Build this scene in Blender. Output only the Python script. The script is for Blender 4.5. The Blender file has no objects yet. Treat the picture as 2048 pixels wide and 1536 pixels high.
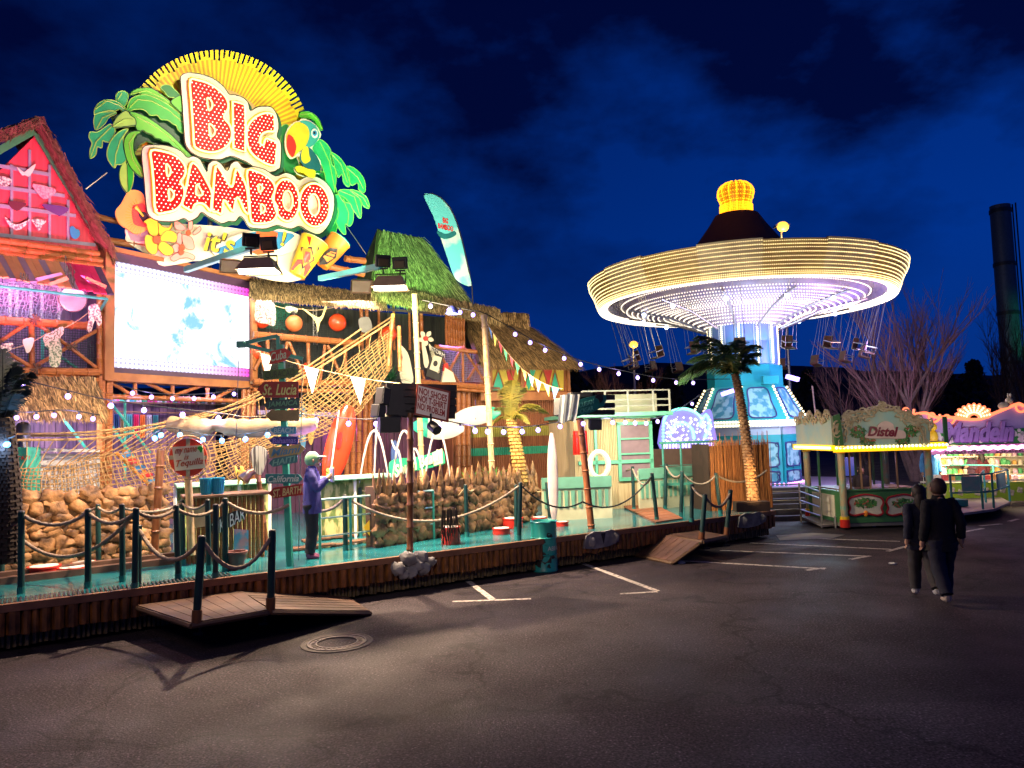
import bpy, bmesh, math, random
from math import sin, cos, tan, pi, radians, atan2, sqrt, hypot, floor
from mathutils import Vector as V, Matrix, noise as mnoise
random.seed(7)
R = random.uniform
S = bpy.context.scene
C = S.collection

# ---------------------------------------------------------------- camera
FOC, EYE = 1480.0, 2.6
PIT, ROL = radians(4.02), radians(1.7)
cf = V((0, cos(PIT), sin(PIT))); cu0 = V((0, -sin(PIT), cos(PIT))); cx0 = V((1, 0, 0))
cR = cx0*cos(ROL) - cu0*sin(ROL); cU = cx0*sin(ROL) + cu0*cos(ROL)
EYEP = V((0, 0, EYE))
cd = bpy.data.cameras.new('camera'); cam = bpy.data.objects.new('camera', cd); C.objects.link(cam)
m = Matrix.Identity(4)
for i in range(3):
    m[i][0] = cR[i]; m[i][1] = cU[i]; m[i][2] = -cf[i]; m[i][3] = EYEP[i]
cam.matrix_world = m
cd.sensor_width = 36; cd.lens = 36*FOC/2048; cd.clip_end = 3000; cd.clip_start = .1
S.camera = cam

# ---------------------------------------------------------------- world: blue-hour sky with dark clouds
def N(nt, t, **kw):
    n = nt.nodes.new(t)
    for k, v in kw.items():
        if k in n.inputs: n.inputs[k].default_value = v
        else: setattr(n, k, v)
    return n
def lk(nt, a, ao, b, bi): nt.links.new(a.outputs[ao], b.inputs[bi])
w = bpy.data.worlds.new('World'); S.world = w; w.use_nodes = True
nt = w.node_tree; nt.nodes.clear()
out = N(nt, 'ShaderNodeOutputWorld'); bg = N(nt, 'ShaderNodeBackground'); bg.inputs['Strength'].default_value = .105
sky = N(nt, 'ShaderNodeTexSky'); sky.sky_type = 'NISHITA'; sky.sun_disc = False
sky.sun_elevation = radians(-4); sky.sun_rotation = radians(60); sky.air_density = 1.2; sky.ozone_density = 6
tc = N(nt, 'ShaderNodeTexCoord')
sep = N(nt, 'ShaderNodeSeparateXYZ'); lk(nt, tc, 'Generated', sep, 0)
# dusk blue by altitude and by side
rampz = N(nt, 'ShaderNodeValToRGB'); cr = rampz.color_ramp
cr.elements[0].position = 0; cr.elements[0].color = (.010, .19, 1.35, 1)
cr.elements[1].position = .62; cr.elements[1].color = (.002, .09, .85, 1)
e = cr.elements.new(.22); e.color = (.002, .20, 1.65, 1)
lk(nt, sep, 'Z', rampz, 'Fac')
side = N(nt, 'ShaderNodeMapRange'); side.inputs['From Min'].default_value = -.6; side.inputs['From Max'].default_value = .5
side.inputs['To Min'].default_value = .62; side.inputs['To Max'].default_value = 1.45
lk(nt, sep, 'X', side, 'Value')
mul = N(nt, 'ShaderNodeMix', data_type='RGBA', blend_type='MULTIPLY'); mul.inputs[0].default_value = 1
nt.links.new(rampz.outputs[0], mul.inputs[6]); nt.links.new(side.outputs[0], mul.inputs[7])
add = N(nt, 'ShaderNodeMix', data_type='RGBA', blend_type='ADD'); add.inputs[0].default_value = .04
nt.links.new(mul.outputs[2], add.inputs[6]); nt.links.new(sky.outputs[0], add.inputs[7])
mp = N(nt, 'ShaderNodeMapping'); mp.inputs['Scale'].default_value = (1.5, 1.5, 2.6); mp.inputs['Location'].default_value = (.9, .3, 2.35)
lk(nt, tc, 'Generated', mp, 0)
nz = N(nt, 'ShaderNodeTexNoise'); nz.inputs['Scale'].default_value = 1.7; nz.inputs['Detail'].default_value = 7; nz.inputs['Roughness'].default_value = .55
lk(nt, mp, 0, nz, 'Vector')
rc = N(nt, 'ShaderNodeValToRGB'); rc.color_ramp.elements[0].position = .45; rc.color_ramp.elements[0].color = (0, 0, 0, 1)
rc.color_ramp.elements[1].position = .58; rc.color_ramp.elements[1].color = (1, 1, 1, 1)
lk(nt, nz, 'Fac', rc, 0)
cz = N(nt, 'ShaderNodeMapRange'); cz.inputs['From Min'].default_value = .12; cz.inputs['From Max'].default_value = .34
lk(nt, sep, 'Z', cz, 'Value')
cm = N(nt, 'ShaderNodeMath', operation='MULTIPLY'); nt.links.new(rc.outputs[0], cm.inputs[0]); nt.links.new(cz.outputs[0], cm.inputs[1])
cm2 = N(nt, 'ShaderNodeMath', operation='MULTIPLY'); nt.links.new(cm.outputs[0], cm2.inputs[0]); cm2.inputs[1].default_value = .95
cl = N(nt, 'ShaderNodeMix', data_type='RGBA'); nt.links.new(cm2.outputs[0], cl.inputs[0]); nt.links.new(add.outputs[2], cl.inputs[6])
cl.inputs[7].default_value = (.003, .018, .26, 1)
nt.links.new(cl.outputs[2], bg.inputs[0]); lk(nt, bg, 0, out, 0)
S.view_settings.view_transform = 'Standard'; S.view_settings.look = 'None'; S.view_settings.exposure = 0; S.view_settings.gamma = 1
S.view_settings.use_curve_mapping = False
S.cycles.use_denoising = True; S.cycles.max_bounces = 6; S.cycles.diffuse_bounces = 3; S.cycles.glossy_bounces = 3
S.cycles.transparent_max_bounces = 6; S.cycles.sample_clamp_indirect = 5; S.cycles.caustics_reflective = False; S.cycles.caustics_refractive = False
S.cycles.use_light_tree = True

# ---------------------------------------------------------------- pixel -> place helpers
def ray(px, py): return (cf + cR*((px-1024)/FOC) - cU*((py-768)/FOC))
def at(px, py, Y):
    d = ray(px, py); return EYEP + d*(Y/d.y)
def gp(px, py, z=0.0):
    d = ray(px, py); return EYEP + d*((z-EYE)/d.z)
def topz(px, py, Y): return at(px, py, Y).z

class PL:
    """vertical plane through (x,y), running in compass direction ang; local x along it, local y up, local z toward the viewer side"""
    def __init__(s, x, y, ang, z=0.0, lean=0.0):
        s.o = V((x, y, z)); a = radians(ang); s.u = V((sin(a), cos(a), 0)); s.n = V((cos(a), -sin(a), 0)); s.v = V((0, 0, 1))
        s.m = Matrix(((s.u.x, s.v.x, s.n.x, s.o.x), (s.u.y, s.v.y, s.n.y, s.o.y), (s.u.z, s.v.z, s.n.z, s.o.z), (0, 0, 0, 1)))
    def hit(s, px, py, off=0.0):
        d = ray(px, py); t = (s.o + s.n*off - EYEP).dot(s.n)/d.dot(s.n); return EYEP + d*t
    def uv(s, px, py, off=0.0):
        p = s.hit(px, py, off) - s.o; return (p.dot(s.u), p.z)
    def w(s, u, v, n=0.0): return s.o + s.u*u + s.v*v + s.n*n
def plane_at(px, Y, ang, z=0):
    p = at(px, 860, Y); return PL(p.x, Y, ang, z)

# ---------------------------------------------------------------- lamps
def lamp(kind, name, loc, power, col, size=.3, target=None, spot=60, blend=.5, sy=None):
    l = bpy.data.lights.new(name, kind); l.energy = power; l.color = col
    if kind == 'AREA':
        l.size = size
        if sy: l.shape = 'RECTANGLE'; l.size_y = sy
    elif kind in ('POINT', 'SPOT'): l.shadow_soft_size = size
    if kind == 'SPOT': l.spot_size = radians(spot); l.spot_blend = blend
    o = bpy.data.objects.new(name, l); C.objects.link(o); o.location = loc
    if target is not None: o.rotation_euler = (V(target)-V(loc)).to_track_quat('-Z', 'Y').to_euler()
    return o
sun = bpy.data.lights.new('sun', 'SUN'); sun.energy = .02; sun.angle = radians(10); sun.color = (.5, .6, 1)
so = bpy.data.objects.new('sun', sun); C.objects.link(so); so.rotation_euler = (radians(80), 0, radians(-60))

# ---------------------------------------------------------------- materials
MATS = {}
def mat(name, col, rough=.6, metal=0.0, var=.18, scale=6.0, bump=.15, col2=None, emit=None, es=0.0, stretch=(1, 1, 1), spec=.5, alpha=None, bscale=None, detail=6, contrast=(.3, .7)):
    if name in MATS: return MATS[name]
    M = bpy.data.materials.new(name); M.use_nodes = True; t = M.node_tree; t.nodes.clear()
    o = N(t, 'ShaderNodeOutputMaterial'); b = N(t, 'ShaderNodeBsdfPrincipled'); lk(t, b, 0, o, 0)
    b.inputs['Roughness'].default_value = rough; b.inputs['Metallic'].default_value = metal
    b.inputs['Specular IOR Level'].default_value = spec
    c = tuple(col)+(1,)
    if col2 is None: c2 = tuple(x*(1-var) for x in col)+(1,)
    else: c2 = tuple(col2)+(1,)
    tc = N(t, 'ShaderNodeTexCoord'); mp = N(t, 'ShaderNodeMapping'); mp.inputs['Scale'].default_value = stretch; lk(t, tc, 'Object', mp, 0)
    nz = N(t, 'ShaderNodeTexNoise'); nz.inputs['Scale'].default_value = scale; nz.inputs['Detail'].default_value = detail; lk(t, mp, 0, nz, 'Vector')
    rp = N(t, 'ShaderNodeValToRGB'); rp.color_ramp.elements[0].position = contrast[0]; rp.color_ramp.elements[1].position = contrast[1]
    rp.color_ramp.elements[0].color = c2; rp.color_ramp.elements[1].color = c
    lk(t, nz, 'Fac', rp, 0); lk(t, rp, 0, b, 'Base Color')
    if bump:
        n2 = N(t, 'ShaderNodeTexNoise'); n2.inputs['Scale'].default_value = bscale or scale*4; n2.inputs['Detail'].default_value = 4; lk(t, mp, 0, n2, 'Vector')
        bp = N(t, 'ShaderNodeBump'); bp.inputs['Strength'].default_value = bump; bp.inputs['Distance'].default_value = .02
        lk(t, n2, 'Fac', bp, 'Height'); lk(t, bp, 0, b, 'Normal')
    if emit is not None:
        b.inputs['Emission Color'].default_value = tuple(emit)+(1,); b.inputs['Emission Strength'].default_value = es
    if alpha is not None: b.inputs['Alpha'].default_value = alpha
    MATS[name] = M; return M
def glow(name, col, s):
    if name in MATS: return MATS[name]
    M = bpy.data.materials.new(name); M.use_nodes = True; t = M.node_tree; b = t.nodes['Principled BSDF']
    b.inputs['Base Color'].default_value = tuple(min(1, c) for c in col)+(1,); b.inputs['Roughness'].default_value = .4
    b.inputs['Emission Color'].default_value = tuple(col)+(1,); b.inputs['Emission Strength'].default_value = s
    MATS[name] = M; return M

m_bamboo = mat('bamboo_orange', (.42, .15, .045), .38, var=.4, col2=(.24, .075, .02), scale=3, stretch=(3, 3, 14), bump=.1)
m_bambood = mat('bamboo_dark', (.20, .075, .025), .4, col2=(.09, .03, .012), scale=3, stretch=(6, 6, 2), bump=.1)
m_bpale = mat('bamboo_pale', (.62, .46, .26), .4, col2=(.42, .27, .13), scale=3, stretch=(6, 6, 3), bump=.1)
m_skirt = mat('bamboo_skirt', (.26, .095, .02), .45, col2=(.035, .012, .004), scale=4, stretch=(3, 3, 1.2), bump=.2)
m_skirt2 = mat('bamboo_skirt_old', (.22, .15, .06), .6, col2=(.03, .02, .01), scale=5, stretch=(3, 3, 1.5), bump=.3)
m_thatch = mat('thatch_straw', (.46, .34, .16), .9, col2=(.2, .13, .05), scale=9, bump=.6)
m_thatchb = mat('thatch_brown', (.30, .19, .075), .9, col2=(.12, .07, .03), scale=9, bump=.6)
m_thatchp = mat('thatch_edge_dark', (.26, .10, .07), .9, col2=(.12, .04, .03), scale=9, bump=.6)
m_teal = mat('teal_paint', (.02, .17, .17), .35, var=.35, scale=5, bump=.05)
m_tealb = mat('teal_paint_bright', (.05, .42, .32), .35, var=.3, scale=5, bump=.05)
m_post = mat('post_dark_teal', (.007, .045, .048), .4, var=.4, scale=6, bump=.1)
m_deck = mat('deck_teal', (.02, .19, .22), .16, col2=(.008, .10, .13), scale=1.6, bump=.04, bscale=3)
m_wood = mat('plank_brown', (.20, .10, .055), .55, col2=(.10, .05, .03), scale=3, stretch=(1, 6, 1), bump=.2)
m_ramp = mat('ramp_brown', (.12, .058, .04), .55, col2=(.05, .024, .017), scale=3, stretch=(1, 1, 1), bump=.3)
m_black = mat('black_metal', (.018, .018, .02), .45, var=.3, bump=.05)
m_steel = mat('galvanised_steel', (.45, .45, .47), .35, metal=.9, var=.25, scale=10, bump=.05)
m_rope = mat('rope_fibre', (.34, .27, .21), .9, var=.35, scale=20, bump=.3)
m_ropel = mat('rope_pale', (.52, .38, .22), .9, var=.3, scale=20, bump=.3)
m_white = mat('white_paint', (.75, .74, .70), .5, var=.12, scale=4, bump=.05)
m_dark = mat('dark_interior', (.035, .02, .04), .8, var=.4, bump=.05)
m_red = mat('red_paint', (.62, .03, .02), .3, var=.25, bump=.05)
m_pink = mat('pink_red_boards', (.75, .06, .10), .5, col2=(.45, .03, .06), scale=2, stretch=(6, 6, .6), bump=.1)
m_mauve = mat('mauve_slats', (.30, .26, .38), .6, var=.3, bump=.1)
m_cream = mat('cream_paint', (.80, .74, .55), .45, var=.06, scale=2, bump=.03)
m_yellow = mat('yellow_paint', (.80, .52, .02), .45, var=.15, scale=2, bump=.03)
m_orange = mat('orange_paint', (.75, .25, .03), .45, var=.2, scale=2, bump=.03)
m_blue = mat('blue_paint', (.04, .25, .50), .4, var=.2, bump=.03)

# ---------------------------------------------------------------- mesh building
WL = {}
class MB:
    def __init__(s): s.v = []; s.f = []; s.mi = []; s.k = 0
    def vs(s, pts): b = len(s.v); s.v += [V(p) for p in pts]; return b
    def face(s, idx): s.f.append(tuple(idx)); s.mi.append(s.k)
    def poly(s, pts): b = s.vs(pts); s.face(range(b, b+len(pts)))
    def hull8(s, a, c):          # two quads a (bottom/front) and c, joined
        b = s.vs(list(a)+list(c))
        for q in ((3, 2, 1, 0), (4, 5, 6, 7), (0, 1, 5, 4), (1, 2, 6, 5), (2, 3, 7, 6), (3, 0, 4, 7)): s.face([b+i for i in q])
    def box(s, c, d, rz=0.0, mx=None):
        c = V(c); h = V(d)/2; q = []
        for z in (-1, 1):
            for x, y in ((-1, -1), (1, -1), (1, 1), (-1, 1)):
                p = V((x*h.x, y*h.y, z*h.z))
                if mx: p = mx @ p
                elif rz: p = Matrix.Rotation(rz, 3, 'Z') @ p
                q.append(c+p)
        s.hull8(q[:4], q[4:])
    def slab(s, pts, d):         # polygon extruded by vector d
        n = len(pts); b = s.vs([V(p) for p in pts]+[V(p)+V(d) for p in pts])
        s.face([b+i for i in range(n)][::-1]); s.face([b+n+i for i in range(n)])
        for i in range(n): j = (i+1) % n; s.face((b+i, b+j, b+n+j, b+n+i))
    def tube(s, pts, r, seg=8, cap=True, twist=None, closed=False):
        pts = [V(p) for p in pts]; n = len(pts)
        if n < 2: return
        rs = r if isinstance(r, (list, tuple)) else [r]*n
        up = None; base = []; L = 0
        for i in range(n):
            if closed: t = pts[(i+1) % n]-pts[i-1]
            else: t = (pts[min(i+1, n-1)]-pts[max(i-1, 0)])
            if t.length < 1e-9: t = V((0, 0, 1))
            t.normalize()
            if up is None:
                up = V((0, 0, 1)) if abs(t.z) < .9 else V((1, 0, 0))
            a = t.cross(up)
            if a.length < 1e-6: a = t.cross(V((0, 1, 0)))
            a.normalize(); bb = a.cross(t).normalized(); up = bb
            if i: L += (pts[i]-pts[i-1]).length
            ring = []
            for k in range(seg):
                th = 2*pi*k/seg; rr = rs[i]
                if twist: rr *= 1+.22*cos(3*th - L*twist)
                ring.append(pts[i]+a*(cos(th)*rr)+bb*(sin(th)*rr))
            base.append(s.vs(ring))
        for i in range(n if closed else n-1):
            b0 = base[i]; b1 = base[(i+1) % n]
            for k in range(seg):
                k2 = (k+1) % seg; s.face((b0+k, b0+k2, b1+k2, b1+k))
        if cap and not closed:
            s.face([base[0]+k for k in range(seg)][::-1]); s.face([base[-1]+k for k in range(seg)])
    def cyl(s, a, b, r, seg=12, r2=None): s.tube([a, b], [r, r if r2 is None else r2], seg)
    def bamboo(s, a, b, r, seg=8, pitch=.32, ph=None):
        a = V(a); b = V(b); L = (b-a).length; n = max(1, int(L/pitch)); ph = R(0, .5) if ph is None else ph
        pts = [a]; rs = [r]
        for i in range(n+1):
            c = (i+ph)*pitch
            if c < .03 or c > L-.03: continue
            for d, k in ((-.022, .96), (-.006, 1.16), (.006, 1.16), (.022, .96)):
                pts.append(a+(b-a)*((c+d)/L)); rs.append(r*k)
        pts.append(b); rs.append(r); s.tube(pts, rs, seg)
    def lathe(s, prof, c=(0, 0, 0), seg=24, mx=None, a0=0, a1=2*pi):
        c = V(c); full = abs(a1-a0-2*pi) < 1e-6; n = seg if full else seg+1; bs = []
        for r_, z_ in prof:
            ring = []
            for k in range(n):
                th = a0+(a1-a0)*k/seg; p = V((r_*cos(th), r_*sin(th), z_))
                if mx: p = mx @ p
                ring.append(c+p)
            bs.append(s.vs(ring))
        for i in range(len(prof)-1):
            for k in range(seg):
                k2 = (k+1) % n; s.face((bs[i]+k, bs[i]+k2, bs[i+1]+k2, bs[i+1]+k))
    def ball(s, c, r, sx=1, sy=1, sz=1, seg=12, rings=8, mx=None, jit=0, jf=3):
        c = V(c); bs = []
        for i in range(rings+1):
            ph = pi*i/rings; ring = []
            for k in range(seg):
                th = 2*pi*k/seg; p = V((sin(ph)*cos(th)*r*sx, sin(ph)*sin(th)*r*sy, cos(ph)*r*sz))
                if jit: p *= 1+jit*mnoise.noise(p*jf/r+c*5)
                if mx: p = mx @ p
                ring.append(c+p)
            bs.append(s.vs(ring))
        for i in range(rings):
            for k in range(seg):
                k2 = (k+1) % seg; s.face((bs[i]+k, bs[i+1]+k, bs[i+1]+k2, bs[i]+k2))
    def octa(s, c, r, d=None):
        c = V(c); b = s.vs([c+V((r, 0, 0)), c+V((0, r, 0)), c+V((-r, 0, 0)), c+V((0, -r, 0)), c+V((0, 0, r)), c+V((0, 0, -r))])
        for i in range(4):
            j = (i+1) % 4; s.face((b+i, b+j, b+4)); s.face((b+j, b+i, b+5))
    def each(s, name, mats, parent, **kw):
        par = list(range(len(s.v)))
        def fd(i):
            while par[i] != i: par[i] = par[par[i]]; i = par[i]
            return i
        for f in s.f:
            for k in f[1:]: par[fd(k)] = fd(f[0])
        G = {}
        for f, k in zip(s.f, s.mi): G.setdefault(fd(f[0]), []).append((f, k))
        for fs in G.values():
            q = MB(); ix = {}
            for f, k in fs:
                for i in f:
                    if i not in ix: ix[i] = len(q.v); q.v.append(s.v[i])
                q.f.append(tuple(ix[i] for i in f)); q.mi.append(k)
            o = q.build(name, mats, parent, **kw)
        return o
    def build(s, name, mats, parent=None, loc=None, smooth=True, bevel=0):
        if not isinstance(mats, (list, tuple)): mats = [mats]
        if parent is not None: off = WL[parent.name]
        elif loc is not None: off = V(loc)
        elif s.v:
            xs = [p.x for p in s.v]; ys = [p.y for p in s.v]; off = V(((min(xs)+max(xs))/2, (min(ys)+max(ys))/2, min(p.z for p in s.v)))
        else: off = V((0, 0, 0))
        me = bpy.data.meshes.new(name); me.from_pydata([tuple(p-off) for p in s.v], [], s.f)
        for mm in mats: me.materials.append(mm)
        me.polygons.foreach_set('material_index', s.mi)
        o = bpy.data.objects.new(name, me); C.objects.link(o)
        if parent is not None: o.parent = parent
        else: o.location = off
        WL[o.name] = off
        if smooth:
            me.polygons.foreach_set('use_smooth', [True]*len(me.polygons))
            try: me.set_sharp_from_angle(angle=radians(38))
            except Exception: pass
        if bevel:
            b = o.modifiers.new('bevel', 'BEVEL'); b.width = bevel; b.segments = 2; b.limit_method = 'ANGLE'
        me.update(); return o

def tag(o, label, cat, group=None, kind=None):
    if label: o['label'] = label
    if cat: o['category'] = cat
    if group: o['group'] = group
    if kind: o['kind'] = kind
    return o
def thing(name, label, cat, loc=(0, 0, 0), group=None):
    o = bpy.data.objects.new(name, None); C.objects.link(o); o.location = loc; o.empty_display_size = .2
    WL[o.name] = V(loc); return tag(o, label, cat, group)
def struct(o): o['kind'] = 'structure'; return o
def copy_tree(o, parent=None):
    c = o.copy(); C.objects.link(c); c.parent = parent
    for ch in list(o.children): copy_tree(ch, c)
    return c
ORD = ['first', 'second', 'third', 'fourth', 'fifth', 'sixth', 'seventh', 'eighth', 'ninth', 'tenth', 'eleventh', 'twelfth', 'thirteenth', 'fourteenth', 'fifteenth', 'sixteenth', 'seventeenth', 'eighteenth', 'nineteenth', 'twentieth']+['twenty-'+k for k in ('first', 'second', 'third', 'fourth', 'fifth', 'sixth', 'seventh', 'eighth', 'ninth')]

def scx(o):
    q = o.matrix_basis.translation-EYEP; return q.dot(cR)/q.dot(cf)
def orderlab(L, fmt):
    for i, o in enumerate(sorted(L, key=scx)): o['label'] = fmt % ORD[i]
def catmull(pts, n=6, closed=False):
    pts = [V(p) for p in pts]; o = []; m_ = len(pts)
    rng = m_ if closed else m_-1
    for i in range(rng):
        if closed: p = [pts[(i+k) % m_] for k in (-1, 0, 1, 2)]
        else: p = [pts[max(0, i-1)], pts[i], pts[i+1], pts[min(m_-1, i+2)]]
        for j in range(n):
            t = j/n
            o.append(.5*((2*p[1])+(p[2]-p[0])*t+(2*p[0]-5*p[1]+4*p[2]-p[3])*t*t+(3*p[1]-p[0]-3*p[2]+p[3])*t**3))
    if not closed: o.append(pts[-1])
    return o
def sag(a, b, d, n=14):
    a = V(a); b = V(b); return [a+(b-a)*(i/n)-V((0, 0, 4*d*(i/n)*(1-i/n))) for i in range(n+1)]

# flat outlines on a plane -> thick board
def board(pl, outs, off, th, name, mt, parent=None, loc=None, px=True, bevel=0.0, res=1):
    """outs: list of outlines (first outer, others holes) in pixels; front face at off+th"""
    cu = bpy.data.curves.new(name, 'CURVE'); cu.dimensions = '2D'; cu.fill_mode = 'BOTH'; cu.extrude = th/2; cu.bevel_depth = bevel; cu.bevel_resolution = 1
    for o_ in outs:
        P = [pl.uv(x, y, off+th) for x, y in o_] if px else o_
        sp = cu.splines.new('POLY'); sp.points.add(len(P)-1); sp.use_cyclic_u = True
        for q, (u, v) in zip(sp.points, P): q.co = (u, v, 0, 1)
    t = bpy.data.objects.new('tmp', cu); me = bpy.data.meshes.new_from_object(t)
    bpy.data.objects.remove(t)
    me.transform(pl.m @ Matrix.Translation((0, 0, off+th/2)))
    return finish(me, name, mt, parent, loc)
def finish(me, name, mt, parent=None, loc=None):
    if parent is not None: o_ = WL[parent.name]
    elif loc is not None: o_ = V(loc)
    else:
        xs = [v.co.x for v in me.vertices]; ys = [v.co.y for v in me.vertices]; o_ = V(((min(xs)+max(xs))/2, (min(ys)+max(ys))/2, min(v.co.z for v in me.vertices)))
    me.transform(Matrix.Translation(-o_)); me.name = name
    me.materials.clear(); me.materials.append(mt)
    o = bpy.data.objects.new(name, me); C.objects.link(o)
    if parent is not None: o.parent = parent
    else: o.location = o_
    WL[o.name] = o_; return o
def text(pl, s, box, off, th, mt, parent, name='lettering', rot=0, shear=0, bold=.0, align=None):
    """lettering fitted into pixel box (x0,y0,x1,y1) on plane pl, turned by rot degrees (image sense, + = rising to the right)"""
    cu = bpy.data.curves.new(name, 'FONT'); cu.body = s; cu.extrude = .5; cu.shear = shear; cu.offset = bold; cu.space_line = .95; cu.align_x = 'CENTER' if '\n' in s else 'LEFT'
    cu.resolution_u = 3
    t = bpy.data.objects.new('tmp', cu); me = bpy.data.meshes.new_from_object(t); bpy.data.objects.remove(t)
    xs = [v.co.x for v in me.vertices]; ys = [v.co.y for v in me.vertices]
    x0, x1, y0, y1 = min(xs), max(xs), min(ys), max(ys)
    cxp, cyp = (box[0]+box[2])/2, (box[1]+box[3])/2
    u0, v0 = pl.uv(cxp, cyp, off)
    ua = pl.uv(box[0], cyp, off); ub = pl.uv(box[2], cyp, off); va = pl.uv(cxp, box[1], off); vb = pl.uv(cxp, box[3], off)
    W_ = ub[0]-ua[0]; H_ = va[1]-vb[1]
    sk = (ub[1]-ua[1])/W_ if rot is None else tan(radians(rot))
    sx, sy = W_/(x1-x0), H_/(y1-y0)
    M1 = Matrix.Translation((-(x0+x1)/2, -(y0+y1)/2, 0)); M2 = Matrix.Diagonal((sx, sy, th, 1))
    M3 = Matrix(((1, 0, 0, 0), (sk, 1, 0, 0), (0, 0, 1, 0), (0, 0, 0, 1)))
    me.transform(pl.m @ Matrix.Translation((u0, v0, off+th/2)) @ M3 @ M2 @ M1)
    return finish(me, name, mt, parent)

def thatch(name, quad, n, mt, parent=None, length=.35, fringe=.25, width=.03, thick=.12, seed=1, hang=.6, loc=None):
    """quad: top-left, top-right, bottom-right, bottom-left corners in world space. A thick pad covered in straw blades"""
    rnd = random.Random(seed); a, b, c, d = [V(q) for q in quad]
    nrm = (d-a).cross(b-a).normalized()
    if nrm.dot(EYEP-a) < 0: nrm = -nrm
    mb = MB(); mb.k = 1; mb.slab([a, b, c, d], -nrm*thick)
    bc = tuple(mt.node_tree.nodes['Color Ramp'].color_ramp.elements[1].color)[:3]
    ml = mat(mt.name+'_light', tuple(min(.9, x*1.6+.03) for x in bc), .9, bump=0); md = mat(mt.name+'_dark', tuple(x*.28 for x in bc), .9, bump=0); width *= 1.35  # paler and darker straw tones, mixed at random over the blades
    def P(s, t): return (a*(1-s)+b*s)*(1-t)+(d*(1-s)+c*s)*t
    for i in range(n):
        s = rnd.random(); t = rnd.random()**.85
        if rnd.random() < fringe: t = 1-rnd.random()*.05
        p = P(s, t); dn = (P(s, min(1, t+.02))-P(s, t-.02)).normalized(); side = dn.cross(nrm).normalized()
        L = length*rnd.uniform(.5, 1.2); wd = width*rnd.uniform(.5, 1.2)
        dd = (dn+side*rnd.uniform(-.22, .22)+nrm*rnd.uniform(-.02, .16)+V((0, 0, -hang*.3 if t > .9 else 0))).normalized()
        h = nrm*(.015+rnd.random()*.05)
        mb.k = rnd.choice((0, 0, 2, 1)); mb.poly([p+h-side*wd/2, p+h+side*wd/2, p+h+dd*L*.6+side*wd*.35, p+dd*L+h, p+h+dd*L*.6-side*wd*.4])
    return mb.build(name, [mt, md, ml], parent, loc=loc, smooth=False)
def px4(pl, pts, off=0): return [pl.hit(x, y, off) for x, y in pts]
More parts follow.
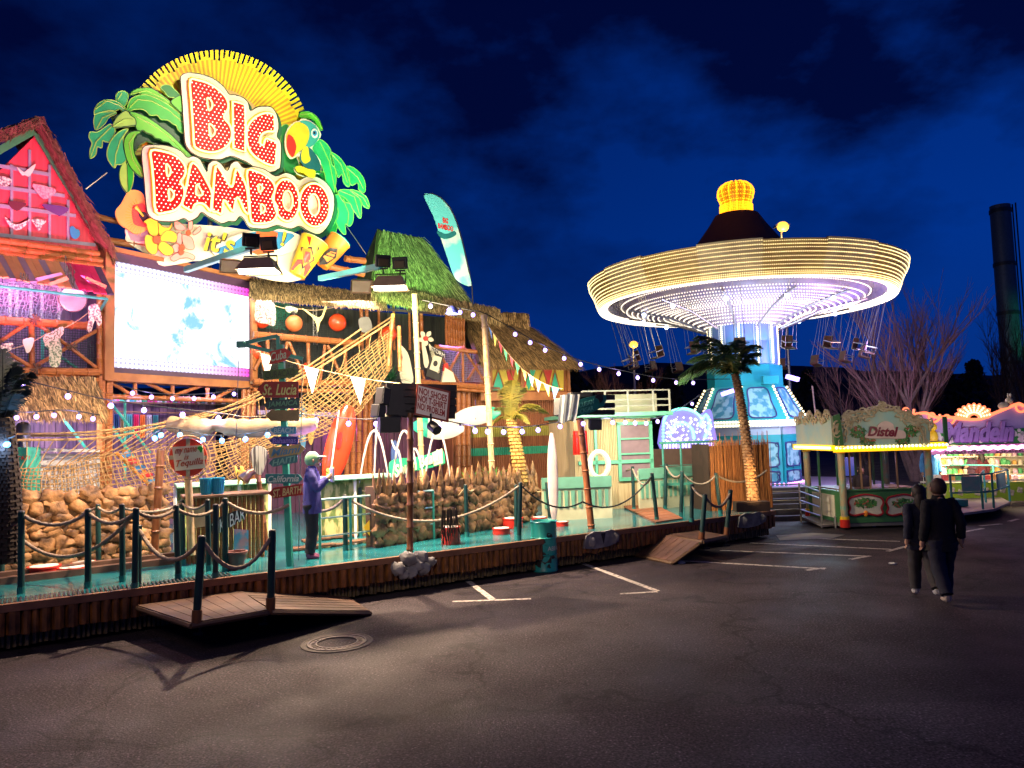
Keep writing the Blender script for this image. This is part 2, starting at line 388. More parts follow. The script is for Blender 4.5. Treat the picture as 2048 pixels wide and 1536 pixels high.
# ================================================================ GROUND
def asphalt():
    M = bpy.data.materials.new('asphalt'); M.use_nodes = True; t = M.node_tree; b = t.nodes['Principled BSDF']; b.inputs['Specular IOR Level'].default_value = .22
    tc = N(t, 'ShaderNodeTexCoord')
    n1 = N(t, 'ShaderNodeTexNoise'); n1.inputs['Scale'].default_value = .45; n1.inputs['Detail'].default_value = 5; lk(t, tc, 'Object', n1, 'Vector')
    n2 = N(t, 'ShaderNodeTexNoise'); n2.inputs['Scale'].default_value = 42; n2.inputs['Detail'].default_value = 3; lk(t, tc, 'Object', n2, 'Vector')
    n4 = N(t, 'ShaderNodeTexVoronoi'); n4.inputs['Scale'].default_value = 55; lk(t, tc, 'Object', n4, 'Vector')
    r1 = N(t, 'ShaderNodeValToRGB'); r1.color_ramp.elements[0].color = (.026, .020, .027, 1); r1.color_ramp.elements[1].color = (.048, .038, .047, 1)
    r1.color_ramp.elements[0].position = .35; r1.color_ramp.elements[1].position = .66; lk(t, n1, 'Fac', r1, 0)
    r2 = N(t, 'ShaderNodeValToRGB'); r2.color_ramp.elements[0].color = (.35, .35, .35, 1); r2.color_ramp.elements[1].color = (2.1, 2.0, 1.95, 1)
    r2.color_ramp.elements[0].position = .40; r2.color_ramp.elements[1].position = .64; lk(t, n2, 'Fac', r2, 0)
    mx = N(t, 'ShaderNodeMix', data_type='RGBA', blend_type='MULTIPLY'); mx.inputs[0].default_value = .9
    t.links.new(r1.outputs[0], mx.inputs[6]); t.links.new(r2.outputs[0], mx.inputs[7])
    vc = N(t, 'ShaderNodeTexVoronoi', feature='DISTANCE_TO_EDGE'); vc.inputs['Scale'].default_value = .22
    nw = N(t, 'ShaderNodeTexNoise'); nw.inputs['Scale'].default_value = 1.3; nw.inputs['Detail'].default_value = 6; lk(t, tc, 'Object', nw, 'Vector')
    va = N(t, 'ShaderNodeVectorMath', operation='ADD'); lk(t, tc, 'Object', va, 0); sc_ = N(t, 'ShaderNodeVectorMath', operation='SCALE'); sc_.inputs['Scale'].default_value = 1.6; lk(t, nw, 'Color', sc_, 0); lk(t, sc_, 0, va, 1); lk(t, va, 0, vc, 'Vector')
    rk = N(t, 'ShaderNodeMapRange'); rk.inputs['From Max'].default_value = .012; rk.inputs['To Min'].default_value = .35; rk.inputs['To Max'].default_value = 1; lk(t, vc, 'Distance', rk, 'Value')
    vs_ = N(t, 'ShaderNodeTexVoronoi'); vs_.inputs['Scale'].default_value = 1.9; lk(t, va, 0, vs_, 'Vector'); rs_ = N(t, 'ShaderNodeMapRange'); rs_.inputs['From Min'].default_value = .10; rs_.inputs['From Max'].default_value = .16; rs_.inputs['To Min'].default_value = .62; rs_.inputs['To Max'].default_value = 1; lk(t, vs_, 'Distance', rs_, 'Value')
    m0 = N(t, 'ShaderNodeMath', operation='MULTIPLY'); lk(t, rk, 0, m0, 0); lk(t, rs_, 0, m0, 1)
    vf = N(t, 'ShaderNodeTexVoronoi'); vf.inputs['Scale'].default_value = 24; lk(t, tc, 'Object', vf, 'Vector'); rf = N(t, 'ShaderNodeMapRange'); rf.inputs['From Min'].default_value = .12; rf.inputs['From Max'].default_value = .30; rf.inputs['To Min'].default_value = 2.4; rf.inputs['To Max'].default_value = .9; lk(t, vf, 'Distance', rf, 'Value')
    mk = N(t, 'ShaderNodeMath', operation='MULTIPLY'); lk(t, m0, 0, mk, 0); lk(t, rf, 0, mk, 1)
    m3 = N(t, 'ShaderNodeMix', data_type='RGBA', blend_type='MULTIPLY'); m3.inputs[0].default_value = 1; t.links.new(mx.outputs[2], m3.inputs[6]); t.links.new(mk.outputs[0], m3.inputs[7]); t.links.new(m3.outputs[2], b.inputs['Base Color'])
    n3 = N(t, 'ShaderNodeTexNoise'); n3.inputs['Scale'].default_value = .8; n3.inputs['Detail'].default_value = 4; lk(t, tc, 'Object', n3, 'Vector')
    r3 = N(t, 'ShaderNodeMapRange'); r3.inputs['From Min'].default_value = .35; r3.inputs['From Max'].default_value = .65; r3.inputs['To Min'].default_value = .58; r3.inputs['To Max'].default_value = .8
    lk(t, n3, 'Fac', r3, 'Value'); t.links.new(r3.outputs[0], b.inputs['Roughness'])
    bp = N(t, 'ShaderNodeBump'); bp.inputs['Strength'].default_value = .3; bp.inputs['Distance'].default_value = .012
    lk(t, n4, 'Distance', bp, 'Height'); lk(t, bp, 0, b, 'Normal'); return M
m_asph = asphalt()
mb = MB(); mb.poly([(-600, -60, 0), (600, -60, 0), (600, 900, 0), (-600, 900, 0)])
struct(mb.build('ground', m_asph, loc=(0, 0, 0)))
m_line = mat('road_paint', (.52, .46, .43), .7, col2=(.09, .08, .08), scale=14, bump=.1, contrast=(.36, .5))
m_conc = mat('pale_concrete', (.35, .32, .29), .8, var=.3, scale=3, bump=.1)
mb = MB()
def stripe(x0, y0, x1, y1, wd=.11, z=.004):
    a = gp(x0, y0); b = gp(x1, y1); d = (b-a).normalized(); s_ = V((-d.y, d.x, 0))*wd/2
    mb.poly([a-s_+V((0, 0, z)), b-s_+V((0, 0, z)), b+s_+V((0, 0, z)), a+s_+V((0, 0, z))])
for q in ((930, 1158, 985, 1199), (905, 1203.5, 1062, 1198, .08, .0045), (1165, 1127, 1315, 1182.5), (1240, 1188, 1315, 1184, .08, .0045), (1350, 1121, 1650, 1138), (1612, 1141, 1650, 1136, .1, .0045),
          (1440, 1101, 1741, 1113), (1700, 1119, 1740, 1112, .1, .0045), (1500, 1086, 1783, 1099), (1775, 1103, 1812, 1093, .1, .0045), (1590, 1076, 1800, 1083), (1905, 1068, 1966, 1057), (1960, 1052, 2003, 1048), (2018, 1043, 2036, 1038)):
    stripe(*q)
struct(mb.build('parking_lines', m_line, smooth=False))
mb = MB(); P = [gp(x, y)+V((0, 0, .006)) for x, y in ((1552, 1071), (1625, 1066), (1690, 1070), (1665, 1077), (1560, 1081))]; mb.poly(P)
struct(mb.build('concrete_patch', m_conc))
# manhole
c = gp(674, 1286); t_ = thing('manhole_cover', 'round cast iron manhole cover with two rings set in the asphalt', 'manhole cover', c)
mb = MB(); mb.lathe([(.25, .004), (.252, .016), (.272, .016), (.274, .005), (.355, .005), (.357, .016), (.375, .016), (.377, .003)], c, 40)
for k in range(28):
    a = 2*pi*k/28; mb.box(c+V((.30*cos(a), .30*sin(a), .010)), (.045, .025, .006), rz=a)
m_iron = mat('cast_iron', (.20, .17, .16), .5, metal=.4, var=.4, scale=9, bump=.1)
mb.build('cover', m_iron, t_)
mb = MB(); mb.lathe([(.385, .003), (.387, .007), (.43, .007), (.432, .012), (.455, .012), (.46, .003)], c, 40); mb.build('frame_ring', mat('ring_concrete', (.14, .12, .11), .8, var=.4, bump=.2), t_)
mb = MB(); mb.poly([gp(x, y, .004) for x, y in ((-300, 1520), (200, 1500), (480, 1478), (800, 1450), (1100, 1428), (1500, 1412), (2100, 1400), (2400, 1700), (-300, 1800))])
m_old = m_asph.copy(); m_old.name = 'old_asphalt'
for n_ in m_old.node_tree.nodes:
    if n_.type == 'VALTORGB' and n_.color_ramp.elements[0].color[0] < .1: n_.color_ramp.elements[0].color = (.036, .028, .037, 1); n_.color_ramp.elements[1].color = (.066, .054, .064, 1)
struct(mb.build('old_asphalt_strip', m_old, loc=(0, 0, 0)))
for x, y, lb in ((1786, 1129, 'crumpled white paper scrap on the asphalt near the walkers'), (1362, 1127, 'tiny white paper scrap by the parking line near the right ramp')):
    p = gp(x, y); mb = MB(); mb.ball(p+V((0, 0, .02)), .06, 1.4, .8, .35, 8, 5, jit=.8, jf=5); tag(mb.build('paper_scrap', m_white, smooth=False), lb, 'litter')

# ================================================================ DECK
DZ = .62
FA = gp(0, 1309); FB = gp(1530, 1077); fd = (FB-FA).normalized(); FANG = math.degrees(atan2(fd.x, fd.y))
FP = PL(FA.x, FA.y, FANG)         # front plane of the deck
uend = FP.uv(1545, 1050)[0]
LP = plane_at(229, 16.0, 28)      # left wing with the video screen
c0 = LP.hit(503, 760); RP = PL(c0.x, c0.y, 55)   # right wing
t_ = thing('fun_house_deck', 'long raised teal deck clad in bamboo along the front of the fun house', 'deck', FP.w(uend/2, 0, 0))
a = FP.w(-3.5, DZ); b = FP.w(uend, DZ); cc = b+V((2.0, 10, 0)); dd = V((-16, 30, DZ)); ee = V((-16, 8, DZ))
mb = MB(); mb.slab([p-V((0, 0, .10)) for p in (a, b, cc, dd, ee)], V((0, 0, .10))); mb.build('deck_floor', m_deck, t_, smooth=False)
mb = MB(); mb.box(FP.w(uend/2-1.75, DZ-.035, .035), (uend+3.6, .10, .10), rz=pi/2-radians(FANG)); mb.build('edge_board', mat('edge_board', (.22, .10, .05), .5, var=.4, bump=.1), t_)
mb = MB(); u = -3.4; rnd = random.Random(3)
while u < uend:
    r_ = rnd.uniform(.042, .082); z0 = .24+rnd.uniform(-.02, .02); p = FP.w(u+r_, 0, .02)
    mb.tube([p+V((0, 0, z0)), p+V((0, 0, .40+rnd.uniform(-.05, .05))), p+V((0, 0, DZ-.09))], [r_, r_*1.03, r_*.98], 8); u += 2*r_+.002
mb.build('bamboo_cladding', m_skirt, t_)
mb = MB(); u = -3.4
while u < uend-.1:
    r_ = rnd.uniform(.022, .04); p = FP.w(u+r_, 0, -.10)
    mb.tube([p+V((0, 0, .04+rnd.uniform(0, .03))), p+V((0, 0, .245))], r_, 6); u += 2*r_+.008
mb.build('lower_cladding', m_skirt2, t_)
mb = MB(); mb.slab([FP.w(-3.4, .05, -.16), FP.w(uend, .05, -.16), FP.w(uend, .05, -6), FP.w(-3.4, .05, -6)], V((0, 0, .45))); mb.build('underframe', m_dark, t_)
mb = MB(); mb.box(FP.w(uend-.35, .11, -.5), (.5, .22, .5)); mb.box(FP.w(4, .05, -.5), (.5, .1, .5)); mb.each('foot_block', m_black, t_)
# walkway grating along the front left, teal front sheet
m_grate = mat('steel_grating', (.10, .11, .12), .4, metal=.7, var=.3, bump=.1)
mb = MB(); u = -3.2
while u < 2.9:
    mb.box(FP.w(u, DZ+.012, -.2), (.022, .34, .02), rz=pi/2-radians(FANG)); u += .055
mb.build('grating', m_grate, t_)
# side raised timber kerb behind the first lane
mb = MB(); A = gp(-60, 1178, DZ); B = gp(470, 1113, DZ)
dv = (B-A); nn = V((-dv.y, dv.x, 0)).normalized()*.16
mb.slab([A, B, B+nn, A+nn], V((0, 0, .10))); mb.slab([A+nn*2+V((0,0,.02)), B+nn*2+V((0,0,.02)), B+nn*3+V((0,0,.02)), A+nn*3+V((0,0,.02))], V((0, 0, .12)))
mb.build('kerb_rail', mat('kerb_rail', (.16, .09, .07), .4, var=.4, bump=.05), t_)
# planks field in the middle of the deck
mb = MB(); rnd = random.Random(5)
for row in range(3):
    for k in range(9):
        c = gp(600+k*26+row*20, 1098-k*3-row*17, DZ+.02); mb.box(c+V((0, 0, rnd.uniform(0, .03))), (.30, .26, .035), rz=rnd.uniform(-.15, .15)+.35)
mb.each('loose_plank', m_wood, t_)

# skirt rock reliefs
m_rock = mat('grey_rock', (.30, .29, .30), .8, col2=(.10, .095, .11), scale=4, bump=.5)
for i, (x0, x1, yc, lab) in enumerate(((785, 872, 1136, 'cluster of grey fake rocks on the deck skirt under the brown pole'), (1166, 1238, 1083, 'flat grey rock panel with dark V on the deck skirt right of the barrel'), (1474, 1530, 1043, 'grey rock panel on the deck skirt under the reed fence'))):
    ua, vc = FP.uv(x0, yc, .1); ub, _ = FP.uv(x1, yc, .1); mb = MB()
    if i == 0:
        for du, dv_, rr in ((.1, -.02, .13), (.34, .12, .15), (.38, -.1, .13), (.62, .13, .13), (.66, -.06, .14), (.86, .02, .10), (.5, .0, .15), (.22, -.12, .1)):
            mb.ball(FP.w(ua+(ub-ua)*du, max(.12, vc+dv_), .12), rr, 1, .55, .85, 14, 10, jit=.35)
    else:
        L = ub-ua; pts = [(0, .1), (.08, .8), (.3, 1), (.55, .92), (.8, 1), (1, .7), (.98, .25), (.7, .05), (.3, 0)]
        P = [FP.w(ua+L*p, vc-.17+.34*q, .075) for p, q in pts]; mb.slab(P, FP.n*.05)
        for p, q, rr in ((.18, .45, .12), (.82, .5, .13)): mb.ball(FP.w(ua+L*p, vc-.17+.34*q, .11), rr, 1, .3, .9, 14, 8, jit=.3)
        if i == 1: mb.k = 1; mb.slab([FP.w(ua+L*.47, vc+.12, .128), FP.w(ua+L*.60, vc+.12, .128), FP.w(ua+L*.54, vc-.1, .128)], FP.n*.004)
    tag(mb.build('fake_rock', [m_rock, m_black]), lab, 'fake rock', 'rock reliefs on the deck skirt')

# ================================================================ RAMPS
def quad_th(mb, P, th): mb.slab([V(p)-V((0, 0, th)) for p in P], V((0, 0, th)))
def ramp(name_lab, land, slope, zl, feet, grp='boarding ramps of the deck'):
    L = [gp(x, y, zl) for x, y in land]; c = (L[0]+L[2])/2
    t_ = thing('boarding_ramp', name_lab, 'ramp', (c.x, c.y, 0), grp)
    for nm, P in (('landing', L), ('slope', [gp(slope[0][0], slope[0][1], zl-.004), gp(*slope[1], .07), gp(*slope[2], .07), gp(slope[3][0], slope[3][1], zl-.004)])):
        mb = MB(); quad_th(mb, P, .055)
        n = 7
        for i in range(1, n):           # plank joints as thin proud battens
            a = P[0]+(P[3]-P[0])*i/n; b = P[1]+(P[2]-P[1])*i/n
            mb.tube([a+V((0, 0, .001)), b+V((0, 0, .001))], .004, 4)
        mb.build(nm, m_ramp, t_, smooth=False)
        mb = MB()
        for i in range(4): mb.tube([P[i]-V((0, 0, .045)), P[(i+1) % 4]-V((0, 0, .045))], .035, 6)
        mb.build('edge_frame', mat('ramp_edge', (.10, .055, .03), .5, bump=.1), t_)
    for x, y in feet:
        p = gp(x, y, 0); mb = MB(); mb.cyl(p+V((0, 0, .03)), p+V((0, 0, zl-.05)), .02, 8); mb.box(p+V((0, 0, .02)), (.14, .14, .04)); mb.cyl(p+V((0, 0, .1)), p+V((0, 0, .16)), .04, 10)
        mb.build('leg', m_black, t_)
ramp('brown plank boarding ramp with landing at the left end of the deck', ((275, 1210), (383, 1245), (535, 1219), (481, 1180)), ((481, 1181), (688, 1189), (740, 1221), (542, 1218)), .42, ((400, 1268), (530, 1248)))
ramp('brown boarding ramp with torn edge in front of the reed fence end', ((1311, 1064), (1405, 1080), (1454, 1070), (1366, 1056)), ((1311, 1065), (1257, 1104), (1345, 1122), (1398, 1084)), .42, ((1412, 1098), (1452, 1092)))

# ================================================================ POSTS AND ROPES
POSTS = {}
def make_post(h, r=.045):
    t_ = thing('rope_post', '', 'post'); mb = MB(); mb.tube([V((0, 0, 0)), V((0, 0, h*.5)), V((0, 0, h))], [r, r*.98, r*.95], 10); mb.build('shaft', m_post, t_)
    mb = MB(); mb.tube([V((0, 0, 0)), V((0, 0, .09))], r*1.15, 10); mb.build('foot_sleeve', m_teal, t_)
    mb = MB(); mb.ball((0, 0, h), r*.95, 1, 1, .5, 10, 6); mb.build('cap', m_black, t_); return t_
def post(key, xt, yt, xb, yb, z, lab, grp, r=.045, base=None):
    p = gp(xb, yb, z); q = at(xt, yt, p.y); h = (q-p).length
    t_ = make_post(h, r); t_.location = p
    ax = (q-p).normalized(); t_.rotation_euler = V((0, 0, 1)).rotation_difference(ax).to_euler()
    t_['label'] = lab; t_['group'] = grp; POSTS[key] = (p, q)
    return t_
front = [(2, 1030, 3, 1158), (43, 1024, 42, 1187), (176, 1020, 176, 1176), (272, 1018, 270, 1178), (352, 1012, 357, 1159), (450, 998, 451, 1142), (690, 991, 691, 1100), (1041, 966, 1038, 1080)]
names = ['dark teal post cut by the left picture edge, front rope row', 'dark teal post second in the front rope row, left of the small red tubs', 'dark teal post of the front rope row standing before the stone wall', 'dark teal post at the left end of the front ramp landing', 'dark teal post of the front row behind the ramp landing', 'dark teal post of the front row by the bar front', 'dark teal post of the front row right of the standing man', 'lilac lit post of the front row just left of the barrel']
for i, q in enumerate(front): post('f%d' % i, *q, DZ, names[i], 'posts of the front rope row')
back = [(55, 1016, 55, 1108), (196, 1010, 197, 1135), (244, 1010, 245, 1163), (364, 1002, 366, 1130), (415, 1000, 418, 1142), (431, 1010, 431, 1157), (668, 980, 668, 1046), (720, 976, 721, 1073), (881, 972, 881, 1060), (931, 970, 934, 1073), (951, 969, 951, 1062), (1010, 966, 1010, 1050), (1032, 970, 1032, 1062), (1059, 962, 1060, 1040), (1093, 966, 1100, 1042)]
for i, q in enumerate(back): post('b%d' % i, *q, DZ, 'dark teal post standing %s from the left in the second rope row' % ORD[i], 'posts of the second rope row', r=.042)
right = [(1224, 918, 1225, 1003), (1265, 934, 1268, 1022), (1284, 916, 1286, 1000), (1304, 947, 1314, 1042), (1332, 929, 1330, 1018), (1364, 943, 1362, 1032), (1384, 970, 1383, 1044), (1432, 947, 1441, 1028)]
for i, q in enumerate(right): post('r%d' % i, *q, DZ, 'green teal post %s from the left around the small wooden gangway' % ORD[i], 'posts around the gangway', r=.045)
rp = [('q0', 277, 1052, 275, 1197, .44, 'slanted dark post at the back corner of the left ramp'), ('q1', 404, 1074, 393, 1242, .42, 'slanted dark post at the front corner of the left ramp'), ('q2', 545, 1062, 541, 1216, .42, 'dark post where the left ramp starts to slope'), ('q3', 1410, 990, 1403, 1078, .42, 'dark teal post at the front corner of the right ramp'), ('q4', 1461, 981, 1453, 1068, .42, 'dark teal post at the far corner of the right ramp')]
for k, xt, yt, xb, yb, z, lab in rp:
    o = post(k, xt, yt, xb, yb, z, lab, 'posts on the ramps', r=.05)
    mb = MB(); mb.tube([V((0, 0, -.06)), V((0, 0, .14))], .062, 10); s_ = mb.build('wooden_socket', m_bambood, loc=(0, 0, 0)); s_.parent = o
NR = [0]
def rope(a, b, d, lab, mt=None, r=.026):
    A = POSTS[a][1] if isinstance(a, str) else V(a); B = POSTS[b][1] if isinstance(b, str) else V(b)
    A = A-V((0, 0, .035)); B = B-V((0, 0, .035)); mb = MB(); n = max(24, int((A-B).length/.035)); n = min(n, 90)
    mb.tube(sag(A, B, d, n), r, 9, twist=75); NR[0] += 1
    o = mb.build('rope', mt or m_rope); tag(o, lab, 'rope', 'fence ropes'); return o
FN = ['left edge post', 'second front post', 'front post before the stone wall', 'front post at the left ramp', 'front post behind the ramp', 'front post by the bar', 'front post right of the man', 'lilac post left of the barrel']
for i in range(7):
    if i in (5,): rope('f5', at(578, 1005, POSTS['f5'][1].y+.2), .16, 'grey rope from the bar front post to the teal signpost'); continue
    if i == 6: rope('f6', 'f7', .55, 'long rope sagging behind the tall dark pole to the lilac post', r=.022); continue
    rope('f%d' % i, 'f%d' % (i+1), .16 if i != 3 else .1, 'grey rope from %s to %s' % (FN[i], FN[i+1]))
rope('f0', 'f3', .62, 'lowest long grey rope hanging from the left edge post to the ramp post')
rope(at(606, 1001, POSTS['f6'][1].y), 'f6', .2, 'rope from the signpost to the post right of the man')
BP = [(0, 1, .15), (1, 2, .08), (2, 3, .1), (3, 4, .1), (6, 7, .12), (8, 9, .22), (9, 10, .1), (10, 11, .16), (11, 13, .12), (7, 8, .2), (13, 14, .2)]
for i, j, d in BP: rope('b%d' % i, 'b%d' % j, d, 'rope of the second row from its %s post to its %s post' % (ORD[i], ORD[j]), m_ropel if i > 5 else m_rope, r=.019)
for i, j, d in ((0, 1, .14), (1, 3, .3), (2, 4, .2), (4, 5, .18), (5, 7, .24)): rope('r%d' % i, 'r%d' % j, d, 'rope at the gangway from its %s post to its %s post' % (ORD[i], ORD[j]), m_rope, r=.022)
rope('q0', 'q1', .34, 'pale grey rope sagging across the left ramp landing')
rope('q1', 'q2', .40, 'grey rope hanging along the front edge of the left ramp landing')
rope('q3', 'q4', .25, 'rope sagging between the two posts of the right ramp')
rope('r6', 'q3', .06, 'short rope from the sixth gangway post down to the right ramp', r=.02)
rope('r7', at(1533, 938, 18.4), .22, 'rope from the slanted gangway post across to the reed fence end', r=.022)
rope('f7', at(1165, 1000, 15.3), .25, 'black rope from the lilac post to the brown leaning pole', m_black, r=.016)
rope(at(1165, 1000, 15.3), 'r3', .35, 'black rope from the brown leaning pole up to the gangway post', m_black, r=.016)
# frayed dark rope bundle hanging from the middle of the long rope
mb = MB(); c = at(899, 1022, 12.9); rnd = random.Random(8)
for k in range(34):
    x = rnd.uniform(-.14, .14); L = rnd.uniform(.25, .62); mb.tube([c+V((x*.9, x*.5, rnd.uniform(0, .05))), c+V((x*1.05, x*.5, -L*.5)), c+V((x+rnd.uniform(-.05, .05), x*.5, -L))], .007, 4)
tag(mb.build('frayed_rope', mat('dark_rope', (.05, .035, .03), .9)), 'dark frayed rope tangle hanging over the red tub', 'rope')

# ================================================================ BARREL
c = gp(1090, 1141); t_ = thing('oil_drum', 'dented teal steel drum used as litter bin on the asphalt', 'drum', c)
h = topz(1087, 1040, c.y); rr = .245
m_drum = mat('drum_teal', (.02, .30, .27), .35, col2=(.01, .12, .11), scale=5, bump=.1, contrast=(.30, .42))
prof = [(0, 0), (rr, 0), (rr+.012, .02), (rr, .04), (rr, h*.32), (rr+.014, h*.335), (rr, h*.35), (rr, h*.65), (rr+.014, h*.665), (rr, h*.68), (rr, h-.05), (rr+.014, h-.03), (rr, h-.01), (rr-.01, h-.03), (rr-.012, h*.5), (0, h*.5)]
mb = MB(); mb.lathe(prof, c, 36); mb.build('drum_shell', m_drum, t_)
rnd = random.Random(4); mb = MB()
for a0, z0, s_ in ((-1.75, .62, .09), (-1.1, .72, .07), (-1.55, .25, .12), (-1.9, .35, .1), (-.9, .3, .06), (-2.1, .18, .09), (-1.3, .12, .05)):
    pts = []
    for k in range(11):
        th = 2*pi*k/11; q = s_*rnd.uniform(.5, 1.2); an = a0+q*cos(th)/rr; zz = z0*h+q*.9*sin(th); pts.append(c+V(((rr+.004)*cos(an), (rr+.004)*sin(an), zz)))
    mb.poly(pts)
mb.build('paint_damage', m_black, t_, smooth=False)
mb = MB(); mb.tube([c+V(((rr+.01)*cos(a/20*2*pi), (rr+.01)*sin(a/20*2*pi), h-.02+.012*sin(a*2.3))) for a in range(20)], .014, 6, closed=True); mb.build('bin_liner', mat('bin_liner', (.03, .25, .28), .25), t_)
# curved lettering
cu = bpy.data.curves.new('f', 'FONT'); cu.body = 'ABFALL'; cu.extrude = .02; cu.offset = .01; to = bpy.data.objects.new('tmp', cu); me = bpy.data.meshes.new_from_object(to); bpy.data.objects.remove(to)
for v_ in me.vertices:
    x, y, z = v_.co; an = -1.35+x*.115/rr*1.0; v_.co = c+V(((rr+.006+z*.1)*cos(an), (rr+.006+z*.1)*sin(an), h*.42+y*.115))
finish(me, 'lettering', mat('letter_white', (.5, .55, .52), .6), t_)

# ================================================================ tubs on the deck
def tub(px, py, wpx, hpx, lab, bright=False):
    c = gp(px, py, DZ); r_ = wpx/2/FOC*c.y; h = hpx/FOC*c.y*1.0
    t_ = thing('red_tub', lab, 'tub', c, 'red tubs standing on the deck'); mb = MB(); mb.lathe([(0, 0), (r_*.97, 0), (r_, .02), (r_*.97, h-.03), (r_*1.03, h-.025), (r_*1.03, h), (r_*.9, h), (r_*.88, h-.02), (0, h-.02)], c, 24); mb.build('tub_body', m_red, t_)
    mb = MB(); mb.lathe([(0, h+.004), (r_*.86, h+.004), (r_*.88, h-.01)], c, 24); mb.build('lid', m_white, t_)
for q in ((88, 1152, 58, 20, 'low red tub left of the front post before the stone wall'), (145, 1148, 52, 14, 'flat red tub just right of the front post'), (168, 1136, 46, 12, 'flat red tub farther back by the stone wall'), (902, 1088, 38, 34, 'tall bright red tub under the frayed rope'), (967, 1058, 30, 10, 'small flat red tub left of the two posts'), (1003, 1068, 35, 12, 'flat red tub before the lilac post'), (1026, 1056, 40, 20, 'round red tub behind the lilac post'), (1079, 1046, 30, 12, 'small red tub behind the barrel'), (1124, 1052, 26, 9, 'flat red disc tub right of the barrel')): tub(*q)

# lights: warm deck wash from the two flood lamps etc live with their fixtures further down

# ================================================================ STONE WALLS
m_stone = mat('warm_stone', (.42, .22, .09), .6, col2=(.07, .03, .012), scale=5, bump=.7, contrast=(.36, .62))
m_mortar = mat('stone_mortar', (.08, .045, .025), .9, bump=.4)
def stonewall(A, B, h, lab, n, seed, thick=.3, jag=False):
    rnd = random.Random(seed); A = V(A); B = V(B); d = (B-A); L = d.length; d.normalize(); nn = V((d.y, -d.x, 0))
    t_ = thing('stone_wall', lab, 'wall', (A+B)/2, 'low stone walls on the deck'); mb = MB(); mb.slab([A, B, B-nn*thick, A-nn*thick], V((0, 0, h-.06))); mb.build('wall_core', m_mortar, t_)
    mb = MB(); z = 0; 
    while z < h-.02:
        rh = rnd.uniform(.11, .22); u = rnd.uniform(-.1, 0)
        while u < L:
            w_ = rnd.uniform(.14, .4); hh = rh*rnd.uniform(.85, 1.15)
            tip = jag and z+rh > h-.06
            if tip: hh *= 1.8; w_ *= .62
            p = A+d*(u+w_/2)+V((0, 0, z+hh/2)); mb.ball(p, 1, w_*.57, .06, hh*.60, 12, 8, mx=Matrix.Rotation(atan2(d.y, d.x), 3, 'Z') @ Matrix.Rotation(rnd.uniform(-.5, .5), 3, 'Y'), jit=.55, jf=11)
            if tip: q = mb.v[-108:]; zt = max(v.z for v in q); z0 = min(v.z for v in q); mb.v[-108:] = [V((p.x+(v.x-p.x)*(1-.75*(v.z-z0)/(zt-z0)), p.y+(v.y-p.y)*(1-.75*(v.z-z0)/(zt-z0)), v.z)) for v in q]
            u += w_*.98
        z += rh*.96
    mb.build('stones', m_stone, t_)
stonewall(gp(-20, 1150, DZ), gp(330, 1108, DZ), topz(150, 992, 12.6)-DZ, 'low curved wall of warm lit round stones behind the rope net', 0, 1)
stonewall(gp(752, 1096, DZ), gp(985, 1058, DZ), topz(850, 962, 14.2)-DZ, 'jagged wall of upright pale stones behind the red tubs', 0, 2, jag=True)
stonewall(gp(985, 1058, DZ), gp(1072, 1040, DZ), topz(1030, 965, 15.8)-DZ, 'stone wall end carrying the small yellow lit palm', 0, 3, jag=True)
# ================================================================ LEFT WING (video screen, pink gable)
def bam(pl, p, q, r=.055, off=0.0, mb=None, off2=None): mb.bamboo(pl.hit(p[0], p[1], off), pl.hit(q[0], q[1], off if off2 is None else off2), r)
m_int = mat('purple_planks', (.20, .11, .22), .6, col2=(.06, .03, .08), scale=2, stretch=(7, 7, .5), bump=.1)
m_intd = mat('dark_green_planks', (.06, .07, .06), .7, col2=(.02, .025, .03), scale=2, stretch=(7, 7, .5), bump=.1)
m_beam = mat('beam_orange', (.42, .17, .06), .5, col2=(.25, .09, .03), scale=3, bump=.1)
T = thing('fun_house_left_wing', 'left wing of the tropical fun house with pink gable, bamboo balcony and huge video screen', 'fun house', LP.w(1.5, 0, 0))
# back walls
mb = MB(); mb.slab([LP.w(-7, DZ, -1.6), LP.w(4.0, DZ, -1.6), LP.w(4.0, DZ, -1.8), LP.w(-7, DZ, -1.8)], V((0, 0, 3.2)))
for k in range(46):
    u = -6.8+k*.235; mb.box(LP.w(u, 2.2, -1.59), (.205, .03, 3.1), rz=pi/2-radians(28))
mb.build('ground_floor_wall', m_int, T)
mb = MB(); P = [LP.uv(x, y, -1.0) for x, y in ((-260, 560), (205, 560), (205, 750), (-260, 750))]
mb.box(LP.w(-4.2, 5.2, -1.05), (9.0, .08, 3.2), rz=pi/2-radians(28))
for k in range(30): mb.box(LP.w(-8.4+k*.28, 5.2, -.99), (.22, .05, 3.1), rz=pi/2-radians(28))
mb.build('upper_wall', mat('upper_planks', (.30, .20, .36), .6, col2=(.16, .12, .2), scale=2, stretch=(7, 7, .5), bump=.1), T)
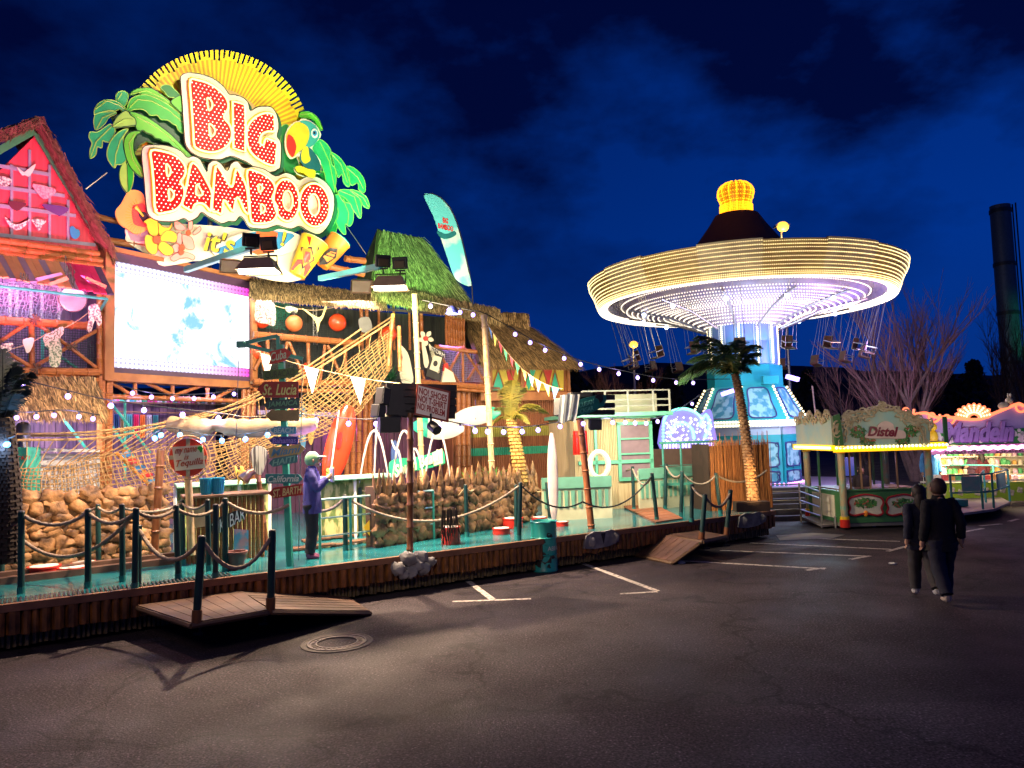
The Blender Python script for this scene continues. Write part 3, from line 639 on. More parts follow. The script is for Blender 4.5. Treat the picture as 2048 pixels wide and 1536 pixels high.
# floors and beams
mb = MB(); mb.slab([LP.hit(-260, 762, .1), LP.hit(205, 752, .1), LP.hit(503, 766, .1), LP.hit(503, 766, -1.8), LP.hit(-260, 762, -1.8)], V((0, 0, .06))); mb.build('upper_floor', m_dark, T)
mb = MB()
for (p, q, r_) in (((-200, 628, ), (180, 652), .085), ((-200, 738), (196, 745), .085), ((-200, 738), (196, 760), .05)): bam(LP, p, q, r_, .12, mb)
mb.each('balcony_rail', m_bamboo, T)
mb = MB()
for (p, q, r_) in (((63, 640), (64, 742), .055), ((199, 560), (199, 748), .06), ((-66, 630), (-66, 740), .055), ((64, 640), (138, 693), .04), ((138, 693), (192, 662), .04), ((138, 693), (192, 735), .04), ((138, 693), (66, 735), .04), ((64, 640), (-10, 690), .04), ((-10, 690), (64, 735), .04), ((-10, 690), (-66, 640), .04), ((-10, 690), (-66, 735), .04)): bam(LP, p, q, r_, .12, mb)
mb.each('balcony_brace', m_bamboo, T)
mb = MB()
for x, y in ((64, 640), (138, 694), (66, 738), (-10, 690)):
    c = LP.hit(x, y, .12)
    for k in range(7): 
        a = R(0, pi); d = LP.u*cos(a)+LP.v*sin(a); mb.tube([c+d*.11+LP.n*.09, c+LP.n*.12, c-d*.11+LP.n*.09], .014, 5)
mb.build('lashing', mat('lashing', (.10, .05, .03), .8), T)
# net on upper floor
def net(name, P4, nu, nv, r, mt, parent=None, bulge=0, jit=.0, seg=4, label=None, cat=None, loc=None, fn=None):
    """grid of cords over the patch; P4 corners tl,tr,br,bl or fn(s,t)"""
    mb = MB()
    if fn is None:
        a, b, c, d = [V(p) for p in P4]
        fn = lambda s, t: (a*(1-s)+b*s)*(1-t)+(d*(1-s)+c*s)*t
    rnd = random.Random(5); J = {}
    def G(i, j):
        if (i, j) not in J: J[(i, j)] = fn(i/nu, j/nv)+V((rnd.uniform(-jit, jit), rnd.uniform(-jit, jit)*.5, rnd.uniform(-jit, jit)))
        return J[(i, j)]
    for i in range(nu+1): mb.tube([G(i, j) for j in range(nv+1)], r, seg, cap=False)
    for j in range(nv+1): mb.tube([G(i, j) for i in range(nu+1)], r, seg, cap=False)
    o = mb.build(name, mt, parent, loc=loc, smooth=False)
    if label: tag(o, label, cat)
    return o
net('fishing_net', [LP.hit(-120, 560, -.5), LP.hit(140, 570, -.5), LP.hit(120, 640, -.4), LP.hit(-120, 620, -.4)], 34, 12, .008, m_mauve, T, jit=.03)
net('balcony_mesh', [LP.hit(-70, 640, .02), LP.hit(196, 655, .02), LP.hit(196, 742, .02), LP.hit(-70, 735, .02)], 46, 18, .006, mat('mesh_dark', (.03, .05, .06), .7), T, jit=.006)
# white tubes and light strips inside upper floor
mb = MB()
for x in (20, 34, 62, 84, 118): mb.cyl(LP.hit(x, 570, -.8), LP.hit(x, 640, -.8), .03, 8)
mb.each('interior_pipe', m_white, T)
# gable
apex = LP.hit(80, 238, .1); gl = LP.uv(-120, 470, .1); 
Pg = [(80, 262), (214, 497), (205, 520), (-130, 500), (-130, 470)]
P = [LP.hit(x, y, .0) for x, y in Pg]
mb = MB(); mb.slab(P, -LP.n*.06); mb.build('gable_boards', m_pink, T)
mb = MB()
def slat(pl, p, q, wd, off, mb, th=.03):
    a = pl.hit(*p, off); b = pl.hit(*q, off); d = (b-a).normalized(); s_ = pl.n.cross(d).normalized()*wd/2
    mb.slab([a-s_, b-s_, b+s_, a+s_], pl.n*th)
for (p, q) in (((-60, 322), (100, 350)), ((-90, 400), (150, 432)), ((-120, 458), (190, 490)), ((-70, 365), (128, 392))): slat(LP, p, q, .07, .012, mb)
for x, y0, y1 in ((58, 300, 480), (22, 330, 478), (-20, 380, 470), (98, 330, 484), (135, 400, 488), (-60, 400, 460)): slat(LP, (x, y0), (x, y1), .05, .006, mb)
mb.each('lattice_slat', m_mauve, T)
mb = MB(); slat(LP, (72, 268), (214, 505), .13, .04, mb, .05); slat(LP, (66, 262), (-80, 345), .13, .045, mb, .05); mb.build('barge_board', mat('green_board', (.05, .25, .10), .5, bump=.1), T)
for s_, (a, b, c, d) in enumerate((((82, 232, .3), (228, 500, .3), 0, 0), ((82, 232, .3), (-110, 302, .3), 0, 0))):
    # roof edge pad: deep slab going back
    bq = [LP.hit(a[0], a[1], .3), LP.hit(b[0], b[1], .3), LP.hit(b[0], b[1], .3)-LP.n*1.1, LP.hit(a[0], a[1], .3)-LP.n*1.1]
    mb = MB(); mb.slab([p-V((0, 0, .16)) for p in bq], V((0, 0, .16))); rr = mb.build('thatch_roof', m_thatchp, T)
    mb = MB(); rnd = random.Random(11+s_); A, B = bq[0], bq[1]; dn = (B-A).normalized()
    for k in range(1500):
        t = rnd.random(); p = A+(B-A)*t+V((0, 0, rnd.uniform(-.2, .05)))+LP.n*rnd.uniform(-.5, .06)
        d = (dn*rnd.uniform(.2, 1)+V((0, 0, -rnd.uniform(.0, .5)))+LP.n*rnd.uniform(0, .5)).normalized(); L = rnd.uniform(.1, .3); sd = LP.n.cross(d).normalized()*.012+V((0,0,.006))
        mb.poly([p-sd, p+sd, p+d*L])
    mb.build('straw_edge', m_thatchp, rr, smooth=False)
mb = MB()
for y0, y1 in ((480, 508), (496, 521), (507, 533)): mb.bamboo(LP.hit(-200, y0-26, .25), LP.hit(197 if y0 < 490 else 203, y1, .25), .07)
mb.each('purlin', m_bamboo, T)
# awning of coloured planks
rnd = random.Random(12); mats_a = [mat('plank_salmon', (.62, .28, .15), .5, bump=.1), mat('plank_mauve', (.25, .20, .34), .5, bump=.1), mat('plank_magenta', (.55, .01, .12), .5, bump=.1), mat('plank_navy', (.06, .04, .12), .5, bump=.1)]
mb = MB(); xs = list(range(-190, 196, 14))
for i, x in enumerate(xs):
    k = 0 if x < 130 else 2
    if i % 3 == 1 and x < 125: k = 1
    if x > 180: k = 3
    mb.k = k; y0 = 512+(x)*.12; a = LP.hit(x, y0, .3); b = LP.hit(x+13, y0+1.5, .3)
    c = LP.hit(x+13+27, y0+50+x*.04+rnd.uniform(-2, 2), .95); d = LP.hit(x+27, y0+49+x*.04, .95); mb.slab([a, b, c, d], V((0, 0, .03)))
mb.k = 1; mb.slab([LP.hit(70, 556, .9), LP.hit(120, 545, .9), LP.hit(124, 550, .9), LP.hit(74, 563, .9)], LP.n*.04)
mb.k = 0; mb.slab([LP.hit(96, 566, .95), LP.hit(132, 552, .95), LP.hit(136, 560, .95), LP.hit(100, 572, .95)], LP.n*.04)
mb.slab([LP.hit(170, 553, .95), LP.hit(211, 571, .95), LP.hit(210, 577, .95), LP.hit(169, 558, .95)], LP.n*.04)
aw = mb.build('plank_awning', mats_a, T, smooth=False)
text(LP, 'BAN', (40, 546, 56, 562), 1.02, .01, m_black, aw); text(LP, 'CHARLIE', (128, 525, 150, 562), 1.0, .01, m_black, aw, rot=-55)
# fascia under awning green
mb = MB(); mb.cyl(LP.hit(-150, 555, .9), LP.hit(214, 598, .9), .03, 6); mb.cyl(LP.hit(214, 598, .9), LP.hit(200, 622, .1), .03, 6); mb.build('awning_frame', m_tealb, T)
# round spotlight drum below awning
# screen
ui = [LP.uv(x, y, .12) for x, y in ((229, 524), (497, 576), (497, 751), (229, 738))]
u0, u1 = ui[0][0], ui[1][0]; v1 = (ui[0][1]+ui[1][1])/2; v0 = (ui[2][1]+ui[3][1])/2
def screen_mat():
    M = bpy.data.materials.new('video_picture'); M.use_nodes = True; t = M.node_tree; b = t.nodes['Principled BSDF']
    b.inputs['Base Color'].default_value = (.02, .02, .02, 1); tc = N(t, 'ShaderNodeTexCoord'); sp = N(t, 'ShaderNodeSeparateXYZ'); lk(t, tc, 'Generated', sp, 0)
    cb = N(t, 'ShaderNodeCombineXYZ'); 
    mp = N(t, 'ShaderNodeMapping'); mp.inputs['Scale'].default_value = (3, 3, 2.6); lk(t, tc, 'Generated', mp, 0)
    n1 = N(t, 'ShaderNodeTexNoise'); n1.inputs['Scale'].default_value = 1.1; n1.inputs['Detail'].default_value = 6; n1.inputs['Roughness'].default_value = .6; n1.inputs['Distortion'].default_value = .6; lk(t, mp, 0, n1, 'Vector')
    r1 = N(t, 'ShaderNodeValToRGB'); r1.color_ramp.elements[0].position = .36; r1.color_ramp.elements[0].color = (.18, .55, .80, 1); r1.color_ramp.elements[1].position = .50; r1.color_ramp.elements[1].color = (1.6, 1.7, 1.8, 1)
    e = r1.color_ramp.elements.new(.42); e.color = (.8, .95, 1.1, 1); lk(t, n1, 'Fac', r1, 0)
    # magenta / lilac bands at top and bottom
    rz = N(t, 'ShaderNodeValToRGB'); c = rz.color_ramp; c.interpolation = 'CONSTANT'; c.elements[0].position = 0; c.elements[0].color = (1, 1, 1, 1); c.elements[1].position = .09; c.elements[1].color = (0, 0, 0, 1); e = c.elements.new(.905); e.color = (1, 1, 1, 1)
    lk(t, sp, 'Z', rz, 0)
    rx = N(t, 'ShaderNodeValToRGB'); rx.color_ramp.elements[0].position = .55; rx.color_ramp.elements[0].color = (.80, .78, 1.15, 1); rx.color_ramp.elements[1].position = 1; rx.color_ramp.elements[1].color = (.75, .02, .5, 1); lk(t, sp, 'X', rx, 0)
    vo = N(t, 'ShaderNodeTexVoronoi'); vo.inputs['Scale'].default_value = 22; vo.inputs['Randomness'].default_value = 0
    mp2 = N(t, 'ShaderNodeMapping'); mp2.inputs['Scale'].default_value = (1.6, .0, 1.0); lk(t, tc, 'Generated', mp2, 0); lk(t, mp2, 0, vo, 'Vector')
    rv = N(t, 'ShaderNodeMapRange'); rv.inputs['From Min'].default_value = .25; rv.inputs['From Max'].default_value = .32; rv.inputs['To Min'].default_value = .6; rv.inputs['To Max'].default_value = 1.3; lk(t, vo, 'Distance', rv, 'Value')
    mm = N(t, 'ShaderNodeMix', data_type='RGBA', blend_type='MULTIPLY'); mm.inputs[0].default_value = 1; t.links.new(rx.outputs[0], mm.inputs[6]); t.links.new(rv.outputs[0], mm.inputs[7])
    mx = N(t, 'ShaderNodeMix', data_type='RGBA'); t.links.new(rz.outputs[0], mx.inputs[0]); t.links.new(r1.outputs[0], mx.inputs[6]); t.links.new(mm.outputs[2], mx.inputs[7])
    t.links.new(mx.outputs[2], b.inputs['Emission Color']); b.inputs['Emission Strength'].default_value = 1.25; return M
mb = MB(); mb.slab([LP.w(u0, v0, .10), LP.w(u1, v0, .10), LP.w(u1, v1, .10), LP.w(u0, v1, .10)], LP.n*.03)
vs_ = thing('video_screen', 'large glowing white and magenta video screen in an orange frame on the left wing', 'screen', LP.w((u0+u1)/2, v0, .1))
mb.build('screen_panel', screen_mat(), vs_, smooth=False)
mb = MB()
for (a, b, c, d, dp) in ((u0-.26, u0-.05, v0-.30, v1+.30, .22), (u1+.03, u1+.20, v0-.30, v1+.30, .22), (u0-.05, u1+.03, v1+.20, v1+.30, .20), (u0-.05, u1+.03, v0-.30, v0-.12, .20)):
    mb.slab([LP.w(a, c, 0), LP.w(b, c, 0), LP.w(b, d, 0), LP.w(a, d, 0)], LP.n*dp)
mb.each('frame_bar', m_beam, vs_)
mb = MB()
for (a, b, c, d) in ((u0-.05, u0-.003, v0-.12, v1+.20), (u1+.003, u1+.03, v0-.12, v1+.20), (u0-.05, u1+.03, v1+.003, v1+.20), (u0-.05, u1+.03, v0-.12, v0-.003)):
    mb.slab([LP.w(a, c, .02), LP.w(b, c, .02), LP.w(b, d, .02), LP.w(a, d, .02)], LP.n*.12)
mb.build('screen_surround', mat('dark_surround', (.08, .04, .09), .4), vs_)
mb = MB(); mb.slab([LP.w(u0-.3, v0-.3, -.35), LP.w(u1+.2, v0-.3, -.35), LP.w(u1+.2, v1+.3, -.35), LP.w(u0-.3, v1+.3, -.35)], LP.n*.36); mb.build('screen_cabinet', m_dark, vs_)
lamp('AREA', 'screen_light', LP.w((u0+u1)/2, (v0+v1)/2, .25), 70, (.8, .8, 1), 3, LP.w((u0+u1)/2-.2, 2, 5), sy=2)
# truss below the screen
mb = MB()
for p, q, r_ in (((215, 757), (505, 772), .075), ((215, 793), (505, 803), .06), ((222, 764), (262, 790), .045), ((290, 764), (345, 790), .045), ((345, 792), (412, 768), .045), ((430, 798), (470, 775), .045), ((270, 764), (270, 790), .045), ((345, 762), (345, 792), .05), ((415, 768), (415, 800), .045)): bam(LP, p, q, r_, .05, mb)
mb.each('truss_bamboo', m_bamboo, T)
mb = MB()
for x, r_ in ((203, .085), (218, .085), (488, .07), (497, .075), (507, .07)): bam(LP, (x, 752), (x-2, 1005), r_, .06, mb)
mb.each('bamboo_column', m_bamboo, T)
# ground floor interior: stairs, shelves with bottles, pipes
mb = MB()
for (p, q, o_) in (((222, 806), (300, 905), -.6), ((222, 850), (270, 920), -.5), ((250, 780), (250, 960), -.7), ((120, 830), (175, 900), -.5), ((60, 640), (60, 730), -.5), ((85, 640), (85, 720), -.5), ((85, 690), (160, 740), -.5)): mb.cyl(LP.hit(*p, o_), LP.hit(*q, o_), .03, 8)
mb.each('steel_brace', m_tealb, T)
rnd = random.Random(21)
for k, (yy) in enumerate((803, 822)):
    A = LP.hit(225, yy+2, -1.2); B = LP.hit(505, yy+8, -1.2)
    mb = MB(); mb.slab([A, B, B-LP.n*.2, A-LP.n*.2], V((0, 0, .03))); sh = mb.build('shelf', m_wood, T)
NB = 0; BOT = {}
for (xa, xb, yy) in ((225, 500, 806),):
    for k in range(54):
        x = xa+(xb-xa)*k/54+rnd.uniform(-1, 1); p = LP.hit(x, yy+(x-xa)*.02, -1.27); h = rnd.uniform(.13, .24)
        col = rnd.choice([('glass_green', (.02, .35, .15)), ('glass_brown', (.2, .08, .02)), ('glass_teal', (.02, .3, .35)), ('glass_clear', (.6, .6, .6)), ('glass_pink', (.6, .05, .25))])
        mb = MB(); mb.lathe([(0, 0), (.032, 0), (.034, .02), (.034, h*.6), (.013, h*.75), (.013, h), (0, h)], p, 8)
        o = mb.build('bottle', mat(col[0], col[1], .15, bump=0)); NB += 1
        tag(o, None, 'bottle', 'bottles on the bar shelf'); BOT.setdefault(col[0].split('_')[1], []).append(o)
for kk, L in BOT.items(): orderlab(L, 'tiny '+kk+' bottle, %s '+kk+' one from the left on the shelf below the screen')
# hanging coloured towels / surf shirts under the shelf
cols = [(.05, .15, .4), (.7, .5, .3), (.1, .45, .5), (.75, .03, .2), (.75, .25, .05), (.5, .5, .6), (.05, .3, .3)]
nms = ['navy', 'sand coloured', 'teal', 'crimson', 'orange', 'pale grey', 'dark green']
for k in range(7):
    x = 228+k*13; mb = MB(); n = 8
    for j in range(n):
        a = LP.hit(x+j*1.3, 828+k*.4, -.9+.05*sin(j*2)); b = LP.hit(x+(j+1)*1.3, 828+k*.4, -.9+.05*sin((j+1)*2)); mb.poly([a, b, b-V((0, 0, .55)), a-V((0, 0, .55))])
    tag(mb.build('towel', mat('towel%d' % k, cols[k], .9, bump=.1)), '%s towel hanging below the bottle shelf' % nms[k], 'towel', 'towels hanging below the bottle shelf')
lamp('AREA', 'bar_inside', LP.hit(330, 780, -.4), 50, (.75, .5, 1), 2.5, LP.hit(330, 900, -.9), sy=.6)
lamp('AREA', 'upper_inside', LP.hit(60, 560, .3), 55, (.85, .6, 1), 2.0, LP.hit(60, 680, -.9), sy=.5)
lamp('AREA', 'left_bar_inside', LP.hit(90, 840, -.2), 90, (.9, .85, 1), 1.5, LP.hit(90, 960, -1), sy=.5)
# left thatched bar roof
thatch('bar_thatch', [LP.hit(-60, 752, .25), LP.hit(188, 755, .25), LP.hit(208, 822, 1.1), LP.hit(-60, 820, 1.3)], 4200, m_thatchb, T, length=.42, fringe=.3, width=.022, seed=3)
mb = MB()
mb.slab([LP.hit(-60, 900, .5), LP.hit(200, 905, .5), LP.hit(200, 905, -.1), LP.hit(-60, 900, -.1)], V((0, 0, .06))); mb.slab([LP.hit(-60, 904, .35), LP.hit(200, 909, .35), LP.hit(200, 909, .25), LP.hit(-60, 904, .25)], V((0, 0, -1.0)))
mb.build('bar_counter', mat('counter_white', (.5, .5, .55), .4), T)
# metal urn and teal fridge in the left bar
p = LP.hit(46, 896, .3); t_ = thing('drink_urn', 'polished metal urn standing on the left bar counter', 'urn', p); mb = MB(); mb.lathe([(0, 0), (.12, 0), (.12, .42), (.10, .46), (.03, .50), (0, .50)], p, 20); mb.build('urn_body', m_steel, t_); mb = MB(); mb.cyl(p+V((0, -.12, .08)), p+V((0, -.2, .08)), .02, 8); mb.build('tap', m_black, t_)
p = LP.hit(44, 1000, .8); t_ = thing('drinks_fridge', 'teal drinks cabinet with red lettered sticker behind the net at the left', 'fridge', (p.x, p.y, DZ)); mb = MB(); hh = topz(40, 895, p.y)-DZ
mb.box((p.x, p.y, DZ+hh/2), (.42, .4, hh)); mb.build('cabinet', m_tealb, t_, bevel=.02); mb = MB(); mb.lathe([(0, 0), (.1, 0), (.1, .02), (0, .02)], (p.x+.02, p.y-.205, DZ+hh*.62), 18, mx=Matrix.Rotation(pi/2, 3, 'X')); mb.build('round_sticker', m_red, t_)
text(PL(p.x-.2, p.y-.2, 90), 'STATI', (29, 912, 59, 920), .005, .005, m_red, t_)

# ================================================================ RIGHT WING
W = thing('fun_house_right_wing', 'right wing of the tropical fun house with long thatched eave and open bamboo balconies', 'fun house', RP.w(3, 0, 0))
mb = MB(); mb.box(RP.w(4.0, 5.0, -1.7), (9.0, .1, 3.3), rz=pi/2-radians(55))
for k in range(30): mb.box(RP.w(-.3+k*.28, 5.0, -1.64), (.22, .04, 3.2), rz=pi/2-radians(55))
mb.build('upper_back_wall', m_intd, W)
mb = MB(); mb.box(RP.w(4.2, 2.1, -1.2), (9.0, .1, 3.1), rz=pi/2-radians(55))
for k in range(34): mb.box(RP.w(-.2+k*.26, 2.1, -1.14), (.2, .04, 3.0), rz=pi/2-radians(55))
mb.build('lower_back_wall', mat('lower_planks', (.10, .025, .08), .6, col2=(.03, .01, .035), scale=2, stretch=(7, 7, .5), bump=.1), W)
mb = MB(); mb.slab([RP.hit(500, 768, .35), RP.hit(1000, 779, .35), RP.hit(1000, 779, -1.8), RP.hit(500, 768, -1.8)], V((0, 0, .07))); mb.build('upper_floor', m_wood, W)
mb = MB()
def RB(p, q, r_, off=.3, off2=None): bam(RP, p, q, r_, off, mb, off2)
RB((507, 669), (723, 687), .09, .45); RB((507, 764), (740, 768), .09, .4); RB((507, 780), (740, 783), .06, .4)
RB((870, 693), (968, 706), .07, .4); RB((835, 764), (976, 775), .10, .4); RB((835, 773), (976, 783), .06, .4)
mb.each('balcony_rail', m_bamboo, W)
mb = MB()
for x in (535, 616, 690): RB((x, 680), (x+2, 765), .05)
for a, b in (((575, 684), (556, 763)), ((578, 684), (612, 763)), ((530, 700), (510, 740)), ((650, 690), (640, 763)), ((655, 690), (685, 760)), ((518, 700), (531, 745))): RB(a, b, .045)
for a, b in (((925, 700), (926, 772)), ((930, 702), (970, 765)), ((968, 706), (935, 760)), ((920, 702), (888, 760)), ((872, 700), (918, 765)), ((844, 740), (850, 768))): RB(a, b, .045)
mb.each('balcony_brace', m_bamboo, W)
mb = MB()
for x in (722, 733, 757, 787, 818): RB((x, 600), (x+2, 700), .055 if x < 740 else .04, -.2)
for x, y in ((842, 620), ): RB((x, y), (x+2, 700), .06, 0)
mb.each('bamboo_post', m_bamboo, W)
mb = MB()
for x in list(range(892, 930, 5)): RB((x, 615), (x+1, 700), .045, -.3)
for x in (695, 707, 719, 731, 741): RB((x, 790), (x-2, 1000), .08, -.5)
for x in (916, 926, 936): RB((x, 785), (x+1, 960), .085, .1)
mb.each('bamboo_wall_pole', m_bamboo, W)
net('balcony_net', [RP.hit(508, 640, -.1), RP.hit(720, 655, -.1), RP.hit(722, 764, -.1), RP.hit(508, 762, -.1)], 60, 30, .006, mat('net_dark', (.02, .03, .035), .8), W, jit=.01)
net('balcony_net', [RP.hit(876, 700, .3), RP.hit(968, 709, .3), RP.hit(970, 764, .3), RP.hit(876, 762, .3)], 30, 16, .007, m_mauve, W, jit=.01)
net('green_net', [RP.hit(535, 600, -.6), RP.hit(580, 605, -.6), RP.hit(578, 660, -.6), RP.hit(532, 655, -.6)], 18, 18, .009, mat('net_green', (.02, .2, .14), .8), W, jit=.03)
# long thatched eave
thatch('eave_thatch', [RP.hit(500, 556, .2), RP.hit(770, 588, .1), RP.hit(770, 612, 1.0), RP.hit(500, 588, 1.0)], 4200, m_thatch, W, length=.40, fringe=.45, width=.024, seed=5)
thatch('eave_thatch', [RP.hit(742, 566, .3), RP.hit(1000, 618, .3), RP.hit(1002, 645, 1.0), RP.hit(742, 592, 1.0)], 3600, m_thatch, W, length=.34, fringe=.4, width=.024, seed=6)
mb = MB(); mb.slab([RP.hit(502, 600, .3), RP.hit(1000, 640, .3), RP.hit(1000, 640, -1.7), RP.hit(502, 600, -1.7)], V((0, 0, .08))); mb.build('ceiling', mat('ceiling_dark', (.05, .02, .04), .8), W)
for nm, a, b in (('steel_lattice_mast', 571, 640), ):
    mb = MB()
    for dx in (0, 7): mb.cyl(RP.hit(626+dx, 616, -.4), RP.hit(627+dx, 690, -.4), .02, 6)
    for k in range(9): mb.cyl(RP.hit(626+(k % 2)*7, 618+k*8, -.4), RP.hit(626+((k+1) % 2)*7, 626+k*8, -.4), .012, 5)
    mb.build('lattice_mast', m_steel, W)
lamp('AREA', 'right_upper', RP.hit(620, 600, .8), 130, (1, .8, .65), 3.5, RP.hit(620, 760, .2), sy=.6)
lamp('AREA', 'purple_balcony', RP.hit(905, 690, .1), 60, (.45, .2, 1), 1.4, RP.hit(925, 760, .3), sy=.5)
lamp('POINT', 'violet_room', RP.hit(700, 860, -.6), 70, (.8, .15, 1), .3)
# green lit thatched pyramid roof
m_tg = mat('thatch_green', (.30, .42, .14), .9, col2=(.05, .12, .04), scale=9, bump=.6)
g = thing('thatched_pyramid_roof', 'steep thatched roof lit bright green above the right balcony', 'roof', RP.hit(830, 600, -1.0))
A = RP.hit(763, 461, -1.6); B = RP.hit(846, 476, -1.6); Cc = RP.hit(952, 620, .1); D = RP.hit(742, 592, .1); E = RP.hit(716, 560, -2.6)
thatch('roof_slope', [A, B, Cc, D], 6000, m_tg, g, length=.42, fringe=.1, width=.022, seed=8)
thatch('roof_slope', [A-RP.u*.1, A, D, E], 1500, m_tg, g, length=.42, fringe=.1, width=.022, seed=9)
lamp('SPOT', 'green_spot', RP.hit(800, 640, 4.2), 3600, (.30, 1, .22), .1, RP.hit(815, 505, -1.0), 38, .7)

# ================================================================ HUT at the right end
HP = PL(*RP.hit(975, 760, .0).to_2d(), 63)
h_ = thing('bamboo_hut', 'tall bamboo clad hut with brown thatched roof and band of coloured triangles', 'hut', HP.w(2, 0, 0))
m_reedw = mat('reed_wall', (.36, .13, .05), .6, col2=(.15, .05, .02), scale=3, stretch=(16, 16, .6), bump=.3)
ur = HP.uv(1130, 760)[0]; z1 = HP.uv(1050, 735)[1]; z2 = HP.uv(1050, 783)[1]; z3 = DZ-.2
mb = MB(); mb.slab([HP.w(-1.2, z3, -.1), HP.w(ur-.3, z3, -.1), HP.w(ur-.3, z2, -.1), HP.w(-1.2, z2, -.1)], -HP.n*2.5)
mb.build('lower_wall', m_reedw, h_)
mb = MB()
u = -1.2
while u < ur-.3: mb.cyl(HP.w(u, z3, -.09), HP.w(u, z2, -.09), .035, 6); u += .075
mb.build('wall_reeds', m_reedw, h_)
for (ya, yb, mm, nm) in ((852, 872, mat('band_olive', (.35, .33, .06), .6, bump=.1), 'olive_band'), (893, 908, mat('band_teal', (.04, .42, .26), .6, bump=.1), 'teal_band')):
    mb = MB(); za = HP.uv(1050, ya)[1]; zb = HP.uv(1050, yb)[1]; u = -.9
    while u < ur-.3: mb.cyl(HP.w(u, zb, -.085), HP.w(u, za, -.085), .036, 6); u += .075
    mb.build(nm, mm, h_)
mb = MB(); mb.slab([HP.w(-.3, z2, .05), HP.w(ur+.05, z2, .05), HP.w(ur+.05, z1+.28, .05), HP.w(-.3, z1+.28, .05)], -HP.n*2.6); mb.build('upper_wall', m_reedw, h_)
mb = MB()
for (a, b, c, d, dp) in ((-.35, ur+.1, z2-.30, z2-.02, .16), (-.35, ur+.1, z1-.07, z1+.03, .12), (ur, ur+.1, z2, z1+.25, .12), (-.02, .10, z2, z1+.3, .12), (1.12, 1.22, z2, z1+.3, .12)):
    mb.slab([HP.w(a, c, .055), HP.w(b, c, .055), HP.w(b, d, .055), HP.w(a, d, .055)], HP.n*dp)
mb.each('trim_board', m_beam, h_)
tri = [(1050, 'green'), (1005, 'yellow'), (1075, 'teal')]
def trim(x0, x1, up, mm, nm='triangle_panel', yb=781, yt=739):
    xm = (x0+x1)/2; pts = [(x0, yb), (x1, yb), (xm, yt)] if up else [(x0, yt), (x1, yt), (xm, yb)]
    mb = MB(); mb.slab([HP.hit(x, y+(x-1050)*-.0, .06) for x, y in pts], HP.n*.03); mb.build(nm, mm, h_, smooth=False)
mY = mat('panel_yellow', (.70, .55, .08), .5); mT = mat('panel_teal', (.04, .50, .35), .5); mR = mat('panel_red', (.60, .05, .05), .5)
mb = MB(); mb.slab([HP.hit(978, 781, .052), HP.hit(1127, 781, .052), HP.hit(1127, 739, .052), HP.hit(978, 739, .052)], HP.n*.004); mb.build('triangle_band', mY, h_)
for x0, x1, up, mm in ((983, 1010, 1, mT), (1012, 1030, 0, mR), (1035, 1060, 0, mR), (1043, 1071, 0, mT), (1060, 1086, 1, mY), (1086, 1104, 0, mR), (1100, 1120, 1, mT)): trim(x0, x1, up, mm)
mb = MB()
for x in (978, 997, 1011, 1025, 1043, 1057, 1071, 1086, 1101, 1116, 1127):
    pass
for x0, x1 in ((983, 996.5), (1010, 996.5), (1043, 1057), (1071, 1057), (1030, 1043), (1071, 1086), (1100, 1086), (1100, 1110), (1120, 1110), (1035, 1020)):
    mb.cyl(HP.hit(x0, 781, .1), HP.hit(x1, 739, .1), .022, 6)
mb.build('triangle_trim', m_beam, h_)
mb = MB(); mb.slab([HP.hit(1030, 722, .2), HP.hit(1090, 727, .2), HP.hit(1090, 733, .2), HP.hit(1030, 728, .2)], HP.n*.06); mb.build('window_sill', m_tealb, h_)
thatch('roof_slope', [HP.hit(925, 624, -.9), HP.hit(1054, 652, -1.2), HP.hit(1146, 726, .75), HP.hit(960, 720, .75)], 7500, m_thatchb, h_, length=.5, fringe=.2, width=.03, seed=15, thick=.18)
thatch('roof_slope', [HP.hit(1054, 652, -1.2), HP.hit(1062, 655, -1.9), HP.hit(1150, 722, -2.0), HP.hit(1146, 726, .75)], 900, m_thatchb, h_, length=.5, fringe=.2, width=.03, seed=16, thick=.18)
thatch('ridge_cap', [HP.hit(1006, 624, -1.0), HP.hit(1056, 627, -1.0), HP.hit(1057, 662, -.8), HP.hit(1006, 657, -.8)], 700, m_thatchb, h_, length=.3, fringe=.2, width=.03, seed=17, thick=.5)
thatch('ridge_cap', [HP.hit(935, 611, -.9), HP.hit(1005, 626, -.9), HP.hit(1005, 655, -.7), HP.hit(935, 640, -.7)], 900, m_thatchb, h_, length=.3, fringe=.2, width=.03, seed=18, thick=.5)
lamp('AREA', 'hut_roof_light', HP.w(1.2, 6.4, 4.2), 150, (1, .72, .36), .8, HP.w(1.2, 5.3, -.3)); lamp('AREA', 'hut_wash', HP.w(1.8, 3.2, 4.0), 170, (1, .75, .45), 1.0, HP.w(1.5, 4.2, 0))  # both lamps added to brighten the hut roof and wall, no fittings
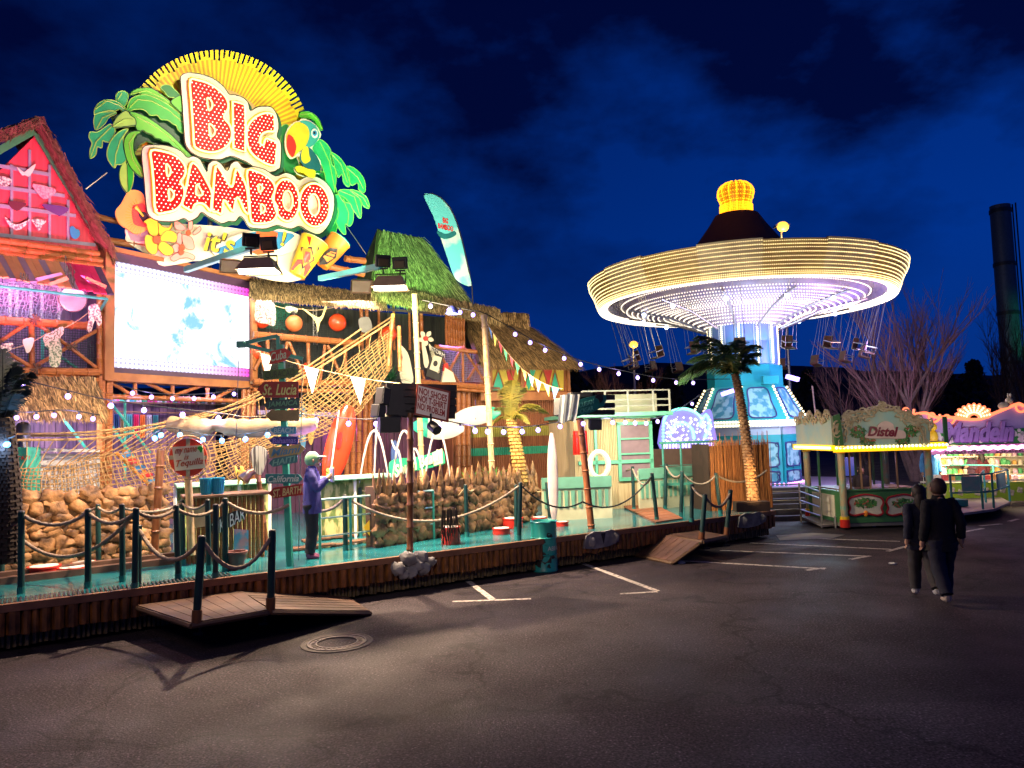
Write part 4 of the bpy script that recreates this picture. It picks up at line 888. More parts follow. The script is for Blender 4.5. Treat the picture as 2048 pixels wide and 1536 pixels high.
# ================================================================ THE BIG SIGN
SP = plane_at(450, 17.6, 52)
def z1f(L): return [(340+x/7.68, 130+y/7.68) for x, y in L]
def z2f(L): return [(280+x/4.876, 290+y/4.876) for x, y in L]
def z3f(L): return [(170+x/5.687, 160+y/5.687) for x, y in L]      # left leaves crop
def z4f(L): return [(540+x/4.386, 220+y/4.386) for x, y in L]      # toucan crop
def z5f(L): return [(220+x/8.533, 380+y/8.533) for x, y in L]      # flowers crop
def sm(L, n=4): return [(p.x, p.y) for p in catmull([(x, y, 0) for x, y in L], n, closed=True)]
def ell(cx, cy, rx, ry, rot=0, n=30):
    a = radians(rot); return [(cx+rx*cos(t)*cos(a)-ry*sin(t)*sin(a), cy+rx*cos(t)*sin(a)+ry*sin(t)*cos(a)) for t in [2*pi*k/n for k in range(n)]]
sg = thing('neon_sign', 'huge jungle sign with red bulb letters, palm leaves and toucan above the screen', 'sign', SP.hit(470, 560))
# sun disc with comb edge
cx_, cy_, RR = 432, 291, 191
pts = []; nT = 72
for k in range(nT):
    a0 = pi*1.08-(pi*1.26)*k/nT*1.0; a1 = a0-(pi*1.26)/nT*.62; a2 = a0-(pi*1.26)/nT
    for a, r_ in ((a0, RR), (a1, RR), (a1, RR-17+5*sin(k*1.3)), (a2, RR-17+5*sin(k*1.3))): pts.append((cx_+r_*cos(a)*1.0, cy_-r_*sin(a)))
board(SP, [pts], -.30, .06, 'sun_disc', mat('sun_lemon', (.90, .74, .01), .45, var=.1, bump=0), sg)
m_ray = mat('ray_orange', (.72, .38, .01), .45, var=.1)
m_haze = mat('sun_core_cream', (.78, .50, .16), .45, var=.1)
mb = MB()
for k in range(0, nT):
    a0 = pi*1.08-(pi*1.26)*(k)/nT; a1 = a0-(pi*1.26)/nT*.5
    P = [SP.hit(cx_+r_*cos(a), cy_-r_*sin(a), -.236) for a, r_ in ((a0, 95), (a0, 172), (a1, 172), (a1, 95))]; mb.poly(P)
mb.build('sun_rays', m_ray, sg, smooth=False)
board(SP, [ell(cx_-8, cy_+2, 118, 118, 0, 60)], -.235, .006, 'sun_core', m_haze, sg)
# letters
BIG_back = z1f([(160, 240), (175, 160), (270, 118), (400, 128), (560, 165), (700, 230), (830, 340), (910, 450), (1000, 460), (1120, 500), (1200, 580), (1232, 700), (1330, 650), (1440, 632), (1560, 650), (1630, 740), (1665, 860), (1670, 980), (1645, 1095), (1700, 1190), (1708, 1400), (1690, 1580)])+[(556, 338), (548, 343), (530, 344), (512, 338), (497, 326), (480, 318), (462, 312), (442, 319), (420, 318), (400, 314), (384, 305), (373, 292), (369, 275), (364, 200)]
BAM_back = z2f([(15, 100), (35, 20), (100, 0), (260, 5), (400, 60), (460, 122), (520, 110), (590, 145), (650, 262), (665, 190), (720, 152), (790, 180), (850, 252), (890, 180), (950, 160), (1010, 222), (1100, 210), (1220, 240), (1320, 302), (1420, 270), (1500, 300), (1550, 342), (1620, 310), (1720, 310), (1820, 370), (1890, 490), (1890, 640), (1840, 780), (1750, 870), (1640, 840), (1560, 790), (1480, 815), (1400, 800), (1340, 780), (1230, 815), (1130, 812), (1060, 795), (1020, 730), (975, 695), (930, 745), (870, 742), (800, 765), (720, 725), (655, 690), (600, 655), (560, 705), (480, 745), (430, 715), (340, 745), (180, 740), (90, 690), (60, 600), (40, 350)])
for nm, bk, o_ in (('upper', BIG_back, .10), ('lower', BAM_back, .16)):
    sh = [(x+6, y+7) for x, y in sm(bk, 3)]
    board(SP, [sh], o_-.12, .05, 'letter_shadow_board', mat('deep_green', (.01, .12, .05), .5, var=.2), sg)
    board(SP, [sm(bk, 3)], o_-.05, .05, 'letter_back_board', m_cream, sg)
    mb = MB(); q = sm(bk, 3); mb.tube([SP.hit(x, y, o_+.002) for x, y in q], .012, 4, closed=True); mb.build('outline', m_black, sg)
LT = {}
LT['letter_b'] = (z1f([(310, 235), (430, 232), (560, 268), (680, 330), (780, 410), (860, 500), (895, 600), (885, 690), (832, 780), (845, 830), (905, 900), (945, 990), (952, 1080), (930, 1170), (880, 1240), (800, 1300), (700, 1335), (580, 1335), (480, 1310), (400, 1270), (368, 1200), (350, 900), (325, 550)]), [z1f([(572, 510), (610, 520), (645, 570), (650, 630), (630, 680), (600, 695), (582, 640)]), z1f([(600, 915), (640, 920), (680, 970), (692, 1020), (675, 1070), (640, 1098), (615, 1080)])], .11)
LT['letter_i'] = (z1f([(962, 558), (1050, 575), (1150, 610), (1165, 900), (1158, 1335), (1060, 1310), (972, 1275), (968, 900)]), [], .11)
LT['letter_g'] = (z1f([(1600, 770), (1608, 870), (1605, 1012), (1510, 1020), (1430, 1050), (1390, 1110), (1380, 1170), (1402, 1222), (1440, 1222), (1452, 1170), (1480, 1125), (1540, 1145), (1642, 1195), (1635, 1350), (1612, 1532), (1500, 1522), (1400, 1470), (1290, 1390), (1210, 1280), (1180, 1150), (1182, 1000), (1220, 900), (1300, 810), (1400, 755), (1500, 735)]), [], .11)
LT['letter_b.001'] = (z2f([(108, 55), (240, 65), (350, 105), (420, 170), (447, 240), (430, 310), (395, 360), (430, 420), (432, 500), (400, 580), (340, 635), (260, 655), (155, 650), (135, 400), (118, 200)]), [z2f([(257, 185), (285, 210), (300, 250), (290, 290), (265, 300)]), z2f([(280, 435), (310, 440), (332, 480), (320, 520), (288, 540)])], .17)
LT['letter_a'] = (z2f([(498, 188), (548, 190), (600, 260), (660, 370), (703, 470), (697, 560), (688, 645), (650, 600), (610, 570), (560, 570), (530, 590), (508, 642), (470, 622), (412, 580), (430, 500), (460, 370)]), [z2f([(555, 385), (580, 410), (612, 482), (548, 482)])], .175)
LT['letter_m'] = (z2f([(738, 210), (790, 250), (830, 320), (880, 400), (908, 385), (938, 236), (990, 300), (1035, 400), (1052, 500), (1062, 665), (1020, 640), (990, 570), (952, 508), (930, 560), (908, 645), (870, 600), (818, 535), (800, 668), (750, 652), (703, 632), (715, 450)]), [], .172)
LT['letter_b.002'] = (z2f([(1048, 248), (1150, 262), (1240, 308), (1302, 370), (1318, 440), (1290, 520), (1332, 590), (1335, 680), (1285, 745), (1180, 765), (1088, 745), (1072, 600), (1058, 430)]), [z2f([(1155, 385), (1190, 400), (1192, 440), (1160, 457)]), z2f([(1180, 578), (1215, 600), (1217, 640), (1185, 662)])], .178)
LT['letter_o'] = (z2f(ell(1430, 537, 124, 205, -4)), [z2f(ell(1443, 542, 46, 96, -3))], .173)
LT['letter_o.001'] = (z2f(ell(1703, 585, 147, 212, -5)), [z2f(ell(1697, 582, 52, 104, -3))], .18)
def inside(x, y, P):
    c = False; j = len(P)-1
    for i in range(len(P)):
        if (P[i][1] > y) != (P[j][1] > y) and x < (P[j][0]-P[i][0])*(y-P[i][1])/(P[j][1]-P[i][1])+P[i][0]: c = not c
        j = i
    return c
def edged(x, y, P):
    return min(((x-(a[0]+b[0])/2)**2+(y-(a[1]+b[1])/2)**2)**.5 for a, b in zip(P, P[1:]+P[:1]))
g_bulb = glow('bulb_rose', (1, .76, .66), 1.5); g_neon = glow('neon_yellow', (1, .85, .30), 1.5)
m_letr = mat('letter_red', (.55, .004, .004), .45, var=.15, emit=(.8, .003, .003), es=.25, spec=.2)
for k, (o_, hs, of) in LT.items():
    o2 = sm(o_, 3) if k != 'letter_i' else o_
    hs2 = [sm(h, 3) for h in hs]
    big = [( (x-sum(a for a, _ in o2)/len(o2))*1.0+sum(a for a, _ in o2)/len(o2)-1.5, y+1) for x, y in o2]
    bx = board(SP, [o2]+hs2, of, .10, k.split('.')[0], m_letr, sg)
    mb = MB(); mb.tube([SP.hit(x, y, of+.125) for x, y in o2], .024, 6, closed=True)
    for h in hs2: mb.tube([SP.hit(x, y, of+.125) for x, y in h], .02, 6, closed=True)
    mb.build('neon_tube', g_neon, bx)
    mb = MB(); mb.tube([SP.hit(x-2, y, of+.03) for x, y in o2], .045, 6, closed=True); mb.build('return_edge', m_yellow, bx)
    # bulbs
    mb = MB(); P = [SP.uv(x, y, of+.1) for x, y in o2]; H = [[SP.uv(x, y, of+.1) for x, y in h] for h in hs2]
    xs = [p[0] for p in P]; ys = [p[1] for p in P]; st = .094; row = 0; y = min(ys)
    while y < max(ys):
        x = min(xs)+(row % 2)*st/2
        while x < max(xs):
            if inside(x, y, P) and not any(inside(x, y, h) for h in H):
                if edged(x, y, P) > .045 and all(edged(x, y, h) > .04 for h in H): mb.octa(SP.w(x, y, of+.108), .0215)
            x += st
        y += st*.9; row += 1
    mb.build('bulbs', g_bulb, bx, smooth=False)['kind'] = 'stuff'
# leaves
GR = [mat('leaf_%d' % i, c, .45, var=.25, scale=3, bump=.05) for i, c in enumerate(((.02, .42, .03), (.12, .58, .03), (.01, .20, .04), (.32, .68, .10), (.03, .46, .16), (.004, .07, .025)))]
def leaf(L, k, off, name='palm_leaf', rib=None, conv=z3f, th=.05, teeth=True):
    P = sm(conv(L), 4); o = board(SP, [P], off, th, name, GR[k], sg)
    if rib:
        mb = MB(); mb.tube([SP.hit(x, y, off+th+.004) for x, y in conv(rib)], .014, 4); mb.build('leaf_rib', GR[3], o)
    mb = MB(); mb.tube([SP.hit(x, y, off+th) for x, y in P], .011, 4, closed=True); mb.build('leaf_edge', GR[5] if k in (1, 3) else GR[3], o)
leaf([(300, 300), (800, 280), (1150, 500), (1250, 900), (1000, 900), (700, 700), (500, 950), (560, 1100), (400, 700), (330, 500)], 5, -.16)
leaf([(640, 90), (760, 95), (880, 170), (990, 260), (1100, 380), (1110, 420), (900, 300), (640, 160), (560, 170), (500, 170), (560, 110)], 1, -.08, rib=[(520, 160), (700, 120), (900, 210), (1080, 370)])
leaf([(380, 135), (440, 125), (490, 160), (480, 240), (440, 300), (360, 240), (352, 180)], 4, -.06, rib=[(370, 230), (420, 150)])
leaf([(480, 350), (500, 250), (560, 190), (680, 165), (820, 210), (960, 290), (1060, 370), (1120, 440), (1125, 600), (1060, 570), (1040, 520), (1000, 500), (950, 460), (900, 450), (860, 445), (820, 400), (740, 400), (700, 360), (640, 330), (560, 335)], 0, -.04, rib=[(500, 320), (600, 220), (760, 240), (950, 340), (1110, 480)])
leaf([(510, 370), (560, 365), (700, 420), (850, 520), (1000, 640), (1130, 780), (1230, 880), (1160, 880), (1060, 790), (1000, 760), (950, 710), (890, 700), (850, 670), (800, 660), (760, 620), (700, 600), (660, 570), (600, 590), (560, 480)], 1, -.02, rib=[(540, 390), (750, 500), (950, 640), (1160, 850)])
leaf([(105, 390), (115, 320), (170, 250), (260, 225), (350, 240), (430, 290), (480, 350), (440, 380), (400, 330), (340, 350), (280, 345), (210, 360), (150, 375)], 4, 0, rib=[(120, 330), (250, 235), (400, 290), (470, 350)])
leaf([(100, 450), (120, 390), (200, 370), (320, 360), (360, 380), (280, 420), (230, 490), (180, 540), (125, 570), (105, 520)], 4, -.02, rib=[(130, 560), (200, 430), (340, 370)])
leaf([(310, 530), (350, 440), (420, 370), (480, 350), (520, 400), (570, 440), (580, 510), (540, 520), (450, 530), (370, 540)], 3, .05, rib=[(320, 528), (440, 450), (560, 450)])
leaf([(60, 890), (55, 800), (80, 720), (45, 650), (60, 590), (140, 590), (220, 540), (290, 500), (340, 560), (330, 620), (280, 700), (230, 700), (200, 690), (190, 770), (140, 760), (120, 850)], 4, .02, rib=[(62, 880), (130, 700), (300, 530)])
leaf([(335, 1000), (270, 920), (250, 830), (280, 720), (340, 630), (420, 570), (490, 560), (440, 640), (440, 740), (470, 900), (410, 960), (360, 960)], 4, .04, rib=[(338, 990), (350, 850), (400, 690), (480, 570)])
leaf([(660, 1110), (580, 1060), (510, 980), (460, 860), (440, 720), (480, 620), (560, 580), (640, 590), (580, 640), (555, 740), (570, 850), (620, 950), (665, 1020)], 1, .05, rib=[(655, 1090), (540, 900), (500, 720), (570, 610)])
leaf([(440, 1240), (400, 1160), (390, 1050), (420, 960), (470, 930), (480, 1050), (485, 1270)], 3, .03)
leaf([(485, 1270), (475, 1100), (480, 950), (540, 1000), (550, 1120), (520, 1240)], 0, .03)
leaf([(860, 90), (900, 55), (960, 60), (1010, 100), (1060, 150), (1075, 200), (1000, 200), (950, 190), (900, 130)], 2, .0)
leaf([(980, 250), (1040, 195), (1100, 190), (1110, 360), (1050, 330)], 1, .02)
for L, k, rb in (([(370, 345), (390, 290), (440, 260), (500, 300), (540, 380), (580, 600), (560, 760), (600, 900), (560, 1000), (520, 1000), (480, 560)], 4, [(440, 280), (520, 450), (570, 700)]),
              ([(530, 380), (570, 385), (640, 450), (690, 560), (695, 670), (650, 640), (630, 560), (600, 590), (570, 510), (540, 470)], 4, [(545, 390), (620, 470), (680, 640)]),
              ([(670, 500), (740, 510), (810, 580), (835, 650), (830, 720), (780, 700), (770, 640), (720, 660), (695, 620)], 4, [(680, 510), (770, 590), (820, 690)]),
              ([(600, 710), (690, 700), (760, 740), (800, 830), (795, 950), (750, 900), (720, 860), (700, 820), (640, 800)], 4, [(610, 705), (740, 760), (792, 930)]),
              ([(700, 700), (780, 715), (850, 770), (872, 860), (820, 840), (790, 780)], 4, [(720, 710), (820, 770), (865, 850)]),
              ([(560, 760), (640, 760), (720, 850), (730, 960), (700, 1020), (660, 1000), (665, 1090), (620, 1060), (570, 950)], 4, [(640, 780), (690, 900), (680, 1010)]),
              ([(400, 560), (460, 540), (560, 640), (600, 800), (600, 980), (560, 1100), (500, 1100), (540, 800)], 2, None),
              ([(255, 60), (270, 15), (350, 15), (410, 55), (445, 110), (465, 178), (420, 150), (380, 90), (310, 75)], 1, [(265, 40), (360, 30), (430, 100), (460, 170)]),
              ([(100, 150), (160, 140), (150, 300), (240, 420), (240, 560), (130, 540), (100, 300)], 2, None)):
    leaf(L, k, -.03 if k == 4 else -.08, rib=rb, conv=z4f)
# toucan
tb = board(SP, [sm(z4f([(190, 425), (150, 380), (132, 300), (135, 220), (165, 150), (215, 105), (260, 95), (280, 75), (340, 90), (400, 130), (445, 200), (440, 240), (400, 290), (370, 345), (440, 440), (450, 550), (400, 555), (400, 600), (330, 590), (240, 555), (215, 500), (260, 470), (240, 400), (290, 330), (240, 400)]), 3)], .12, .06, 'toucan_board', m_cream, sg)
for nm, L, mm, o_ in (('toucan_body', [(320, 320), (370, 350), (430, 440), (440, 530), (330, 510), (280, 470), (262, 420), (280, 350)], mat('toucan_dark', (.01, .10, .12), .5), .185),
                 ('toucan_head', [(265, 95), (340, 100), (400, 140), (435, 210), (420, 260), (380, 310), (330, 330), (290, 330), (330, 240), (300, 140)], mat('toucan_green', (.04, .32, .28), .5), .187),
                 ('toucan_bib', [(285, 350), (330, 320), (345, 400), (355, 440), (310, 470), (275, 430)], m_yellow, .19),
                 ('beak', [(215, 115), (270, 110), (330, 150), (345, 230), (310, 320), (260, 360), (200, 415), (160, 370), (145, 290), (150, 200)], mat('beak_yellow', (.8, .48, .02), .4), .192),
                 ('beak_tip', [(160, 215), (205, 245), (230, 310), (225, 360), (200, 415), (160, 365), (146, 290)], m_red, .2),
                 ('toucan_feet', [(225, 500), (270, 490), (330, 515), (395, 530), (392, 590), (340, 585), (290, 550), (240, 540)], m_yellow, .19)):
    board(SP, [sm(z4f(L), 3)], o_, .02, nm, mm, tb)
board(SP, [z4f(ell(392, 205, 30, 42, -10, 20))], .215, .01, 'eye_white', m_white, tb); board(SP, [z4f(ell(394, 203, 20, 24, 0, 16))], .227, .008, 'iris', m_blue, tb); board(SP, [z4f(ell(390, 200, 9, 12, 0, 12))], .236, .006, 'pupil', m_black, tb)
# cream lower board, flowers
board(SP, [sm(z5f([(270, 640), (500, 560), (1000, 560), (1600, 600), (2048, 640)])+[(560, 470), (600, 480), (640, 500), (600, 560), (520, 555), (420, 520), (330, 532), (305, 515), (255, 485), (252, 470)], 3)], -.12, .05, 'lower_back_board', m_cream, sg)
board(SP, [sm([(258, 425), (290, 395), (310, 470), (262, 480)], 3)], -.10, .04, 'trunk_board', mat('trunk_grey', (.35, .33, .33), .6), sg)
m_hib = mat('hibiscus_orange', (.85, .40, .10), .5, var=.1, scale=2); m_pinkf = mat('orchid_pink', (.80, .36, .28), .5, var=.2, scale=3); m_yf = mat('flower_yellow', (.82, .58, .03), .45, var=.12, scale=2)
hb = board(SP, [sm(z5f([(90, 370), (190, 230), (260, 100), (330, 10), (450, 0), (560, 60), (600, 200), (640, 420), (640, 640), (560, 720), (430, 745), (300, 670), (150, 560)]), 4)], .0, .05, 'hibiscus', m_hib, sg)
board(SP, [sm(z5f([(380, 300), (480, 240), (600, 260), (630, 600), (520, 620), (400, 560)]), 3)], .052, .006, 'throat', mat('hibiscus_red', (.70, .06, .06), .5), hb)
board(SP, [sm(z5f([(480, 400), (560, 370), (640, 420), (620, 560), (560, 540)]), 3)], .06, .006, 'throat_dark', m_dark, hb)
mb = MB(); mb.tube([SP.hit(x, y, .1) for x, y in z5f([(570, 450), (500, 360), (430, 290)])], [.02, .025, .05], 6); mb.build('stamen', m_yf, hb)
mb = MB()
for k in range(16):
    a = 2.0+k*.17; mb.tube([SP.hit(*z5f([(560+120*cos(a), 460-130*sin(a))])[0], .053), SP.hit(*z5f([(560+300*cos(a), 460-330*sin(a))])[0], .053)], .006, 4)
mb.build('veins', m_ray, hb)
def flower(cx, cy, pet, mm, cm, off, rc, nm):
    fl = None
    for i, L in enumerate(pet):
        P = sm(z5f(L), 4); o = board(SP, [P], off+.006*i, .03, nm if i == 0 else 'petal', mm, sg if i == 0 else fl)
        if i == 0: fl = o
        mb = MB(); mb.tube([SP.hit(x, y, off+.006*i+.03) for x, y in P], .007, 4, closed=True); mb.build('petal_edge', m_bambood, fl)
    for (x, y, rr) in rc: board(SP, [z5f(ell(x, y, rr, rr*1.1, 0, 16))], off+.06, .04, 'flower_heart', cm, fl)
m_heart = mat('flower_heart', (.55, .10, .03), .4)
flower(0, 0, [[(1060, 560), (1000, 640), (900, 620), (820, 560), (830, 720), (870, 780), (1000, 700), (1050, 640)], [(570, 540), (700, 470), (800, 500), (830, 700), (800, 790), (700, 770), (640, 680), (620, 580)], [(870, 790), (960, 700), (1060, 700), (1140, 770), (1120, 890), (1000, 880), (880, 870)], [(870, 880), (960, 900), (1080, 1000), (1070, 1090), (960, 1120), (870, 1060), (820, 980)], [(800, 900), (810, 1020), (780, 1090), (700, 1090), (620, 1000), (590, 850), (620, 770), (720, 790)]], m_yf, m_heart, .10, [(800, 845, 65)], 'yellow_flower')
flower(0, 0, [[(1100, 620), (1110, 530), (1200, 560), (1290, 640), (1260, 690), (1150, 680)], [(1350, 470), (1400, 480), (1410, 660), (1340, 670)], [(1420, 720), (1530, 620), (1550, 690), (1440, 770)]], m_pinkf, m_heart, .06, [(1340, 730, 45)], 'pink_orchid')
flower(0, 0, [[(1180, 720), (1140, 800), (1150, 960), (1210, 960), (1240, 800)], [(1240, 760), (1380, 800), (1430, 900), (1430, 1010), (1300, 1000), (1240, 900)], [(1270, 1050), (1440, 1120), (1420, 1200), (1330, 1160), (1200, 1170), (1090, 1220), (1030, 1160), (1120, 1080)], [(1170, 1060), (1060, 1040), (1080, 930), (1180, 930)]], m_pinkf, m_heart, .09, [(1230, 980, 50), (1220, 1060, 45)], 'pink_orchid')
# surfboard
sf = [(428, 496), (448, 481), (480, 468), (520, 460), (560, 458), (590, 466), (612, 478), (603, 492), (580, 505), (540, 515), (480, 518), (440, 514), (425, 505)]
sb = board(SP, [sm(sf, 4)], .02, .06, 'surfboard', m_cream, sg)
def inset(L, k=.88): 
    cx, cy = sum(x for x, _ in L)/len(L), sum(y for _, y in L)/len(L); return [(cx+(x-cx)*k, cy+(y-cy)*k) for x, y in L]
board(SP, [[(433, 497), (470, 484), (492, 466), (520, 463), (516, 480), (490, 500), (470, 505), (450, 512), (434, 506)]], .082, .005, 'blue_stripe', m_blue, sb)
board(SP, [[(514, 462), (545, 461), (556, 466), (548, 505), (515, 510), (495, 500)]], .083, .006, 'red_stripe', mat('stripe_red', (.75, .12, .03), .45), sb)
board(SP, [[(546, 461), (585, 467), (590, 472), (560, 498), (552, 500)]], .082, .005, 'blue_stripe', m_blue, sb)
for s_, bx in (("it's", (407, 464, 470, 505)), ('!', (561, 463, 572, 492))):
    text(SP, s_, (bx[0]+1.5, bx[1]+1.5, bx[2]+1.5, bx[3]+1.5), .09, .015, m_black, sb, shear=.25, bold=.03); text(SP, s_, bx, .11, .02, m_yf, sb, shear=.25, bold=.015)
# drums
def drum(top, bot, rt, rb_, mm, hm, lab):
    a = SP.hit(*top, .35); b = SP.hit(*bot, .2); mb = MB(); mb.tube([b, b+(a-b)*.5, a-(a-b)*.04, a], [rb_, (rt+rb_)/2*1.04, rt, rt*1.05], 24); d = mb.build('drum', mm, sg)
    mb = MB(); mb.tube([a, a+(a-b).normalized()*.03], rt*.96, 24); mb.build('drum_head', hm, d)
    return d, a, b
d1, a, b = drum((630, 482), (594, 550), .36, .20, m_yf, m_cream, '')
def dpatch(a, b, rt, rb_, L, mm, par, nm='painted_mark', lift=.012):
    """patch in drum coords (angle, t)"""
    ax = (a-b).normalized(); s1 = ax.cross(V((0, 0, 1))).normalized(); s2 = (s1.cross(ax)).normalized()
    toe = (EYEP-b); toe -= ax*toe.dot(ax); toe.normalize(); sd = ax.cross(toe).normalized()
    P = []
    for an, t in L:
        r_ = rb_+(rt-rb_)*t+lift; P.append(b+(a-b)*t+toe*(r_*cos(an))+sd*(r_*sin(an)))
    mb = MB(); mb.slab(P, toe*.004); mb.build(nm, mm, par, smooth=False)
for L, mm in (([(-.9, .02), (.9, .02), (.8, .3), (.2, .42), (-.6, .30)], m_red), ([(-.8, .62), (0, .74), (.75, .50), (.15, .12)], m_black), ([(-.6, .6), (0, .68), (.58, .48), (.12, .2)], mat('drum_orange', (.85, .25, .02), .4)), ([(-.25, .56), (.1, .6), (.35, .45), (.1, .28), (-.15, .4)], m_red), ([(-.08, .5), (.12, .5), (.18, .38), (0, .36)], m_black), ([(-.6, .92), (-.3, .94), (-.15, .72)], m_red), ([(.3, .85), (.55, .8), (.5, .70)], m_black)): dpatch(a, b, .36, .20, L, mm, d1, lift=.03 if mm is m_black else .045)
d2, a, b = drum((680, 480), (640, 528), .30, .24, m_orange, mat('drum_head_teal', (.10, .75, .62), .35), '')
dpatch(a, b, .30, .24, [(-.5, .1), (-.2, .5), (.3, .62), (.75, .4), (.5, .05), (.0, -.12)], m_black, d2, lift=.04); dpatch(a, b, .30, .24, [(-.2, .15), (0, .42), (.4, .5), (.55, .3), (.35, .1)], m_orange, d2, lift=.055)
for y in (.2, .32): dpatch(a, b, .30, .24, [(-.2, y), (.5, y+.12), (.5, y+.16), (-.2, y+.04)], m_black, d2, lift=.07)
# supports: bamboo poles left and right and teal beams
mb = MB()
for p, q, r_ in (((190, 432), (256, 448), .07), ((205, 480), (292, 492), .09), ((690, 517), (730, 522), .09), ((655, 532), (728, 548), .09), ((600, 500), (604, 560), .08)): mb.bamboo(SP.hit(*p, -.15), SP.hit(*q, -.15), r_, 8, .5)
mb.each('support_bamboo', m_bamboo, sg)
mb = MB()
for x in (330, 420, 520, 610): mb.cyl(SP.hit(x, 300, -.45), SP.hit(x, 505, -.45), .06, 8)
for y in (300, 400, 480): mb.cyl(SP.hit(300, y, -.45), SP.hit(640, y, -.45), .05, 8)
for k in range(4): mb.cyl(SP.hit(330+k*90, 420, -.45), SP.hit(330+k*90, 540, -2.6), .04, 8)
mb.build('steel_truss', m_steel, sg)
# guy wires
mb = MB(); mb.cyl(SP.hit(693, 452, 0), SP.hit(732, 508, .2), .012, 5); mb.cyl(SP.hit(171, 378, 0), SP.hit(214, 345, .0), .014, 5); mb.build('guy_wire', m_steel, sg)
# lamps on the sign: from below, white; green at right; red on gable
lamp('AREA', 'sign_floods', SP.w(*SP.uv(450, 560), 5.0), 300, (1, .86, .62), 3.0, SP.hit(440, 400), sy=.3)
lamp('AREA', 'sign_floods_low', SP.w(*SP.uv(420, 550), 1.4), 14, (1, .95, .85), 2.4, SP.hit(430, 470), sy=.2)
lamp('SPOT', 'green_sign_spot', SP.w(*SP.uv(740, 600), 3.0), 1500, (.15, 1, .45), .1, SP.hit(690, 380), 50, .7)
lamp('SPOT', 'red_gable_spot', LP.hit(60, 740, 3.0), 3000, (1, .16, .42), .1, LP.hit(70, 400, 0), 70, .6)
lamp('POINT', 'gable_fill', LP.hit(90, 600, 3.0), 190, (1, .5, .45), .2)

lamp('SPOT', 'sun_disc_spot', SP.w(*SP.uv(470, 240), 7.0)+V((0, 0, 1.5)), 2500, (1, .9, .6), .5, SP.hit(455, 190), 46, .8)  # unseen spot added in front to brighten the sun disc
lamp('AREA', 'eave_wash', RP.hit(740, 640, 4.6), 520, (1, .84, .5), 3.5, RP.hit(740, 585, .5), sy=.4)  # soft lamp added before the eaves to brighten the straw, no fitting
lamp('AREA', 'front_fill', V((-6, 1.5, 7.5)), 150, (1, .74, .62), 2.5, V((-2, 13, 1.2)))  # unseen soft fill lamp added to brighten signs and deck skirt
lamp('SPOT', 'sign_fill', V((-1.0, 6, 4.6)), 420, (1, .86, .72), .3, V((-1.6, 12.7, 2.9)), 62, .8)
# ================================================================ FLOOD LAMPS ON ARMS
m_boxl = mat('lamp_box', (.62, .42, .24), .4, metal=.4, var=.2, bump=.03)
def floodset(px, py, Y, aim, lab, lit=True, s_=1.0, tilt=.0, yaw=0):
    c = at(px, py, Y); t_ = thing('floodlight', lab, 'floodlight', c, 'floodlights on the teal arms')
    mx = Matrix.Rotation(yaw, 3, 'Z') @ Matrix.Rotation(tilt, 3, 'X')
    w_, h_, d_ = .36*s_, .26*s_, .30*s_
    P = lambda x, y, z: c+mx @ V((x, y, z))
    mb = MB(); top = [P(-w_*.7, -d_*.6, h_), P(w_*.7, -d_*.6, h_), P(w_*.7, d_*.6, h_), P(-w_*.7, d_*.6, h_)]; bot = [P(-w_*1.05, -d_*1.2, 0), P(w_*1.05, -d_*1.2, 0), P(w_, d_, 0), P(-w_, d_, 0)]
    b = mb.vs(bot+top)
    for q in ((4, 5, 6, 7), (0, 1, 5, 4), (1, 2, 6, 5), (2, 3, 7, 6), (3, 0, 4, 7)): mb.face([b+i for i in q])
    mb.build('housing', m_boxl, t_, bevel=.01)
    mb = MB(); mb.slab([P(-w_*.9, -d_*.95, .02), P(w_*.9, -d_*.95, .02), P(w_*.85, d_*.85, .02), P(-w_*.85, d_*.85, .02)], mx @ V((0, 0, .02)))
    mb.build('lamp_glass', glow('flood_glass', (1, .9, .68), 14) if lit else mat('flood_glass_off', (.5, .35, .2), .15, bump=0), t_)
    if lit:
        mb = MB(); mb.tube([P(-w_*.85, -d_*1.0, -.03), P(w_*.85, -d_*1.0, -.03)], .05, 8); mb.build('tube_lamp', glow('flood_glass', (1, .9, .68), 14), t_)
    mb = MB(); mb.tube([P(-w_*.9, 0, h_*.5), P(-w_*.9, 0, h_*1.25), P(w_*.9, 0, h_*1.25), P(w_*.9, 0, h_*.5)], .015, 6); mb.build('yoke', m_black, t_)
    return c
fl1 = floodset(521, 545, 12.8, None, 'lit yellow floodlight left of centre hanging under the sign', s_=.9)
fl2 = floodset(782, 578, 14.2, None, 'lit yellow floodlight on the teal arm before the green roof', s_=.9)
floodset(461, 535, 13.0, None, 'unlit boxy floodlight left of the lit one under the sign', lit=False, s_=.5, tilt=-.6, yaw=.5)
floodset(722, 575, 14.4, None, 'unlit boxy floodlight left of the lit one before the green roof', lit=False, s_=.55, tilt=-.6, yaw=.3)
mb = MB()
def ledflood(px, py, Y, lab, yaw, s_=.2):
    c = at(px, py, Y); t_ = thing('led_floodlight', lab, 'floodlight', c, 'small black floodlights on the lamp arms'); mx = Matrix.Rotation(yaw, 3, 'Z') @ Matrix.Rotation(.25, 3, 'X')
    mb = MB(); mb.box(c, (s_*1.5, .07, s_*1.2), mx=mx); mb.build('lamp_body', m_black, t_, bevel=.02)
    mb = MB(); mb.box(c+mx @ V((0, -.045, -.02)), (s_*1.0, .03, s_*.7), mx=mx); mb.build('driver_box', mat('dark_brown_metal', (.06, .04, .02), .4), t_, bevel=.01)
    mb = MB(); mb.box(c+V((0, 0, -s_*.75)), (s_, .02, .03)); mb.cyl(c+V((0, 0, -s_*.75)), c+V((0, 0, -s_*1.3)), .02, 6); mb.build('bracket', m_black, t_)
